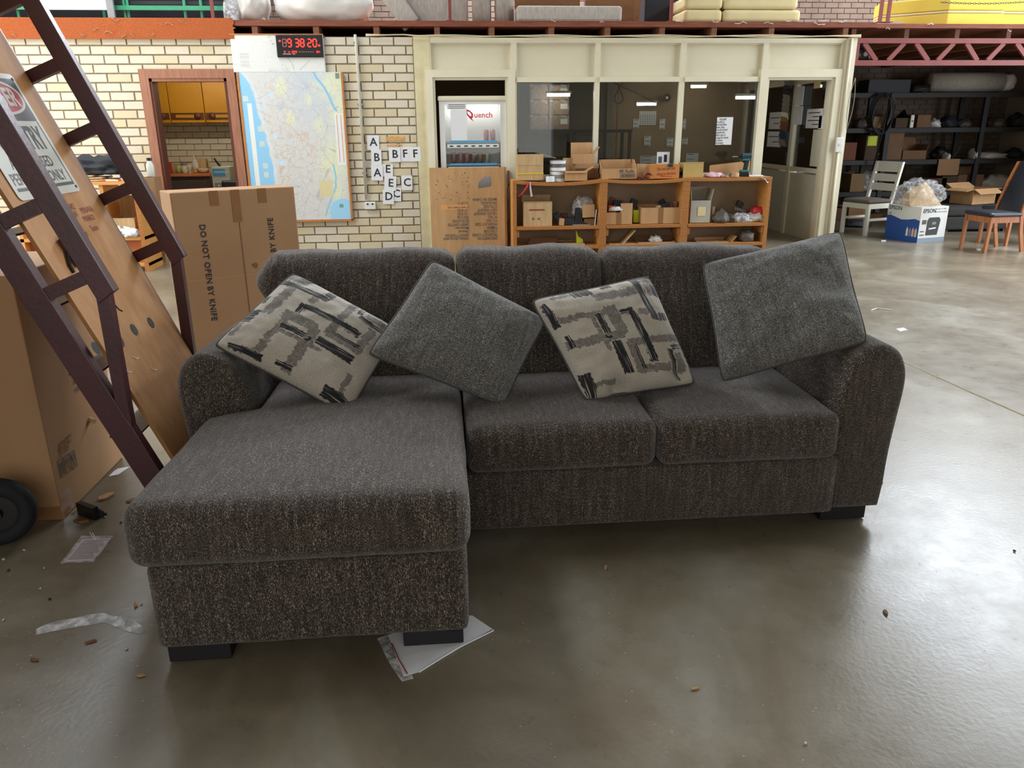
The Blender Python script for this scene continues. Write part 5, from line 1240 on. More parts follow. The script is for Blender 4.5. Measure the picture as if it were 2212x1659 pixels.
MB().box((p.x-.09, 9.565, z2), (p.x+.14, 9.645, z2+.012)).build('sole_plate', 'steel_grey', o)
block('card_box', 'small square tan box tilted before the plastic bag', 'box', 1258, 442, 1285, 470, 9.56, .08, 'carton_light', .04, None, z2+.09)
block('card_box', 'dark low carton under the small square box', 'box', 1262, 470, 1286, 484, 9.58, .2, 'carton_dark', 0, None, z2)
o = thing('pale_stick', 'thin pale stick leaning at the left bay side', 'stick', onY(1285, 482, 9.53)); q = onY(1285, 482, 9.53); MB().cyl((q.x, 9.53, z2), (q.x+.02, 9.55, z2+.19), .006, n=8).build('rod', 'white_plastic', o); MB().cyl((q.x+.03, 9.54, z2), (q.x+.05, 9.55, z2+.16), .006, n=8).build('rod', 'carton_pale', o)
x0, x1, za, zb = PB(1308, 448, 1367, 484, 9.54)
c = carton('carton holding timber blocks on the middle shelf', x0, x1, 9.55, 9.76, z2+.004, zb-.06, 'carton_light', [('r', .0001, 0)], tape=True)
MB().box(((x0+x1)/2+.02, 9.552, zb-.065), (x1, 9.558, zb+.05)).build('raised_flap', 'carton_light', c)
block('timber_block', 'orange timber block standing in the carton on the middle shelf', 'timber block', 1316, 431, 1332, 452, 9.60, .06, mat('orange_wood', '#b8672c', .5, var=.12), 0, g2, zb-.10)
block('timber_block', 'black block behind the orange timber block', 'timber block', 1333, 436, 1341, 452, 9.62, .06, 'black_paint', 0, g2, zb-.10)
block('timber_block', 'black block tipped over above the carton', 'timber block', 1326, 420, 1345, 432, 9.68, .07, 'black_paint', -.05, g2, zb+.0)
block('timber_block', 'dark red board leaning at the left of the middle bay', 'timber block', 1311, 415, 1326, 450, 9.74, .03, 'door_timber_dark', -.5, g2, zb-.1)
block('timber_block', 'black block standing tilted right of the carton', 'timber block', 1362, 427, 1377, 443, 9.72, .05, 'black_paint', -.4, g2, zb-.02)
lump('tissue_scrap', 'white tissue scrap on the carton with timber blocks', 'tissue', 1330, 455, 9.57, (.08, .03, .03), 'white_paper', 6, .5)
x0, x1, za, zb = PB(1385, 448, 1471, 484, 9.54)
c = carton('long low carton of wooden offcuts on the middle shelf', x0, x1, 9.55, 9.78, z2+.004, zb, 'carton_light', [('b', .03, 40)], tape=True)
MB().box((x0-.07, 9.66, z2+.01), (x0-.004, 9.70, z2+.16)).build('yellow_side_label', 'neon_yellow', c)
block('wood_offcut', 'dark triangular offcut sticking out of the long carton', 'offcut', 1425, 430, 1440, 447, 9.66, .04, 'black_paint', .6, g2, zb-.03)
block('wood_offcut', 'grey plate sticking out of the long carton', 'offcut', 1428, 440, 1448, 450, 9.60, .04, 'steel_dark', .25, g2, zb-.02)
block('wood_offcut', 'small pale offcut in the long carton', 'offcut', 1418, 444, 1428, 450, 9.6, .05, 'carton_pale', .2, g2, zb-.02)
p = onY(1460, 440, 9.64); o = thing('timber_bobbin', 'round reddish timber foot standing in the long carton', 'furniture foot', (p.x, 9.66, zb-.03)); MB().lathe([(.035, 0), (.038, .01), (.03, .05), (.038, .09), (.035, .1)], (p.x, 9.66, zb-.04), 18).build('turned_body', 'timber_red', o, smooth=True); MB().lathe([(.02, .1), (.022, .104)], (p.x, 9.66, zb-.04), 12).build('top_disc', 'carton_light', o)
x0, x1, za, zb = PB(1491, 433, 1537, 479, 9.54)
c = carton('white open carton with upright flaps on the right middle shelf', x0, x1, 9.55, 9.77, z2+.006, zb, 'carton_grey', [('l', .12, 4), ('r', .14, 12), ('b', .15, 8)])
MB().box((x0+.09, 9.545, z2+.09), (x0+.19, 9.549, z2+.20)).build('stained_label', 'foam_cream', c)
block('wood_offcut', 'brown board leaning by the white carton', 'offcut', 1537, 443, 1545, 477, 9.62, .02, 'carton', 0, g2, z2)
for i, (px, sx, sz, m, lab) in enumerate(((1556, .10, .09, 'bag_dark', 'dark film bundle beside the white carton'), (1578, .10, .06, 'bag_dark', 'grey brown film bundle in the middle of the right shelf'), (1600, .12, .075, 'milky_film', 'clear film wad at the front of the right shelf'), (1632, .11, .07, 'poly_bag', 'silver plastic wrapped parcel at the right shelf end'))):
    lump('film_bundle', lab, 'plastic film', px, 477, 9.60+.05*(i % 2), (sx, .09, sz), m, i+11, .45, 2.6, group='film bundles on the right shelf', z0=z2)
lump('red_bag', 'red plastic bag on the silver parcel at the right shelf end', 'bag', 1638, 455, 9.66, (.09, .07, .06), 'red_plastic', 17, .4, 2.5, z0=z2+.09)
block('sofa_foot', 'black curved foot on the film bundles, right shelf', 'furniture foot', 1592, 437, 1607, 449, 9.68, .05, 'black_paint', -.5, g2, z2+.16)
block('sofa_foot', 'grey board resting on the film bundles, right shelf', 'furniture foot', 1585, 448, 1612, 454, 9.66, .05, 'bag_dark', -.25, g2, z2+.11)
# third tier (only the tops show above the sofa)
z3 = 0.102
x0, x1, za, zb = PB(1200, 528, 1264, 560, 9.54); c = carton('strapped pale carton on the lowest left shelf', x0, x1, 9.55, 9.78, z3, zb, 'carton_pale', [('b', .05, -60), ('f', .06, -80)])
for dx in (.10, .22): MB().box((x0+dx, 9.545, z3), (x0+dx+.02, 9.549, zb)).build('strap', 'yellow_strap', c)
p = onY(1254, 524, 9.62); tag(MB().prism([(p.x-.05, 9.62, zb), (p.x+.03, 9.62, zb), (p.x+.03, 9.62, zb+.05), (p.x-.03, 9.62, zb+.09), (p.x-.06, 9.62, zb+.17)], (0, .01, 0)).build('paper_flag', 'neon_yellow'), 'crumpled neon yellow paper on the strapped carton', 'paper')
x0, x1, za, zb = PB(1140, 512, 1200, 560, 9.70); tag(MB().prism([(x0, 9.72, z3), (x1, 9.72, z3), (x1+.05, 9.74, zb-.02), (x0+.05, 9.74, zb)], (0, .012, 0)).build('cardboard_sheet', 'carton_dark'), 'dark cardboard sheet at the back of the lowest left shelf', 'cardboard')
x0, x1, za, zb = PB(1315, 532, 1380, 560, 9.53); c = carton('low carton on the lowest middle shelf', x0, x1, 9.54, 9.76, z3, zb, 'carton_pale')
MB().obox((x0+.24, 9.64, zb+.10), (.09, 0, .10), (0, .1, 0), (-.006, 0, .005)).build('flap', 'carton_pale', c)
x0, x1, za, zb = PB(1378, 522, 1460, 560, 9.53); c = carton('torn wide carton on the lowest middle shelf', x0, x1, 9.54, 9.78, z3, zb, 'carton', [('f', .05, 160), ('b', .04, -30)])
lump('foil_wad', 'silver foil wad in the torn wide carton', 'foil', 1415, 525, 9.62, (.07, .05, .05), 'poly_bag', 9, .6, 3, z0=zb-.01)
x0, x1, za, zb = PB(1508, 532, 1574, 560, 9.53); c = carton('open carton marked in pen on the lowest right shelf', x0, x1, 9.54, 9.76, z3, zb, 'carton_light', [('f', .12, 140), ('r', .16, 40), ('b', .10, -20), ('l', .08, 20)])
p = onY(1538, 519, 9.47); text(c, 'USA', .06, (p.x, 9.455, zb-.065), (1, 0, 0), (0, -.64, .77), 'ink_faded', bold=.001)
lump('film_bundle', 'dark film bundle on the lowest right shelf', 'plastic film', 1610, 540, 9.62, (.10, .09, .09), 'bag_dark', 21, .4, 2.5, z0=z3)
# ------------------------------------------------------------------ goods stored on the mezzanine
ZM = zt+.002
zt2 = zt2+.002
def mzbox(name, label, cat, px0, px1, ytop, Y, d, m, hz=None, bevel=0.02, group=None, z0=None):
    a = onY(px0, 35, Y).x; b = onY(px1, 35, Y).x; z0 = ZM if z0 is None else z0; z1 = onY((px0+px1)/2, ytop, Y).z if hz is None else z0+hz
    return tag(MB().box((a, Y, z0), (b, Y+d, z1)).build(name, m, bevel=bevel), label, cat, group)
gf = thing('green_bed_frames', 'stack of green steel frames on the left of the mezzanine', 'steel frame', (-4.0, 10.4, ZM))
za, zb = onY(370, 22, 10.2).z, onY(370, 12, 10.2).z
xg = [onY(p, 20, 10.2).x for p in (-40, 245, 490)]
MB().box((xg[1], 10.2, za), (xg[2], 10.24, zb)).build('rail', 'green_steel', gf); MB().box((xg[0], 10.2, za), (xg[1]-0.9, 10.24, zb)).build('rail', 'green_steel', gf)
for px in (36, 222, 268, 275, 398, 434):
    X_ = onY(px, 20, 10.23).x; MB().cyl((X_, 10.25, ZM), (X_, 10.25, ZM+1.2), .016, n=8).build('post', 'green_steel', gf)
for k in range(4): MB().box((xg[0], 10.3+k*.12, ZM+.2+.12*k), (xg[2], 10.33+k*.12, ZM+.24+.12*k)).build('slat', 'steel_dark', gf)
mzbox('dark_backing', 'dark backing for the unlit mezzanine depth behind the green frames', 'mattress', -60, 505, 0, 10.9, .25, mat('backing_navy', '#15181f', .8, var=.2), hz=1.3)  # dark sheet added to paint the unlit depth of the mezzanine
pn = thing('white_furniture_panel', 'white furniture panel standing in front of the green frames', 'panel', (onY(170, 20, 10.1).x, 10.1, ZM))  # plain white furniture panel
a, b = onY(66, 20, 10.08).x, onY(236, 20, 10.08).x; MB().box((a, 10.08, onY(150, 21, 10.08).z), (b, 10.11, ZM+.5)).build('board', 'white_plastic', pn)
MB().box((a, 10.08, ZM), (a+.06, 10.11, ZM+.5)).build('leg', 'white_plastic', pn); MB().box((b-.02, 10.06, ZM), (b+.055, 10.10, ZM+.5)).build('leg', 'steel_grey', pn); MB().box((a, 10.12, ZM), (b, 10.15, ZM+.035)).build('bottom_rail', 'white_plastic', pn)
def post(px, lab, Y=10.02, w=.035, z0=None):
    X_ = onY(px, 25, Y).x; z0 = ZM if z0 is None else z0
    o = thing('mezzanine_post', lab, 'post', (X_, Y, z0), 'red posts on the mezzanine edge'); MB().box((X_-w/2, Y-w/2, z0+0.008), (X_+w/2, Y+w/2, z0+1.1)).build('upright', 'steel_red', o); MB().box((X_-.05, Y-.04, z0), (X_+.05, Y+.05, z0+.008)).build('foot_plate', 'steel_red', o)
for px, l in ((459, 'red post at the left end of the stuffed white bags'), (972, 'red post in front of the grey felt board'), (1450, 'red post beside the leaning plank'), (1903, 'red post at the step in the mezzanine edge'), (1920, 'second red post at the step in the mezzanine edge')): post(px, l, z0=ZM)
# stuffed bags
for i, (px, sx, lab) in enumerate(((545, .20, 'left white polythene bag stuffed with filling'), (705, .58, 'large white polythene bag stuffed with filling on the mezzanine'))):
    p = onY(px, 40, 10.3); tag(MB().blob((p.x, 10.38, ZM+.24), (sx, .3, .30), i+5, .16, 1.6, 4, flat=-.235).build('stuffed_bag', 'poly_bag', smooth=True), lab, 'bag', 'stuffed bags on the mezzanine')
p = onY(500, 25, 10.15); tag(MB().blob((p.x, 10.15, ZM+.1), (.09, .05, .2), 8, .12, 1.2, 4, flat=-.095).build('clear_film_tail', 'milky_film', smooth=True), 'clear film end hanging beside the stuffed bags', 'plastic film')
# felt boards and rolls
p0, p1 = onY(812, 0, 10.1), onY(868, 40, 10.1)
tag(MB().obox(((p0.x+p1.x)/2, 10.2, ZM+.33), (.26, 0, -.36), (0, .04, 0), (.09, 0, .07)).build('felt_roll', 'felt_grey', bevel=.02), 'grey felt roll leaning beside the stuffed bags', 'felt roll')
mzbox('felt_board', 'tall light grey felt board behind the red post', 'felt', 874, 1012, 0, 10.3, .1, 'felt_grey', hz=.9)
for i, (px, lab) in enumerate(((1041, 'left upright pale felt roll on the mezzanine'), (1090, 'right upright pale felt roll on the mezzanine'))):
    X_ = onY(px, 30, 10.15).x; tag(MB().cyl((X_, 10.2, ZM), (X_, 10.2, ZM+1.1), .115, .12, 20).build('felt_roll', 'felt_grey', smooth=True), lab, 'felt roll', 'felt rolls')
mzbox('felt_mattress', 'low pale grey felt covered mattress on the mezzanine edge', 'mattress', 1117, 1344, 12, 10.03, .5, 'felt_grey', bevel=.03)
mzbox('plywood_sheet', 'brown plywood sheet standing behind the felt mattress', 'plywood', 1112, 1252, 0, 10.6, .03, 'brown_panel', hz=1.2, bevel=0)
mzbox('plywood_sheet', 'brown plywood sheet right of the felt mattress', 'plywood', 1264, 1372, 0, 10.55, .03, 'brown_panel', hz=1.2, bevel=0)
X_ = onY(1380, 25, 10.2).x; tag(MB().obox((X_+.03, 10.25, ZM+.55), (.035, 0, -.002), (0, .02, 0), (.06, 0, .548)).build('leaning_plank', 'brown_panel'), 'narrow brown plank leaning on the mezzanine goods', 'plank')
mzbox('dark_void_block', 'dark block standing for the void between plank and foam blocks', 'cabinet', 1392, 1480, 0, 10.7, .4, mat('dark_navy', '#1b1c26', .6, var=.1), hz=1.3)  # block added for the dark void, its shade put into the colour
for (a, b, y0, y1, lab) in ((1478, 1562, 22, 47, 'lower left cream foam block'), (1478, 1562, -2, 22, 'upper left cream foam block'), (1562, 1732, 24, 47, 'lower right cream foam block'), (1562, 1724, -3, 24, 'upper right cream foam block')):
    xa, xb = onY(a, 35, 10.05).x+.006, onY(b, 35, 10.05).x-.006; zA = ZM if y1 == 47 else ZM+.150
    o = soft(xa, xb, 10.06, 10.7, zA, zA+.149, .045, 0.0, 16, .003).build('foam_block', 'foam_cream', smooth=True); tag(o, lab+' of four on the mezzanine', 'foam', 'cream foam blocks')
for (px0, px1, lab, ln) in ((1946, 2168, 'large yellow foam block with a pale seam on the mezzanine', True), (2170, 2420, 'yellow foam block at the right picture edge', False)):
    xa, xb = onY(px0, 35, 10.05).x, onY(px1, 35, 10.05).x; zA = zt2
    o = thing('yellow_foam', lab, 'foam', ((xa+xb)/2, 10.3, zA), 'yellow foam blocks')
    if ln:
        pr_ = [(xa, 10.55, zA), (xa+.62, 10.06, zA), (xb, 10.06, zA), (xb, 10.9, zA), (xa+.1, 10.9, zA)]
    else: pr_ = [(xa, 10.12, zA), (xb, 10.12, zA), (xb, 10.9, zA), (xa, 10.9, zA)]
    MB().prism(pr_, (0, 0, .13)).build('lower_layer', 'foam_yellow', o, bevel=.008); MB().prism([(x, y, z+.133) for x, y, z in pr_], (0, 0, .028)).build('pale_layer', 'foam_cream', o, bevel=.008); MB().prism([(x, y, z+.164) for x, y, z in pr_], (0, 0, .15)).build('upper_layer', 'foam_yellow', o, bevel=.01)
mzbox('grey_board', 'thin grey board lying beside the yellow foam', 'board', 1905, 1950, 40, 10.2, .5, 'felt_grey', hz=.05, z0=zt2, bevel=0)
ch = thing('chain', 'dark steel safety chain strung across the yellow foam', 'chain', onY(2050, 2, 9.99))
for k in range(44):
    px = 2035+k*5.4; t_ = (px-2120)/90.0; p = onY(px, 7.5-9*t_*t_*.35, 9.99); q = MB()
    ring = [p+Vector((.019*math.cos(a), (.0 if k % 2 else .009*math.sin(a)), (.009*math.sin(a) if k % 2 else 0))) for a in np.linspace(0, 6.283, 11)[:-1]]
    q.tube(ring, .0035, 5, closed=True).build('link', 'steel_dark', ch)

# ------------------------------------------------------------------ storage bay on the right
RY0, RY1 = 13.25, 13.95
rz = [onY(2000, y, RY0).z for y in (200, 276, 345, 413)]
rx0, rx1 = 5.35, XR-0.3
rk = thing('storage_rack', 'long dark storage rack along the wall of the storage bay', 'rack', ((rx0+rx1)/2, RY0+.3, 0))
for z in rz:
    MB().box((rx0, RY0+.02, z-.03), (rx1, RY1, z)).build('shelf', 'rack_board', rk); MB().box((rx0, RY0, z-.075), (rx1, RY0+.025, z-.005)).build('beam', 'steel_dark', rk)
for px in (1915, 2118, 2320):
    X_ = onY(px, 300, RY0).x
    for Y_ in (RY0+.01, RY1-.03): MB().box((X_-.04, Y_-.03, 0), (X_+.04, Y_+.03, rz[0]-.076 if Y_ < 13.5 else rz[0]-.031)).build('upright', 'steel_dark', rk)
def rlump(label, px, py, w, h, tier, m, seed, name='wrapped_part', cat='part', Y=None):
    Yp = Y or RY0+.25; p = onY(px, py, Yp); lump(name, label, cat, px, py, Yp, (w, .12, h), m, seed, .4, 2.4, z0=rz[tier]+.002, group='odd parts on the storage rack')
def rbox(label, px0, px1, ytop, tier, m, d=.35, name='carton', cat='carton', Y=None, flaps=()):
    Yp = Y or RY0+.08; x0, x1 = onY(px0, 300, Yp).x, onY(px1, 300, Yp).x; z1 = onY((px0+px1)/2, ytop, Yp).z
    return carton(label, x0, x1, Yp, Yp+d, rz[tier]+.002, max(z1, rz[tier]+.06), m, flaps)
# top shelf: long wrapped roll
ra, rb2 = onY(2010, 182, RY0+.2).x, onY(2165, 182, RY0+.2).x; zc = rz[0]+.17
ro = thing('wrapped_roll', 'long pale fabric roll wrapped in film on the top rack shelf', 'fabric roll', ((ra+rb2)/2, RY0+.25, rz[0]))
MB().cyl((ra, RY0+.25, zc), (rb2, RY0+.25, zc), .165, .16, 22).build('roll', 'felt_grey', ro, smooth=True)
MB().blob((rb2+.08, RY0+.25, zc-.01), (.17, .15, .155), 3, .25, 2.5, 3, flat=-.15).build('gathered_end', 'poly_bag', ro, smooth=True)
rbox('dark carton at the left of the top rack shelf', 1862, 1950, 172, 0, 'dark_navy'); rlump('dark coil on the top rack shelf left of the pale roll', 1985, 195, .2, .09, 0, 'steel_dark', 31)
ho = thing('hose_coil', 'grey hose coil hanging on the left rack upright', 'hose', onY(1905, 270, RY0-.1))
p = onY(1905, 235, RY0-.08)
for k in range(4): MB().tube([p+Vector((.22*math.sin(t)*(1-.06*k), -.02*k, .30*math.cos(t)-.05-.02*k)) for t in np.linspace(0, 6.2, 26)], .012, 6).build('coil', 'steel_dark', ho, smooth=True)
MB().tube([p+Vector((.1, -.05, .25)), p+Vector((.05, -.05, -.3)), p+Vector((-.05, -.05, -1.0))], .012, 6).build('tail', 'steel_dark', ho, smooth=True)
mat('rack_card_a', '#7d5f44', .8, var=.1); mat('rack_card_b', '#8d7450', .8, var=.1); mat('rack_card_c', '#54402f', .8, var=.1)  # carton browns with the dimness of the bay put into the colour
# second shelf
rbox('yellowish carton by the left rack upright', 1882, 1905, 252, 1, 'rack_card_b'); rbox('brown carton behind the white plate on the second shelf', 1930, 1966, 255, 1, 'rack_card_c'); rbox('small tan carton on the second rack shelf', 1976, 2004, 248, 1, 'rack_card_a')
wp_ = thing('white_switch_plate', 'white slotted plate standing at the front of the second shelf', 'plate', onY(1970, 272, RY0+.02)); a, b = onY(1965, 274, RY0+.03), onY(1977, 248, RY0+.03); MB().box((a.x, RY0+.03, rz[1]), (b.x, RY0+.05, b.z)).build('plate', 'white_plastic', wp_, bevel=.012); MB().box((a.x+.02, RY0+.026, rz[1]+.10), (b.x-.02, RY0+.031, rz[1]+.12)).build('slot', 'ink', wp_)
rlump('white film wrapped bundle on the second rack shelf', 2015, 272, .11, .09, 1, 'poly_bag', 32); rlump('black film wrapped bundle beside the white one', 2048, 272, .16, .12, 1, 'jacket', 33); rlump('shiny dark bundle right of the black bundle', 2080, 272, .12, .09, 1, 'bag_dark', 34)
rlump('black machine part near the left rack upright, second shelf', 1948, 268, .10, .16, 1, 'black_paint', 35, Y=RY0+.5); rlump('grey wire tangle on the second shelf', 2150, 272, .14, .10, 1, 'bag_dark', 36); rlump('black bundle at the right of the second shelf', 2195, 272, .14, .14, 1, 'jacket', 37); rlump('small dark jar shape at the far left of the second shelf', 1858, 272, .10, .1, 1, 'bag_dark', 38)
# third shelf
c = rbox('carton with a neon yellow label by the rack upright', 1872, 1902, 292, 2, 'rack_card_c'); a, b = onY(1873, 315, RY0+.07), onY(1896, 294, RY0+.07); MB().box((a.x, RY0+.072, a.z), (b.x, RY0+.076, b.z)).build('neon_label', 'neon_yellow', c); text(c, 'FRAGILE', .05, (a.x+.02, RY0+.071, a.z+.05), (1, 0, 0), (0, 0, 1), 'ink', bold=.001, sx=.7) if False else None
rbox('rusty brown carton at the left end of the third shelf', 1826, 1853, 308, 2, mat('rust_card', '#7a4a33', .8, var=.1)); rlump('pale plastic heap before the neon label carton', 1885, 340, .10, .09, 2, 'poly_bag', 41)
rbox('tall tan carton right of the rack upright', 1912, 1952, 287, 2, 'rack_card_a'); rbox('open carton with a lifted flap on the third shelf', 1955, 2006, 325, 2, 'rack_card_a', flaps=[('b', .22, 12), ('r', .1, 10)])
rlump('dark machine parts heap on the third shelf', 2030, 338, .14, .13, 2, 'black_paint', 42); rlump('white hooked part in the dark heap', 2044, 325, .04, .07, 2, 'white_plastic', 43, Y=RY0+.1); rlump('white bent pipe end on the third shelf', 2103, 330, .05, .11, 2, 'white_plastic', 44, Y=RY0+.1)
rlump('flat film wrapped parcel on the third shelf', 2140, 340, .26, .07, 2, 'poly_bag', 45); rlump('black tool bag at the right of the third shelf', 2190, 338, .14, .10, 2, 'jacket', 46); 
p = onY(2060, 342, RY0+.1); tag(MB().cyl((p.x, RY0+.15, rz[2]+.01), (p.x+.17, RY0+.2, rz[2]+.22), .012, n=8).build('wooden_handle', 'rack_board'), 'wooden handle sticking up from the dark heap', 'handle')  # loose wooden handle
# lowest shelf
fl_o = rbox('tan carton panel hanging open under the third shelf', 2022, 2074, 353, 3, 'carton', d=.3, flaps=[]) if False else None
hc = thing('hanging_carton_flap', 'tan cardboard flap hanging from the third rack shelf', 'cardboard', onY(2048, 380, RY0-.04)); a, b = onY(2023, 379, RY0-.03), onY(2074, 347, RY0-.03); MB().box((a.x, RY0-.03, a.z), (b.x, RY0-.022, rz[2]-.0)).build('panel', 'carton', hc); MB().box((a.x, RY0-.03, rz[2]), (b.x, RY0+.1, rz[2]+.008)).build('fold', 'carton', hc)
rlump('clear film heap on the lowest rack shelf behind the white chair', 1873, 405, .14, .22, 3, 'milky_film', 51); rbox('tan carton on the lowest shelf behind the white chair', 1850, 1880, 375, 3, 'rack_card_b')
rbox('dark wide carton on the lowest rack shelf', 2005, 2060, 385, 3, 'rack_card_c'); rbox('carton with a white label on the lowest shelf', 2050, 2085, 380, 3, 'rack_card_c'); rbox('open tan carton at the right of the lowest shelf', 2085, 2140, 377, 3, 'rack_card_a', flaps=[('l', .14, 40), ('b', .12, 10)]); rlump('flat white parcel at the right of the lowest shelf', 2150, 405, .3, .16, 3, 'poly_bag', 53)
tag(MB().box((onY(1812, 408, RY0+.1).x+.25, RY0+.1, rz[3]), (onY(1850, 408, RY0+.1).x, RY0+.4, rz[3]+.03)).build('flat_box', 'white_plastic'), 'flat white box at the left end of the lowest rack shelf', 'box')
# floor cartons under the rack
for i, (px0, px1, yt, m, lab) in enumerate(((1800, 1826, 450, mat('rust_card2', '#6a4232', .8), 'brown floor carton left of the white chair'), (1832, 1868, 448, 'carton', 'tan floor carton seen between the white chair legs'), (1872, 1905, 462, 'carton_dark', 'dark floor carton behind the printer carton'))):
    Y_ = 12.4; x0, x1 = onY(px0, 470, Y_).x, onY(px1, 470, Y_).x; carton(lab, x0, x1, Y_, Y_+.4, 0, onY(px0, yt, Y_).z, m)
lump('dark_rag', 'dark rag heap on the floor behind the white chair', 'rag', 1850, 492, 11.6, (.2, .15, .07), 'jacket', 61, .4, 2.4, z0=0)

# white dining chair
def chair_white():
    t = thing('white_chair', 'white wooden dining chair with a grey padded seat', 'chair', (0, 0, 0))
    w, d = .215, .21
    for sx in (-1, 1):
        MB().prism([(sx*w-.022, -d-.022, 0.0), (sx*w+.022, -d-.022, 0), (sx*w+.022, -d+.022, 0), (sx*w-.022, -d+.022, 0)], (0, 0, .44)).build('leg', 'chair_white', t)
        q = MB(); prof = [(d-.02+.05, 0), (d-.02, .44), (d+.0, .5), (d+.11, 1.0)]
        for (y0, z0), (y1, z1) in zip(prof[:-1], prof[1:]): q.obox((sx*w, (y0+y1)/2+.01, (z0+z1)/2), (.02, 0, 0), (0, .02, 0), (0, (y1-y0)/2, (z1-z0)/2))
        q.build('leg', 'chair_white', t)
        MB().box((sx*w-.012, -d+.02, .37), (sx*w+.012, d-.02, .44)).build('apron', 'chair_white', t); MB().box((sx*w-.01, -d+.02, .2), (sx*w+.01, d, .235)).build('stretcher', 'chair_white', t)
    MB().box((-w+.02, -d-.012, .37), (w-.02, -d+.012, .44)).build('apron', 'chair_white', t); MB().box((-w+.02, d-.02, .37), (w-.02, d+.0, .44)).build('apron', 'chair_white', t)
    soft(-.24, .24, -.24, .20, .44, .495, .026, .02, 14, .0).build('seat_pad', 'chair_fabric', t, smooth=True)
    for (z0, z1) in ((.60, .70), (.73, .83), (.86, 1.0)):
        y0, y1 = d+.0+(z0-.5)*.22, d+(z1-.5)*.22; MB().obox((0, (y0+y1)/2+.01, (z0+z1)/2), (w+.018, 0, 0), (0, .012, 0), (0, (y1-y0)/2, (z1-z0)/2)).build('back_slat', 'chair_white', t)
    return t
cw = chair_white(); e = (onZ(1866.6, 509)-onZ(1819.5, 502)); th = math.atan2(e.y, e.x); mid = (onZ(1866.6, 509)+onZ(1819.5, 502))/2; f = Vector((math.sin(th), -math.cos(th), 0))
cw.rotation_euler = (0, 0, th); cw.location = mid-f*.21
# oak dining chairs with black leather
def chair_oak():
    t = thing('oak_chair', 'oak dining chair with black leather seat and back, nearest the printer carton', 'chair', (0, 0, 0), 'oak dining chairs')
    w, d = .20, .20
    for sx in (-1, 1):
        MB().prism([(sx*w-.018, -d-.018-.015, 0), (sx*w+.018, -d-.018-.015, 0), (sx*w+.018, -d+.018-.015, 0), (sx*w-.018, -d+.018-.015, 0)], (0, .015, .43)).build('leg', 'oak', t)
        pr_ = [(d+.10, 0), (d+.03, .25), (d+.0, .44), (d+.03, .58), (d+.10, .80), (d+.2, 1.05)]; q = MB()
        for (y0, z0), (y1, z1) in zip(pr_[:-1], pr_[1:]): q.obox((sx*(w+.005), (y0+y1)/2, (z0+z1)/2), (.014, 0, 0), (0, .022, 0), (0, (y1-y0)/2*1.03, (z1-z0)/2*1.03))
        q.build('leg', 'oak', t)
        MB().box((sx*w-.012, -d+.01, .36), (sx*w+.012, d, .43)).build('apron', 'oak', t)
    MB().box((-w+.018, -d-.012, .36), (w-.018, -d+.012, .43)).build('apron', 'oak', t)
    soft(-.235, .235, -.24, .20, .43, .48, .024, .012, 14, 0).build('seat_pad', 'leather_black', t, smooth=True)
    q = MB(); pr_ = [(d+.012, .47), (d+.045, .60), (d+.115, .80), (d+.215, 1.06)]
    def bk(u, v):
        zz = .47+(1.06-.47)*v; yy = np.interp(zz, [p[1] for p in pr_], [p[0] for p in pr_]); return (-.185+.37*u, yy-.028+.012*(2*u-1)**2, zz)
    q.grid(bk, 6, 12); q.grid(lambda u, v: Vector(bk(1-u, v))+Vector((0, .045, 0)), 6, 12)
    q.grid(lambda u, v: Vector(bk(u, 1))+Vector((0, .045*v, 0)), 6, 1); q.grid(lambda u, v: Vector(bk(0, 1-u))+Vector((0, .045*v, 0)), 12, 1); q.grid(lambda u, v: Vector(bk(1, u))+Vector((0, .045*v, 0)), 12, 1)
    q.build('backrest', 'leather_black', t)
    return t
co = chair_oak(); pA, pB = onZ(2077, 537), onZ(2124, 546.5); e = pB-pA; th = math.atan2(e.y, e.x); f = Vector((math.sin(th), -math.cos(th), 0)); mid = (pA+pB)/2
co.rotation_euler = (0, 0, th); co.location = mid-f*.215
dup(co, co.location+Vector((.62, .55, 0)), th+.15, 'oak dining chair with black leather at the right picture edge, behind the first')
# printer carton
Cc = onZ(1980, 525); a_ = Vector((.965, .26, 0)); b_ = Vector((-.26, .965, 0)); La, Lb, Hh_ = .47, .56, onY(1992, 448, Cc.y).z
pc_ = thing('printer_carton', 'blue and white printer carton on the floor beside the white chair', 'carton', Cc+a_*La/2+b_*Lb/2)
def pface(o0, du, dv, name, m, poly, off, nrm):
    pts = [o0+du*u+Vector((0, 0, Hh_*v))+nrm*off for u, v in poly]; return MB().prism(pts, nrm*.0012).build(name, m, pc_)
MB().obox(Cc+a_*La/2+b_*Lb/2+Vector((0, 0, Hh_/2)), a_*La/2, b_*Lb/2, (0, 0, Hh_/2)).build('body', 'white_plastic', pc_)
nb, na = -b_, -a_   # outward normals of the right face (along a) and left face (along b)
o1 = Cc; o2 = Cc+b_*Lb   # left face runs from o2 (far) to Cc
dl_ = -b_*Lb; dr2 = a_*La
pface(o2, dl_, None, 'blue_print', 'blue_print', [(0, 0), (1, 0), (1, .62), (.85, .66), (.65, .62), (.45, .60), (.25, .66), (.1, .70), (0, .68)], .0005, na)
pface(o1, dr2, None, 'base_band', mat('grey_blue', '#8795a3', .4, var=.05), [(0, 0), (1, 0), (1, .13), (0, .13)], .0005, nb)
pface(o1, dr2, None, 'printer_picture', 'black_plastic', [(.27, .20), (.70, .20), (.76, .62), (.70, .70), (.33, .70), (.27, .62)], .0005, nb)
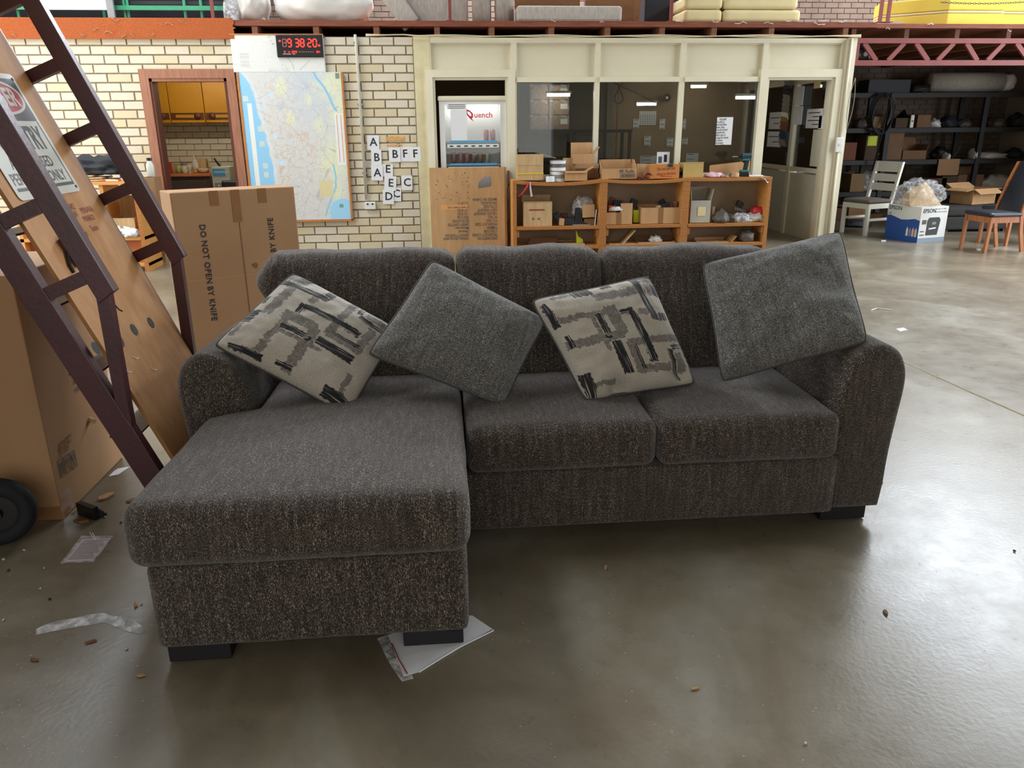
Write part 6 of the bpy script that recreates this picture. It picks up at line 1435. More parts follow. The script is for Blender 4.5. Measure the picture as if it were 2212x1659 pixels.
pface(o1, dr2, None, 'printer_screen', 'grey_wall', [(.46, .50), (.60, .50), (.60, .57), (.46, .57)], .002, nb); pface(o1, dr2, None, 'paper_tray', 'white_paper', [(.36, .36), (.62, .38), (.62, .42), (.36, .40)], .002, nb)
pface(o1, dr2, None, 'feature_list', 'ink_soft', [(.05, .2), (.22, .2), (.22, .23), (.05, .23)], .0005, nb); pface(o1, dr2, None, 'feature_list', 'ink_soft', [(.05, .3), (.2, .3), (.2, .33), (.05, .33)], .0005, nb); pface(o1, dr2, None, 'feature_list', 'ink_soft', [(.08, .52), (.24, .52), (.24, .64), (.08, .64)], .0005, nb)
for i in range(4): pface(o2, dl_, None, 'ink_bottle', ['white_paper', 'steel_grey', 'pink_paper', 'foam_cream'][i], [(.64+.085*i, .16), (.70+.085*i, .16), (.70+.085*i, .34), (.67+.085*i, .42), (.64+.085*i, .34)], .002, na)
for i in range(8): pface(o1, dr2, None, 'icon_dot', 'ink', [(.48+.06*i, .835), (.505+.06*i, .835), (.505+.06*i, .865), (.48+.06*i, .865)], .0005, nb)
text(pc_, 'EPSON', .072, Cc+a_*.03+Vector((0, 0, Hh_*.84))+nb*.002, a_, (0, 0, 1), 'ink', bold=.0012)
text(pc_, 'EPSON', .072, o2-b_*.02+Vector((0, 0, Hh_*.86))+na*.002, -b_, (0, 0, 1), 'ink', bold=.0012)
text(pc_, 'EcoTank ET-5800', .026, Cc+a_*.24+Vector((0, 0, Hh_*.915))+nb*.002, a_, (0, 0, 1), 'ink_soft')
text(pc_, '6.8', .04, o2-b_*.02+Vector((0, 0, Hh_*.72))+na*.002, -b_, (0, 0, 1), 'ink_soft', bold=.001)
p = Cc+a_*La*.45+b_*Lb*.45
wl_ = thing('plastic_wrapped_heap', 'clear plastic wrapped cardboard heap on top of the printer carton', 'plastic', (p.x, p.y, Hh_))
MB().add([p+Vector(v)+Vector((0, 0, Hh_)) for v in ((-.22, -.14, .0), (.26, -.1, 0), (.2, .2, 0), (-.2, .2, 0), (.09, .05, .30), (-.12, .08, .2))], [(0, 1, 4, 5), (1, 2, 4), (2, 3, 5, 4), (3, 0, 5), (0, 3, 2, 1)]).build('card_inside', 'carton_pale', wl_)
MB().blob(p+Vector((-.02, 0, Hh_+.13)), (.31, .25, .2), 71, .28, 2.4, 4, flat=-.12).build('film', 'clear_film', wl_, smooth=True)
# dark ottoman with an open carton
Yo = 10.75; x0, x1 = onY(2040, 480, Yo).x, onY(2185, 480, Yo).x; zo = onY(2070, 447, Yo).z
ot = thing('dark_ottoman', 'dark grey upholstered ottoman behind the printer carton', 'ottoman', ((x0+x1)/2, Yo+.4, 0))
soft(x0, x1, Yo, Yo+.8, .03, zo*.62, .03, 0, 12, .002).build('base', mat('ottoman_fabric', '#33322f', .9, var=.15, scale=60), ot, smooth=True); soft(x0-.01, x1+.01, Yo-.01, Yo+.81, zo*.62, zo, .04, .01, 12, .003).build('top_cushion', 'ottoman_fabric', ot, smooth=True)
for xx in (x0+.06, x1-.06):
    for yy in (Yo+.06, Yo+.72): MB().box((xx-.03, yy-.03, 0), (xx+.03, yy+.03, .035)).build('foot', 'black_paint', ot)
Yc2 = 10.95; x0, x1 = onY(2080, 430, Yc2).x, onY(2156, 430, Yc2).x
c = carton('open carton with spread flaps standing on the dark ottoman', x0+.02, x1-.02, Yc2, Yc2+.36, zo+.014, onY(2115, 408, Yc2).z, 'carton_light', [('f', .13, 120), ('l', .16, 100), ('r', .12, 95), ('b', .12, 60)], rz=.35)

# ------------------------------------------------------------------ shelf unit behind the stair, with jacket
LY0 = 8.9
lx0, lx1 = onY(195, 500, LY0).x-.75, onY(322, 500, LY0).x; lz = onY(250, 392, LY0).z
ls = thing('side_shelf', 'orange chipboard shelf unit behind the red stair', 'shelf', ((lx0+lx1)/2, LY0+.2, 0))
MB().box((lx0, LY0, lz-.035), (onY(285, 392, LY0).x, LY0+.45, lz)).build('top_shelf', 'shelf_ply', ls)
zm = onY(290, 512, LY0).z
MB().box((lx0, LY0, zm-.035), (lx1-.06, LY0+.45, zm)).build('middle_shelf', 'shelf_ply', ls); MB().box((lx0, LY0, .06), (lx1-.06, LY0+.45, .095)).build('bottom_shelf', 'shelf_ply', ls)
MB().box((lx1-.10, LY0, 0), (lx1-.06, LY0+.45, lz-.10)).build('side_panel', 'shelf_ply', ls); MB().box((lx1-.104, LY0-.004, 0), (lx1-.056, LY0, lz-.10)).build('edge', 'shelf_edge', ls)
MB().box((lx0, LY0, 0), (lx0+.04, LY0+.45, lz-.035)).build('side_panel', 'shelf_ply', ls); xm = onY(224, 440, LY0).x; MB().box((xm-.03, LY0+.02, zm), (xm+.01, LY0+.45, lz-.035)).build('divider', 'shelf_ply', ls)
MB().box((lx0, LY0+.1, .1), (lx1-.1, LY0+.12, zm-.035)).build('kick_panel', 'orange_wood', ls)
p = onY(205, 375, LY0+.2); jk = tag(MB().blob((p.x, LY0+.22, lz+.135), (.30, .16, .12), 81, .45, 2.3, 4, flat=-.07).build('black_jacket', 'jacket', smooth=True), 'crumpled black jacket on cardboard on the side shelf', 'jacket')
for k, (a, b, zz, lab) in enumerate(((160, 248, 0, 'lowest flat cardboard piece on the side shelf'), (165, 225, .022, 'upper flat cardboard piece under the black jacket'), (160, 205, .044, 'topmost curled cardboard piece beside the jacket'))):
    xa, xb = onY(a, 380, LY0+.1).x, onY(b, 380, LY0+.1).x; tag(MB().obox(((xa+xb)/2, LY0+.18, lz+.012+zz), ((xb-xa)/2, 0, .003), (0, .15, 0), (0, 0, .008)).build('cardboard_piece', 'carton_pale'), lab, 'cardboard', 'cardboard under the jacket')
p = onY(272, 385, LY0+.15); bo = thing('squeeze_bottle', 'white plastic bottle standing on the side shelf', 'bottle', (p.x, LY0+.15, lz)); MB().lathe([(.05, 0), (.055, .01), (.055, .13), (.04, .18), (.018, .2), (.018, .22)], (p.x, LY0+.15, lz), 18).build('bottle_body', 'white_plastic', bo, smooth=True); MB().lathe([(.02, .22), (.02, .25)], (p.x, LY0+.15, lz), 12).build('cap', 'black_plastic', bo); MB().box((p.x-.04, LY0+.094, lz+.03), (p.x+.005, LY0+.097, lz+.12)).build('print', 'ink', bo)
p = onY(246, 389, LY0+.02); mk = thing('marker_pen', 'red marker pen lying on the side shelf edge', 'pen', (p.x, LY0+.03, lz)); MB().cyl((p.x-.09, LY0+.03, lz+.008), (p.x+.04, LY0+.035, lz+.008), .008, n=8).build('barrel', 'white_plastic', mk); MB().cyl((p.x-.12, LY0+.03, lz+.008), (p.x-.09, LY0+.03, lz+.008), .009, n=8).build('cap', 'red_plastic', mk); MB().cyl((p.x+.04, LY0+.035, lz+.008), (p.x+.06, LY0+.036, lz+.008), .009, n=8).build('end', 'red_plastic', mk)
p = onY(303, 380, LY0+.4); b2 = thing('glass_bottle', 'small bottle with dark cap near the kitchen door frame', 'bottle', (p.x, LY0+.75, lz+.002)); MB().lathe([(.04, 0), (.045, .01), (.045, .13), (.027, .17), (.027, .185)], (p.x, LY0+.75, lz+.002), 16).build('bottle_body', 'glass_clear', b2, smooth=True); MB().lathe([(.03, .185), (.03, .215)], (p.x, LY0+.75, lz+.002), 14).build('cap', 'black_plastic', b2)
x0, x1 = onY(306, 400, LY0+.6).x, onY(334, 400, LY0+.6).x
carton('small brown carton by the kitchen door frame', x0-.02, x1-.02, LY0+.66, LY0+.9, 0, lz-.0+.0, 'carton')
x0, x1 = onY(240, 480, LY0+.05).x, onY(290, 480, LY0+.05).x; carton('pale carton with crumpled paper on the side shelf middle', x0, x1, LY0+.06, LY0+.38, zm+.002, zm+.2, 'carton_pale', [('b', .22, 5)])
for i, (px, w, lab) in enumerate(((252, .10, 'crumpled white cloth at the left front of the side shelf'), (282, .09, 'crumpled white cloth at the right front of the side shelf'))): lump('white_cloth', lab, 'cloth', px, 505, LY0+.02, (w, .04, .06), 'white_paper', 84+i, .6, 3, z0=zm+.002)
lump('rubbish_heap', 'paper rubbish heap on the lowest side shelf', 'rubbish', 290, 600, LY0+.22, (.16, .10, .12), 'carton_pale', 88, .4, 3, z0=.098)
# ------------------------------------------------------------------ the sofa
so = thing('chaise_sofa', 'dark grey chenille chaise sofa in the middle of the warehouse floor', 'sofa', (0.4, 2.8, 0))
FB = 'sofa_fabric'
soft(.045, 1.475, 2.572, 3.50, .06, .296, .018, 0, 24, .0015).build('base_rail', FB, so, smooth=True)
soft(-.874, .034, 1.968, 3.50, .06, .337, .02, 0, 26, .002).build('chaise_base', FB, so, smooth=True)
def chaise_warp(w):
    t = min(1, max(0, (w.y-2.70)/.10)); t = t*t*(3-2*t); xl = -.906+t*.168
    w.x = .046-(.046-w.x)*(.046-xl)/(.046+.906)
    tt = min(1, max(0, (w.y-2.0)/1.0)); 
    if w.z > .45: w.z -= .045*tt
    return w
soft(-.906, .046, 1.926, 3.25, .339, .537, .055, .022, 44, .003, 4, 2, chaise_warp, .012).build('chaise_cushion', FB, so, smooth=True)
soft(.052, .757, 2.548, 3.25, .298, .480, .045, .018, 34, .003, 5, 3, None, .016).build('seat_cushion', FB, so, smooth=True)
soft(.761, 1.456, 2.545, 3.25, .298, .482, .045, .018, 34, .003, 5, 4, None, .014).build('seat_cushion', FB, so, smooth=True)
prof = [(1.482, .06), (1.58, .06), (1.676, .06), (1.684, .15), (1.692, .3), (1.706, .45), (1.713, .56), (1.708, .63), (1.685, .685), (1.645, .718), (1.60, .728), (1.555, .714), (1.512, .678), (1.482, .62), (1.463, .55), (1.458, .46), (1.462, .36), (1.472, .22)]
def arm(name, xf, y0, y1, flip):
    P = []
    n = len(prof)
    for i in range(n):      # round the profile with a Catmull-Rom pass
        p0, p1, p2, p3 = [Vector((prof[(i+k) % n][0], prof[(i+k) % n][1])) for k in (-1, 0, 1, 2)]
        sharp = i in (0, 1, 2)
        for t in (0, .25, .5, .75):
            if sharp: P.append(p1.lerp(p2, t))
            else: P.append(.5*((2*p1)+(-p0+p2)*t+(2*p0-5*p1+4*p2-p3)*t*t+(-p0+3*p1-3*p2+p3)*t**3))
    c = Vector((sum(p.x for p in P)/len(P), sum(p.y for p in P)/len(P)))
    rings = [(0.0, .030), (.003, .018), (.010, .007), (.022, .0)]+[(.022+(y1-y0-.05)*k/12, 0) for k in range(1, 13)]+[(y1-y0-.01, .008), (y1-y0, .03)]
    vs = []; m = len(P)
    for dy, ins in rings:
        for p in P:
            d = (p-c); q = c+d*(1-ins/max(.12, d.length)); x = xf(q.x); w = Vector((x, y0+dy, q.y-(.045*dy/(y1-y0)*max(0, (q.y-.3)/.43) if flip else 0)))
            nn = .003*mnoise.noise(w*6); vs.append((w.x+nn, w.y, w.z+nn))
    fs = []
    for k in range(len(rings)-1):
        for i in range(m):
            j = (i+1) % m; f = (k*m+i, k*m+j, (k+1)*m+j, (k+1)*m+i); fs.append(tuple(reversed(f)) if flip else f)
    a = tuple(range(m)); b = tuple(range((len(rings)-1)*m, len(rings)*m))
    fs += [tuple(reversed(a)), b] if not flip else [a, tuple(reversed(b))]
    return MB().add(vs, fs).build(name, FB, so, smooth=True)
arm('arm', lambda x: x, 2.60, 3.58, False)
arm('arm', lambda x: .712-x, 2.775, 3.58, True)
soft(-.79, 1.62, 3.46, 3.62, .06, .86, .05, 0, 26, .003).build('back_frame', FB, so, smooth=True)
def lean(w, a=.36, zb=.47): w.y += (w.z-zb)*a; return w
for i, (a, b, zt_, s_) in enumerate(((-.795, .043, .985, 5), (.048, .695, .985, 6), (.70, 1.47, .975, 7))):
    def bw(w, zt_=zt_, a=a, b=b, s_=s_):
        u = (w.x-a)/(b-a)*2-1
        if w.z > .8: w.z += .005*math.sin(u*5+s_)
        if i == 0 and u < -.85: w.x += .02*math.sin(w.z*34)
        return lean(w)
    soft(a, b, 3.17, 3.37, .45, zt_, .055, .012, 36, .006, 6, s_, bw, .035).build('back_cushion', FB, so, smooth=True)
for (x0, x1, y0, y1) in ((-.855, -.675, 1.985, 2.11), (-.166, .016, 1.99, 2.11), (1.455, 1.640, 2.625, 2.75), (-.95, -.80, 3.42, 3.55), (1.5, 1.64, 3.42, 3.55), (-.1, .02, 3.36, 3.48)):
    MB().box((x0, y0, 0.004), (x1, y1, .066)).build('foot', 'black_paint', so, bevel=.003)

# ------------------------------------------------------------------ scatter cushions
def rect_mask(u, v, u0, u1, v0, v1, seed, soft_=.012):
    """soft box with slightly ragged ends"""
    ra = .02*(nz2(u*3, v*0+seed*.1, 20, seed)-.5); rb = .01*(nz2(u*0+seed*.1, v*3, 20, seed+1)-.5)
    f = lambda x, a, b: np.clip((x-a)/soft_+.5, 0, 1)*np.clip((b-x)/soft_+.5, 0, 1)
    return f(u+rb, u0, u1)*f(v+ra, v0, v1)
def pat(u, v):
    """woven design: r = black upright strokes, g = grey bands, b = black flat strokes"""
    M = np.zeros((len(u), 3)); k = 1
    for (a, b, c, d) in ((.28, .45, -.1, .085), (.79, .865, -.1, .43), (.86, .96, .36, .44), (.93, 1.1, .10, .22), (.345, .41, .27, .47), (.615, .69, .30, .79), (.355, .45, .54, .85), (.80, .86, .68, .96), (.965, 1.1, .68, 1.1), (.015, .075, .07, .33), (.05, .095, .40, .53), (.01, .11, .77, 1.1), (.52, .56, .60, .84), (.60, .615, .66, .80)):
        M[:, 0] = np.maximum(M[:, 0], rect_mask(u, v, a, b, c, d, k)); k += 1
    for (a, b, c, d) in ((.42, .84, .08, .165), (.07, .45, .235, .30), (.44, .545, .22, .50), (.03, .50, .46, .545), (.49, 1.1, .55, .625), (.47, .55, .57, .86), (.50, .80, .80, .875), (.88, 1.0, .03, .20), (.30, .345, .28, .62), (.86, .94, .72, .90), (.10, .30, .86, .91), (.12, .28, .01, .06), (.70, .80, .30, .37)):
        M[:, 1] = np.maximum(M[:, 1], rect_mask(u, v, a, b, c, d, k)); k += 1
    for (a, b, c, d) in ((.53, .63, -.1, .05), (.85, 1.1, -.1, .055), (.545, .67, .265, .335), (.86, 1.1, .64, .70), (.34, .40, .48, .52)):
        M[:, 2] = np.maximum(M[:, 2], rect_mask(u, v, a, b, c, d, k)); k += 1
    return M
def print_fabric():
    m = bpy.data.materials.new('print_fabric'); m.use_nodes = True; nt = m.node_tree; MATS['print_fabric'] = m; L = nt.links.new
    bs = nt.nodes['Principled BSDF']; am = nd(nt, 'ShaderNodeAttribute'); am.attribute_name = 'Col'; au = nd(nt, 'ShaderNodeAttribute'); au.attribute_name = 'Place'
    sp = nd(nt, 'ShaderNodeSeparateColor'); L(am.outputs['Color'], sp.inputs[0])
    def streak(sx, sy, dt=2.0):
        mp = nd(nt, 'ShaderNodeMapping'); mp.inputs['Scale'].default_value = (sx, sy, 1); L(au.outputs['Vector'], mp.inputs['Vector'])
        n = nd(nt, 'ShaderNodeTexNoise'); n.inputs['Scale'].default_value = 1.0; n.inputs['Detail'].default_value = dt; L(mp.outputs[0], n.inputs['Vector']); return n
    def thr(mask, n, off, gain, amp):
        a = nd(nt, 'ShaderNodeMath', operation='MULTIPLY_ADD'); a.inputs[1].default_value = amp; L(n.outputs['Fac'], a.inputs[0]); L(mask, a.inputs[2])
        b = nd(nt, 'ShaderNodeMath', operation='SUBTRACT'); L(a.outputs[0], b.inputs[0]); b.inputs[1].default_value = off
        c = nd(nt, 'ShaderNodeMath', operation='MULTIPLY'); c.use_clamp = True; L(b.outputs[0], c.inputs[0]); c.inputs[1].default_value = gain; return c.outputs[0]
    sv, sh, sg, cell = streak(95, 2.5), streak(2.5, 95), streak(4, 60), streak(170, 170, 4)
    base = nd(nt, 'ShaderNodeValToRGB'); e = base.color_ramp.elements; e[0].position = .34; e[0].color = rgb('#8f867a'); e[1].position = .62; e[1].color = rgb('#c0b8aa'); L(cell.outputs['Fac'], base.inputs['Fac'])
    gn = streak(90, 25, 2); grey = nd(nt, 'ShaderNodeValToRGB'); e = grey.color_ramp.elements; e[0].position = .3; e[0].color = rgb('#5d5751'); e[1].position = .7; e[1].color = rgb('#857e76'); L(gn.outputs['Fac'], grey.inputs['Fac'])
    def mix(f, A, B, col=None):
        x = nd(nt, 'ShaderNodeMix', data_type='RGBA'); L(f, x.inputs['Factor']); L(A, x.inputs['A'])
        if col: x.inputs['B'].default_value = col
        else: L(B, x.inputs['B'])
        return x.outputs['Result']
    c = mix(thr(sp.outputs[1], sg, 1.40, 5, 1.5), base.outputs[0], grey.outputs[0])
    c = mix(thr(sp.outputs[0], sv, 1.61, 9, 1.6), c, None, rgb('#15161a')); c = mix(thr(sp.outputs[2], sh, 1.61, 9, 1.6), c, None, rgb('#15161a'))
    ps = nd(nt, 'ShaderNodeSeparateXYZ'); L(au.outputs['Vector'], ps.inputs[0]); bk = nd(nt, 'ShaderNodeMath', operation='GREATER_THAN'); L(ps.outputs[2], bk.inputs[0]); bk.inputs[1].default_value = .5
    c = mix(bk.outputs[0], c, None, rgb('#3b3836')); L(c, bs.inputs['Base Color']); bs.inputs['Roughness'].default_value = .9; bs.inputs['Sheen Weight'].default_value = .25
    tc = nd(nt, 'ShaderNodeTexCoord'); nb_ = nd(nt, 'ShaderNodeTexNoise'); nb_.inputs['Scale'].default_value = 260; L(tc.outputs['Object'], nb_.inputs['Vector']); bp = nd(nt, 'ShaderNodeBump'); bp.inputs['Strength'].default_value = .6; bp.inputs['Distance'].default_value = .003; L(nb_.outputs['Fac'], bp.inputs['Height']); L(bp.outputs[0], bs.inputs['Normal'])
print_fabric()
def pillow(name, label, corners, T, mfront, N=52, colf=None, seed=1, wr=.012, pinch=.04, lumps=(), puff=1.0):
    TL, TR, BR, BL = [Vector(c) for c in corners]; ctr = (TL+TR+BR+BL)/4
    ex = ((TR+BR)-(TL+BL)).normalized(); ey = ((TL+TR)-(BL+BR)); ey = (ey-ex*ey.dot(ex)).normalized(); ez = ex.cross(ey)   # ez towards the viewer
    if ez.dot(CP-ctr) < 0: ez = -ez
    Rm = Matrix((ex, ey, ez)).transposed(); Ri = Rm.transposed()
    L = [Ri@(c-ctr) for c in (TL, TR, BR, BL)]
    root = thing(name, label, 'cushion', ctr, 'scatter cushions on the sofa')
    def pos(u, v):   # u right, v down, -1..1
        cr_ = .045*(u*v)**6; uu = u*(1-pinch*(1-v*v)-cr_); vv = v*(1-pinch*(1-u*u)-cr_)
        s, t = (uu+1)/2, (vv+1)/2
        return L[0]*(1-s)*(1-t)+L[1]*s*(1-t)+L[2]*s*t+L[3]*(1-s)*t
    us = np.linspace(-1, 1, N+1); us = np.sign(us)*(1-(1-np.abs(us))**1.3)
    vs, fs, uv = [], [], []; idx = {}
    def vert(i, j, side):
        b = i in (0, N) or j in (0, N); key = (i, j, 0 if b else side)
        if key in idx: return idx[key]
        u, v = us[i], us[j]; p = pos(u, v)
        if not b:
            h = T/2*((1-abs(u)**2.4)*(1-abs(v)**2.4))**.48*puff
            q = Vector((u*2.2+seed*3, v*2.2, side*5.0))
            wv = mnoise.noise(q)*.8+.5*mnoise.noise(q*2.6)
            cr = (abs(u)*abs(v))**1.5
            h += wr*wv*(.6+1.6*cr)*min(1, (1-max(abs(u), abs(v)))*6)
            for (lu, lv, la, lr) in lumps: h += la*math.exp(-((u-lu)**2+(v-lv)**2)/lr**2) if side > 0 else 0
            p = p+Vector((0, 0, side*h))
        idx[key] = len(vs); vs.append(p); uv.append(((u+1)/2, (v+1)/2, side if not b else 1)); return idx[key]
    for j in range(N):
        for i in range(N):
            fs.append((vert(i, j, 1), vert(i, j+1, 1), vert(i+1, j+1, 1), vert(i+1, j, 1))); fs.append((vert(i, j, -1), vert(i+1, j, -1), vert(i+1, j+1, -1), vert(i, j+1, -1)))
    def mk(nm, V, F, m):
        me = bpy.data.meshes.new(nm); me.from_pydata([tuple(x) for x in V], [], F); me.materials.append(MATS[m]); me.shade_smooth()
        ob = bpy.data.objects.new(nm, me); COL.objects.link(ob); ob.parent = root; ob.matrix_local = Rm.to_4x4(); return ob
    ob = mk('cover', vs, fs, mfront)
    if colf:
        A = np.array(uv); Cc_ = colf(A[:, 0], A[:, 1]); pl_ = ob.data.color_attributes.new('Place', 'FLOAT_COLOR', 'POINT'); pl_.data.foreach_set('color', np.stack([A[:, 0], A[:, 1], (A[:, 2] < 0).astype(float), np.ones(len(A))], 1).astype(np.float32).reshape(-1))
        at = ob.data.color_attributes.new('Col', 'FLOAT_COLOR', 'POINT'); at.data.foreach_set('color', np.concatenate([Cc_, np.ones((len(Cc_), 1))], 1).astype(np.float32).reshape(-1))
    bd = [pos(us[i], -1) for i in range(N)]+[pos(1, us[j]) for j in range(N)]+[pos(us[N-i], 1) for i in range(N)]+[pos(-1, us[N-j]) for j in range(N)]
    q = MB().tube(bd[::2], .0055, 6, closed=True); mk('piping', q.v, q.f, 'piping_fabric')
    return root
mat('piping_fabric', '#474441', .85, var=.2, scale=120)
def at(px, py, z=None, Y=None): return onZ(px, py, z) if z is not None else onY(px, py, Y)
pillow('patterned_cushion', 'patterned beige and black cushion leaning on the left sofa arm', [at(458, 746, Y=2.86), at(632, 588, Y=3.14), at(866, 714, Y=3.08), at(752, 900, Y=2.77)], .20, 'print_fabric', 150, lambda u, v: pat(np.clip(u, 0, 1), np.clip(v, 0, 1)), 3, .014)
pillow('grey_cushion', 'plain grey cushion balanced on its corner beside the left patterned cushion', [at(932, 560, Y=3.10), at(1182, 690, Y=3.06), at(1088, 880, Y=2.82), at(790, 766, Y=2.84)], .20, 'cushion_fabric', 70, None, 5, .013, lumps=((.55, .72, -.035, .2), (.72, .5, .02, .2), (.85, .9, .02, .12)))
pillow('patterned_cushion', 'patterned beige and black cushion in the middle of the sofa', [at(1144, 648, Y=2.98), at(1402, 594, Y=3.08), at(1506, 830, Y=2.90), at(1264, 868, Y=2.78)], .19, 'print_fabric', 150, lambda u, v: pat(np.clip(u, 0, 1), np.clip(v, 0, 1)), 8, .014, lumps=((-.42, .88, -.06, .15), (.35, .9, .02, .2), (.7, .8, -.03, .15)))
pillow('grey_cushion', 'large plain grey cushion propped on the right sofa arm', [at(1514, 570, Y=3.06), at(1818, 498, Y=3.10), at(1878, 740, Y=2.66), at(1558, 828, Y=2.86)], .20, 'cushion_fabric', 72, None, 11, .018, lumps=((.45, -.25, -.025, .3), (-.05, .6, -.03, .2), (.75, .1, -.02, .22), (.3, .35, .02, .25)))

# ------------------------------------------------------------------ steep maroon steel stair
sd, sn = Vector((-.379, 0, .925)).normalized(), Vector((.925, 0, .379)).normalized()
def SP(s, k, Y): return Vector((-1.121, Y, .258))+sd*s+sn*k
st = thing('steel_stair', 'steep maroon steel stair with handrails at the left', 'stair', (-1.3, 3.0, 0))
def zcut(k, z=0.0): return (z-.258-sn.z*k)/sd.z
for Y in (2.65, 3.40):
    zb_ = 0 if Y < 3 else .13
    MB().prism([SP(zcut(0, zb_), 0, Y), SP(zcut(.085, zb_), .085, Y), SP(2.6, .085, Y), SP(2.6, 0, Y)], (0, .045, 0)).build('stringer', 'steel_maroon', st, bevel=.003)
    MB().prism([SP(.655, .222, Y), SP(.672, .29, Y), SP(2.6, .29, Y), SP(2.6, .222, Y)], (0, .045, 0)).build('handrail', 'steel_maroon', st, bevel=.003)
    for i in range(8):
        s = .75+.257*i; MB().prism([SP(s-.023, .08, Y+.004), SP(s+.023, .08, Y+.004), SP(s+.023, .226, Y+.004), SP(s-.023, .226, Y+.004)], (0, .037, 0)).build('baluster', 'steel_maroon', st)
    xn0, xn1 = -1.172, -1.128
    ztop = SP(.70, .23, Y).z-.01
    MB().prism([(xn0, Y+.003, .58), (xn1, Y+.003, .50), (xn1, Y+.003, ztop-.0), (xn0, Y+.003, ztop+.04)], (0, .039, 0)).build('newel', 'steel_maroon', st, bevel=.002)
    MB().box((-2.62, Y, 0), (-2.575, Y+.045, 2.6)).build('back_leg', 'steel_maroon', st); MB().box((-2.62, Y, 2.6), (-2.0, Y+.045, 2.66)).build('platform_beam', 'steel_maroon', st)
MB().box((-2.62, 2.65, 2.66), (-2.08, 3.445, 2.69)).build('platform', 'steel_maroon', st)
for i in range(9):
    s = .2+.26*i
    if s > .05: MB().obox(SP(s, .018, 3.0475), (.05, 0, 0), (0, .352, 0), (0, 0, .004)).build('tread', 'steel_maroon', st)
pl = thing('barrier_board', 'long plywood board blocking the maroon stair', 'plywood', SP(0, .1, 3.05))
r_ = .04
pts = [SP(-.13, .088, 2.76), SP(2.3, .088, 2.72), SP(2.3, .088, 3.392), SP(.0, .088, 3.392), SP(-.08, .088, 3.38), SP(-.13, .088, 3.33)]
MB().prism(pts, sn*.014).build('board', 'plywood', pl)
MB().prism([SP(-.1, .0885, 3.3925), SP(2.3, .0885, 3.3925), SP(2.3, .1015, 3.3925), SP(-.1, .1015, 3.3925)], (0, .0015, 0)).build('board_edge', 'plywood_edge', pl)
pp, pn_ = SP(0, .103, 3.0), sn
def onb(px, py, k=.103): return onP(px, py, SP(0, k, 3.0), sn)
def disc(c, ru, rv, m, nm, par, k=0.0012, rot=0):
    n = 20; P = []
    for i in range(n):
        a = 2*math.pi*i/n; x, y = ru*math.cos(a), rv*math.sin(a); P.append(c+Vector((0, 1, 0))*(x*math.cos(rot)-y*math.sin(rot))+sd*(x*math.sin(rot)+y*math.cos(rot)))
    return MB().prism(P, sn*k).build(nm, m, par)
for i, (px, py) in enumerate(((207, 752), (260, 737), (290, 712), (326, 697))): disc(onb(px, py), .022, .024, 'steel_dark', 'burn_mark', pl, .0008)
for (px, py, s) in ((148, 455, 'G5R2'), (160, 470, 'LS4'), (178, 462, 'MSNARA'), (184, 480, 'MARKO'), (200, 500, 'Sozan'), (186, 515, 'MF'), (88, 462, 'MSW')): text(pl, s, .034, onb(px, py)+sn*.001, (0, 1, 0.0), sd, 'ink_red', bold=0, sx=.8)
c0, c1, c2 = onb(236, 640), onb(256, 668), onb(264, 672); MB().tube([c0, onb(245, 655), c1, c2], .003, 5).build('crack', 'debris_dark', pl)
for i, (px, py) in enumerate(((325, 795), (285, 770), (270, 800))): MB().tube([onb(px, py), onb(px+9, py+5), onb(px+14, py+3)], .002, 5).build('paint_fleck', 'white_paper', pl)
bt = thing('wooden_bracket', 'short brown wooden bracket hooked on the barrier board', 'bracket', onb(140, 560))
MB().bar(onb(126, 517)+sn*.02, onb(168, 575)+sn*.02, .035, .03, up=sn).build('arm', 'door_timber_dark', bt); MB().tube([onb(140, 545)+sn*.008, onb(148, 575)+sn*.006, onb(158, 590)+sn*.004], .006, 6).build('cord', 'black_plastic', bt)
# safety sign
tr_, br_ = onb(25, 162), onb(172, 413); sY1 = (tr_.y+br_.y)/2; s_hi = (tr_-SP(0, .103, tr_.y)).dot(sd); s_lo = (br_-SP(0, .103, br_.y)).dot(sd)
sY0 = sY1-.46
sg = thing('danger_sign', 'worn danger no entry sign fixed to the barrier board', 'sign', SP(s_lo, .105, (sY0+sY1)/2))
def SG(y, s, k=.0): return SP(s, .1045+k, y)
hS = s_hi-s_lo; wS = sY1-sY0
def rr(y0, y1, a, b, r, k, th, m, nm):
    P = []
    for (cy_, cs, a0) in ((y1-r, b-r, 0), (y0+r, b-r, 90), (y0+r, a+r, 180), (y1-r, a+r, 270)):
        for t in range(0, 91, 15): q = math.radians(a0+t); P.append(SG(cy_+r*math.cos(q), cs+r*math.sin(q), k))
    return MB().prism(P, sn*th).build(nm, m, sg)
rr(sY0, sY1, s_lo, s_hi, .02, 0, .002, 'sign_white', 'sign_plate'); rr(sY0+.015, sY1-.018, s_lo+hS*.61, s_hi-.02, .008, .0022, .0006, 'sign_dark', 'header_panel')
ov = (sY0+sY1)/2; 
def oval(w, h, k, m, nm):
    P = [SG(ov+w*math.copysign(abs(math.cos(t))**.8, math.cos(t)), s_lo+hS*.80+h*math.copysign(abs(math.sin(t))**.9, math.sin(t)), k) for t in np.linspace(0, 6.283, 41)[:-1]]; MB().prism(P, sn*.0005).build(nm, m, sg)
oval(wS*.44, hS*.145, .003, 'sign_white', 'oval_border'); oval(wS*.41, hS*.125, .0036, 'danger_red', 'oval')
text(sg, 'DANGER', hS*.20, SG(ov, s_lo+hS*.735, .0045), (0, 1, 0), sd, 'sign_white', bold=.003, align='CENTER', sx=.85)
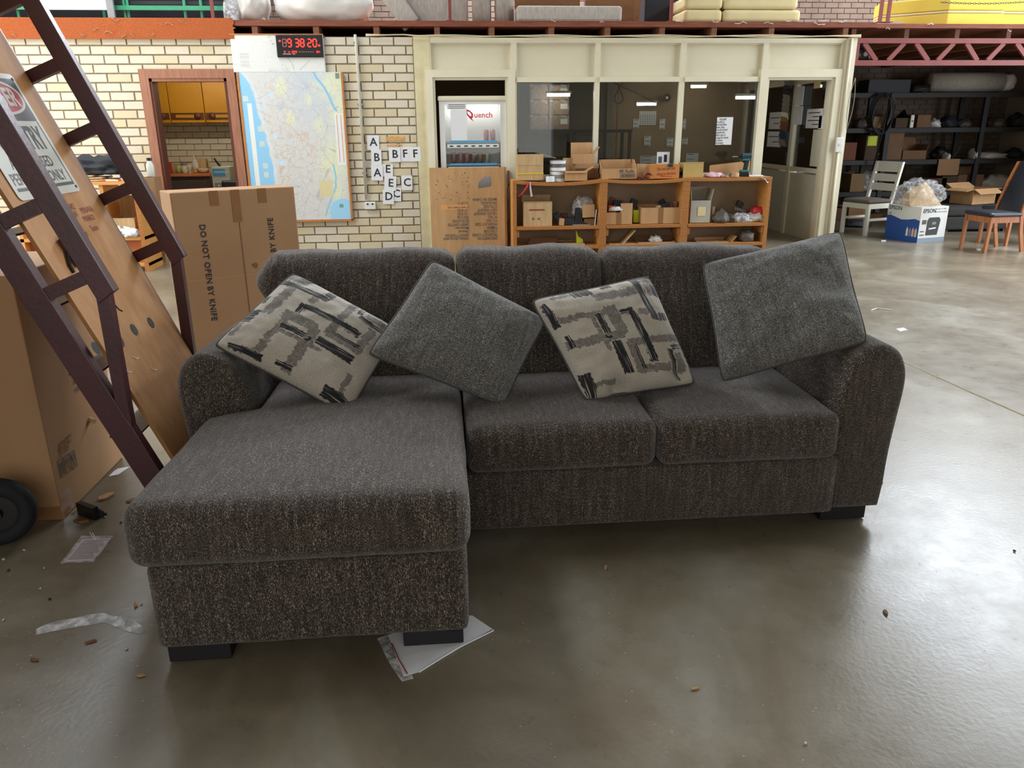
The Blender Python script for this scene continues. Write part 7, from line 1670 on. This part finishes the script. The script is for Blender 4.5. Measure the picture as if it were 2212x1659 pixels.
text(sg, 'NO ENTRY', hS*.255, SG(sY1-.05, s_lo+hS*.385, .0025), (0, 1, 0), sd, 'sign_dark', bold=.004, align='RIGHT', sx=.62)
text(sg, 'AUTHORISED', hS*.125, SG(sY1-.085, s_lo+hS*.235, .0025), (0, 1, 0), sd, 'sign_dark', bold=.001, align='RIGHT', sx=.86)
text(sg, 'PERSONNEL ONLY', hS*.125, SG(sY1-.05, s_lo+hS*.115, .0025), (0, 1, 0), sd, 'sign_dark', bold=.001, align='RIGHT', sx=.80)
rr(sY0+.02, sY1-.02, s_lo+.03, s_lo+.042, .004, .0022, .0005, 'sign_dark', 'rule'); rr(sY1-.026, sY1-.02, s_lo+.03, s_lo+hS*.61, .002, .0022, .0005, 'sign_dark', 'rule')
for (yy, ss) in ((sY1-.018, s_hi-.02), (sY1-.02, s_lo+.02)): disc(SG(yy, ss, .002), .006, .006, 'ink', 'screw', sg, .002)

# ------------------------------------------------------------------ cartons at the left
lc = thing('large_carton', 'tall closed brown carton under the maroon stair', 'carton', (-2.05, 3.25, 0))
cx0, cx1, cy0, cy1, ch_ = -2.52, -1.585, 2.945, 3.57, 1.0
MB().box((cx0, cy0, 0.001), (cx1, cy1, ch_)).build('body', 'carton', lc, bevel=.006)
MB().box((cx0, cy0-.001, .002), (cx1+.001, cy0+.02, .06)).build('tape', 'kraft_tape', lc); MB().box((cx1-.001, cy0+.004, .004), (cx1+.0012, cy0+.10, .11)).build('tape', 'kraft_tape', lc)
XF = cx1+.0015
for i, (px, py) in enumerate(((133, 1009), (146, 1001), (159, 993))):
    c = onX(px, py, XF); w, h = .021, .037
    f = MB()
    for (a, b, cc, d) in ((-w, -h, w, -h+.003), (-w, h-.003, w, h), (-w, -h, -w+.003, h), (w-.003, -h, w, h)): f.box((XF, c.y+a, c.z+b), (XF+.0008, c.y+cc, c.z+d))
    if i == 0:
        for o in (-.009, .009): f.box((XF, c.y+o-.0025, c.z-.02), (XF+.0008, c.y+o+.0025, c.z+.012)); f.prism([(XF, c.y+o-.007, c.z+.01), (XF, c.y+o+.007, c.z+.01), (XF, c.y+o, c.z+.024)], (.0008, 0, 0))
        f.box((XF, c.y-.017, c.z-.026), (XF+.0008, c.y+.017, c.z-.022))
    elif i == 1: f.prism([(XF, c.y+.017*math.cos(t), c.z+.004+.02*math.sin(t)) for t in np.linspace(0, math.pi, 12)], (.0008, 0, 0)); f.box((XF, c.y-.0015, c.z-.024), (XF+.0008, c.y+.0015, c.z+.006))
    else: f.prism([(XF, c.y-.013, c.z+.026), (XF, c.y+.013, c.z+.026), (XF, c.y+.009, c.z+.0), (XF, c.y-.009, c.z+.0)], (.0008, 0, 0)); f.box((XF, c.y-.0018, c.z-.022), (XF+.0008, c.y+.0018, c.z)); f.box((XF, c.y-.011, c.z-.026), (XF+.0008, c.y+.011, c.z-.022))
    f.build('handling_symbol', 'ink_soft', lc)
for i in range(5):
    p = onX(125+i*.8, 965+i*6.0, XF); text(lc, ['SHIPPING MARKS', 'CARTON NO', 'MADE IN CHINA', 'N.W. 24 KGS', 'G.W. 27 KGS'][i], .016, p, (0, 1, 0), (0, 0, 1), 'ink_faded', bold=.0001)
p = onX(162, 850, XF); text(lc, 'MADE IN', .03, p, (0, 1, 0), (0, 0, 1), 'ink_soft'); p = onX(158, 832, XF); text(lc, 'SIZE', .026, p, (0, 1, 0), (0, 0, 1), 'ink_faded')
p = onX(196, 904, XF); MB().cyl((p.x-.01, p.y, p.z), (p.x+.025, p.y-.03, p.z-.003), .011, n=10).build('rolled_label', 'carton_pale', lc)
BL = onZ(416, 764); hM = onY(352, 417, BL.y).z; TRp = onZ(635, 403, hM); av = Vector((TRp.x-BL.x, TRp.y-BL.y, 0)); Wm = av.length; av.normalize(); bv = Vector((-av.y, av.x, 0)); far = onZ(331, 415, hM); Dm = max(.28, (Vector((far.x-BL.x, far.y-BL.y, 0))).dot(bv))
mc = thing('knife_carton', 'large brown carton marked do not open by knife behind the sofa', 'carton', BL+av*Wm/2+bv*Dm/2)
cm = BL+av*Wm/2+bv*Dm/2
MB().obox(cm+Vector((0, 0, hM/2+.001)), av*Wm/2, bv*Dm/2, (0, 0, hM/2)).build('body', 'carton', mc, bevel=.008)
F0 = BL-bv*.0015
def MF(u, z): return F0+av*u+Vector((0, 0, z))
MB().prism([MF(.50*Wm-.03, hM-.22), MF(.50*Wm+.03, hM-.22), MF(.50*Wm+.03, hM+.0), MF(.50*Wm-.03, hM)], -bv*.0006).build('tape', 'kraft_tape', mc)
MB().prism([MF(.33*Wm-.03, hM-.10), MF(.33*Wm+.03, hM-.10), MF(.33*Wm+.03, hM), MF(.33*Wm-.03, hM)], -bv*.0006).build('tape', 'kraft_tape', mc); MB().prism([MF(.72*Wm-.03, hM-.10), MF(.72*Wm+.03, hM-.10), MF(.72*Wm+.03, hM), MF(.72*Wm-.03, hM)], -bv*.0006).build('tape', 'kraft_tape', mc)
MB().prism([MF(.505*Wm, 0.01), MF(.512*Wm, 0.01), MF(.512*Wm, hM-.22), MF(.505*Wm, hM-.22)], -bv*.0005).build('flap_seam', 'carton_dark', mc)
MB().prism([MF(.02, hM*.46), MF(Wm*.9, hM*.46), MF(Wm*.9, hM*.463), MF(.02, hM*.463)], -bv*.0004).build('crease', 'carton_light', mc)
def onF(px, py): return onP(px, py, F0, bv)
def words(s, size, start, xd, yd):
    xd = Vector(xd); o = Vector(start); L = 0
    for w_ in s.split():
        ob = text(mc, w_, size, o, xd, yd, 'ink', bold=.0012, spacing=1.10); e_ = max(v.co.dot(xd) for v in ob.data.vertices); o = o+xd*(e_+size*.36); L = (o-Vector(start)).length-size*.36
    return L
Lt = words('DO NOT OPEN BY KNIFE', 0.0555, onF(430.5, 485)-bv*.001, (0, 0, -1), av)
words('DO NOT OPEN BY KNIFE', 0.0555, onF(589, 470)-bv*.001-Vector((0, 0, Lt)), (0, 0, 1), -av)
# print on the side face
S0 = BL-av*.0015
for (zz) in (hM*.62, hM*.30): MB().prism([S0+bv*(Dm*.25)+Vector((0, 0, zz)), S0+bv*(Dm*.5)+Vector((0, 0, zz)), S0+bv*(Dm*.5)+Vector((0, 0, zz+.10)), S0+bv*(Dm*.25)+Vector((0, 0, zz+.10))], -av*.0006).build('arrow_mark', 'ink_faded', mc)
sb = onZ(545, 580, 0.0)
hh = onF(551, 573); tag(MB().prism([hh-bv*.002+av*x+Vector((0, 0, z)) for x, z in ((-.02, .012), (.012, .02), (.022, .0), (.012, -.022), (-.008, -.01))], -bv*.002).build('torn_patch', 'carton_dark', mc), '', '') if False else MB().prism([hh-bv*.001+av*x+Vector((0, 0, z)) for x, z in ((-.02, .012), (.012, .02), (.022, .0), (.012, -.022), (-.008, -.01))], -bv*.002).build('torn_patch', 'carton_dark', mc)

# ------------------------------------------------------------------ hand truck wheel at the left edge
ax = Vector((.35, -.93, 0)).normalized(); wc_ = onZ(0, 1180)+Vector((0, .0, 0)); rw = .135; wcen = Vector((wc_.x+.005, wc_.y+.02, rw))
ht = thing('hand_truck', 'hand truck with a black rubber tyre at the left picture edge', 'hand truck', (wcen.x, wcen.y, 0))
tq = Vector((0, 0, 1)); tw = ax.cross(tq)
def torus(R0, r0, r1, m, nm, n=40, k=14):
    vs = [wcen+(tw*math.cos(a)+tq*math.sin(a))*(R0+r0*math.cos(b))+ax*r1*math.sin(b) for a in np.linspace(0, 2*math.pi, n, endpoint=False) for b in np.linspace(0, 2*math.pi, k, endpoint=False)]
    fs = [(i*k+j, ((i+1) % n)*k+j, ((i+1) % n)*k+(j+1) % k, i*k+(j+1) % k) for i in range(n) for j in range(k)]; return MB().add(vs, fs).build(nm, m, ht, smooth=True)
torus(rw-.035, .035, .04, 'tyre', 'tyre')
MB().cyl(wcen-ax*.02, wcen+ax*.02, .070, .072, 24).build('rim', 'black_plastic', ht); MB().cyl(wcen+ax*.02, wcen+ax*.045, .024, .02, 16).build('hub', 'steel_dark', ht); MB().cyl(wcen-ax*.13, wcen+ax*.05, .010, n=10).build('axle', 'steel_grey', ht)
MB().tube([wcen-ax*.12+Vector((-.15, 0, .0)), wcen-ax*.12+Vector((-.18, 0, .6)), wcen-ax*.12+Vector((-.24, 0, 1.2))], .014, 8).build('frame_tube', 'steel_dark', ht, smooth=True); MB().bar(wcen-ax*.12+Vector((0, 0, 0)), wcen-ax*.12+Vector((-.17, 0, .15)), .02, .02).build('brace', 'steel_dark', ht)

# ------------------------------------------------------------------ things lying on the floor
def flat(name, label, cat, pts, m, t=.002, z=.0005, group=None, build_only=False, par=None):
    P = [onZ(px, py, z) for px, py in pts]; o = MB().prism(P, (0, 0, t)).build(name, m, par)
    if not par: tag(o, label, cat, group)
    return o
sl = thing('document_sleeve', 'printed sheet in a clear sleeve lying on the floor by the chaise', 'document', onZ(188, 1188))
flat('sleeve', '', '', [(131, 1217), (203, 1213), (246, 1158), (176, 1158)], 'milky_film', .0012, .0003, par=sl); flat('sheet', '', '', [(138, 1214), (201, 1211), (240, 1163), (178, 1165)], 'lilac_paper', .0008, .0018, par=sl)
mm = MB()
for i in range(13):
    t_ = .06+.88*i/13.0; a = onZ(178-40*t_+4, 1165+49*t_, .003); b = onZ(240-39*t_-3-12*((i*7) % 4)/4, 1163+48*t_, .003); mm.bar(a, b, .0025, .0004)
mm.build('print_lines', 'ink_soft', sl)
MB().tube([onZ(205, 1165, .003), onZ(199, 1158, .02), onZ(194, 1150, .03)], .0012, 5).build('string_tie', 'white_paper', sl); MB().tube([onZ(207, 1165, .003), onZ(204, 1158, .02), onZ(200, 1151, .026)], .0012, 5).build('string_tie', 'white_paper', sl)
bk = thing('black_corner_block', 'black stepped plastic corner block on the floor by the tall carton', 'plastic part', onZ(200, 1120))
A, B, Cq = onZ(168, 1112), onZ(204, 1125), onZ(232, 1113); up = Vector((0, 0, 1)); hb = .055
back = A+(Cq-B)
MB().prism([A, B, B+(Cq-B)*.45, A+(Cq-B)*.45], up*hb).build('block', 'black_plastic', bk, bevel=.002)
for k in range(3):
    u0, u1 = .45+.18*k, .45+.18*(k+1); MB().prism([A+(Cq-B)*u0+(B-A)*.12*k, B+(Cq-B)*u0, B+(Cq-B)*u1, A+(Cq-B)*u1+(B-A)*.12*k], up*hb*(.72-.24*k)).build('step', 'leather_black', bk, bevel=.002)
# film ribbon
rib = [(78, 1365, 6), (100, 1357, 9), (130, 1350, 10), (160, 1345, 10), (195, 1338, 11), (225, 1334, 10), (245, 1341, 10), (262, 1345, 14), (285, 1352, 14), (305, 1360, 9), (312, 1362, 2)]
q = MB(); 
for i in range(len(rib)-1):
    a0, a1 = onZ(rib[i][0], rib[i][1]-rib[i][2], .002+.006*(i % 2)), onZ(rib[i][0], rib[i][1]+rib[i][2], .002); b0, b1 = onZ(rib[i+1][0], rib[i+1][1]-rib[i+1][2], .002+.006*((i+1) % 2)), onZ(rib[i+1][0], rib[i+1][1]+rib[i+1][2], .002)
    q.add([a0, a1, b1, b0, a0-up*.0012, a1-up*.0012, b1-up*.0012, b0-up*.0012], [(0, 1, 2, 3), (7, 6, 5, 4), (0, 3, 7, 4), (1, 5, 6, 2)])
tag(q.build('film_ribbon', 'milky_film'), 'long curved strip of clear plastic film on the floor', 'plastic film')
# bag under the chaise foot
bg = thing('paper_bag', 'white paper in a clear bag lying under the chaise foot', 'bag', onZ(930, 1420))
flat('white_sheet', '', '', [(838, 1372), (872, 1462), (905, 1452), (1062, 1360), (1068, 1362), (1020, 1330), (960, 1335)], 'white_paper', .0012, .0012, par=bg)
flat('film_edge', '', '', [(815, 1380), (845, 1440), (868, 1472), (893, 1466), (886, 1452), (850, 1410), (838, 1372)], 'milky_film', .0016, .0004, par=bg); MB().tube([onZ(846, 1390, .004), onZ(862, 1425, .006), onZ(880, 1455, .004)], .0018, 6).build('zip_strip', 'ink_red', bg)
MB().tube([onZ(905, 1452, .003), onZ(985, 1402, .006), onZ(1066, 1362, .003)], .0022, 6).build('folded_edge', 'white_paper', bg)
flat('paper_scrap', 'white triangular paper scrap on the floor beside the tall carton', 'paper', [(235, 1030), (255, 1026), (280, 1009), (255, 1013), (245, 1020)], 'white_paper', .003)
flat('wood_chip', 'flat pale wood chip on the floor above the black corner block', 'wood chip', [(213, 1083), (214, 1076), (235, 1068), (246, 1066), (247, 1070), (230, 1079)], 'debris_wood', .008)
flat('wood_chip', 'small brown splinter half under the chaise edge', 'wood chip', [(272, 1085), (285, 1079), (294, 1077), (292, 1082), (280, 1086)], 'debris_leaf', .006)
flat('bark_strip', 'pale stick leaning at the black corner block', 'stick', [(154, 1113), (156, 1109), (174, 1094), (176, 1097)], 'debris_wood', .008); flat('bark_strip', 'shredded brown bark under the black corner block', 'bark', [(158, 1126), (170, 1122), (190, 1123), (192, 1127), (172, 1130)], 'debris_leaf', .006)
SM = [(88, 1273, 'pale', 'small pale leaf scrap above the film ribbon'), (108, 1296, 'dark', 'small dark pellet left of the film ribbon'), (305, 1306, 'pale', 'pale leaf scrap beside the chaise base corner'), (293, 1310, 'wood', 'thin wood splinter beside the chaise base corner'), (73, 1427, 'leaf', 'brown bark chip below the film ribbon'), (196, 1388, 'leaf', 'brown fluff below the film ribbon'), (274, 1403, 'pale', 'small pebble left of the chaise foot'), (304, 1462, 'wood', 'thin chip in front of the chaise foot'), (96, 1229, 'pale', 'pale round scrap near the document sleeve'), (18, 1234, 'dark', 'dark bit by the hand truck wheel'), (8, 1210, 'pale', 'white scrap by the hand truck wheel'), (8, 1341, 'pale', 'pale crumb at the left picture edge'), (52, 1190, 'pale', 'pale crumb behind the document sleeve'),
      (1308, 1228, 'wood', 'tan paper scrap on the dark floor before the seat'), (1914, 1325, 'leaf', 'dried brown leaf on the bright floor at right'), (1740, 1608, 'pale', 'white crumb near the bottom of the floor'), (1502, 1490, 'wood', 'tan crumb on the floor below the seat'), (1905, 1045, 'dark', 'dark specks beside the right sofa arm'), (2192, 1192, 'dark', 'dark speck at the right picture edge'), (261, 1130, 'dark', 'dark pellets beside the chaise corner'), (228, 1118, 'pale', 'white sliver beside the black corner block')]
for i, (px, py, k, lab) in enumerate(SM):
    r = random.Random(i+50); c = onZ(px, py); s = .009 if k in ('leaf', 'wood') else .006; n = 7; st_ = 1.9 if k in ('wood', 'leaf') else 1.0; an = r.uniform(0, 3.1)
    P = []
    for t in range(n):
        a = 2*math.pi*t/n; q_ = s*r.uniform(.5, 1.1); x, y = q_*math.cos(a)*st_, q_*math.sin(a)*.7; P.append(c+Vector((x*math.cos(an)-y*math.sin(an), x*math.sin(an)+y*math.cos(an), .0005+r.uniform(0, .003))))
    tag(MB().prism(P, (0, 0, .004)).build('floor_scrap', {'pale': 'debris_pale', 'dark': 'debris_dark', 'wood': 'debris_wood', 'leaf': 'debris_leaf'}[k]), lab, 'scrap', 'scraps on the floor')
flat('paper_scrap', 'white paper scrap on the bright floor right of the sofa', 'paper', [(1936, 711), (1952, 708), (1960, 713), (1945, 716)], 'white_paper', .002); MB_ = MB().tube([onZ(1882, 670, .004), onZ(1895, 666, .006), onZ(1910, 668, .006), onZ(1926, 670, .004)], .005, 6).build('wire_scrap', 'white_paper'); tag(MB_, 'curved white wire scrap on the floor beyond the right arm', 'wire'); flat('paper_scrap', 'tiny white card on the floor before the printer carton', 'paper', [(1903, 520), (1913, 520), (1914, 522), (1904, 522)], 'white_paper', .01); flat('paper_scrap', 'white paper scrap under the oak chair', 'paper', [(2108, 538), (2118, 537), (2120, 541), (2112, 541)], 'white_paper', .003)
r = random.Random(99); dst = MB()
for i in range(420):
    if r.random() < .6: px, py = r.uniform(0, 330), r.uniform(1130, 1640)
    else: px, py = r.uniform(1050, 2200), r.uniform(1180, 1650)
    c = onZ(px, py); s = r.uniform(.0008, .0028); dst.add([c+Vector((s*math.cos(a+i), s*.7*math.sin(a+i), .0006)) for a in (0, 1.6, 3.1, 4.7)], [(0, 1, 2, 3)])
dd = dst.build('floor_dust', 'debris_pale'); tag(dd, 'fine pale dust and crumbs strewn over the concrete', 'dust'); dd['kind'] = 'stuff'
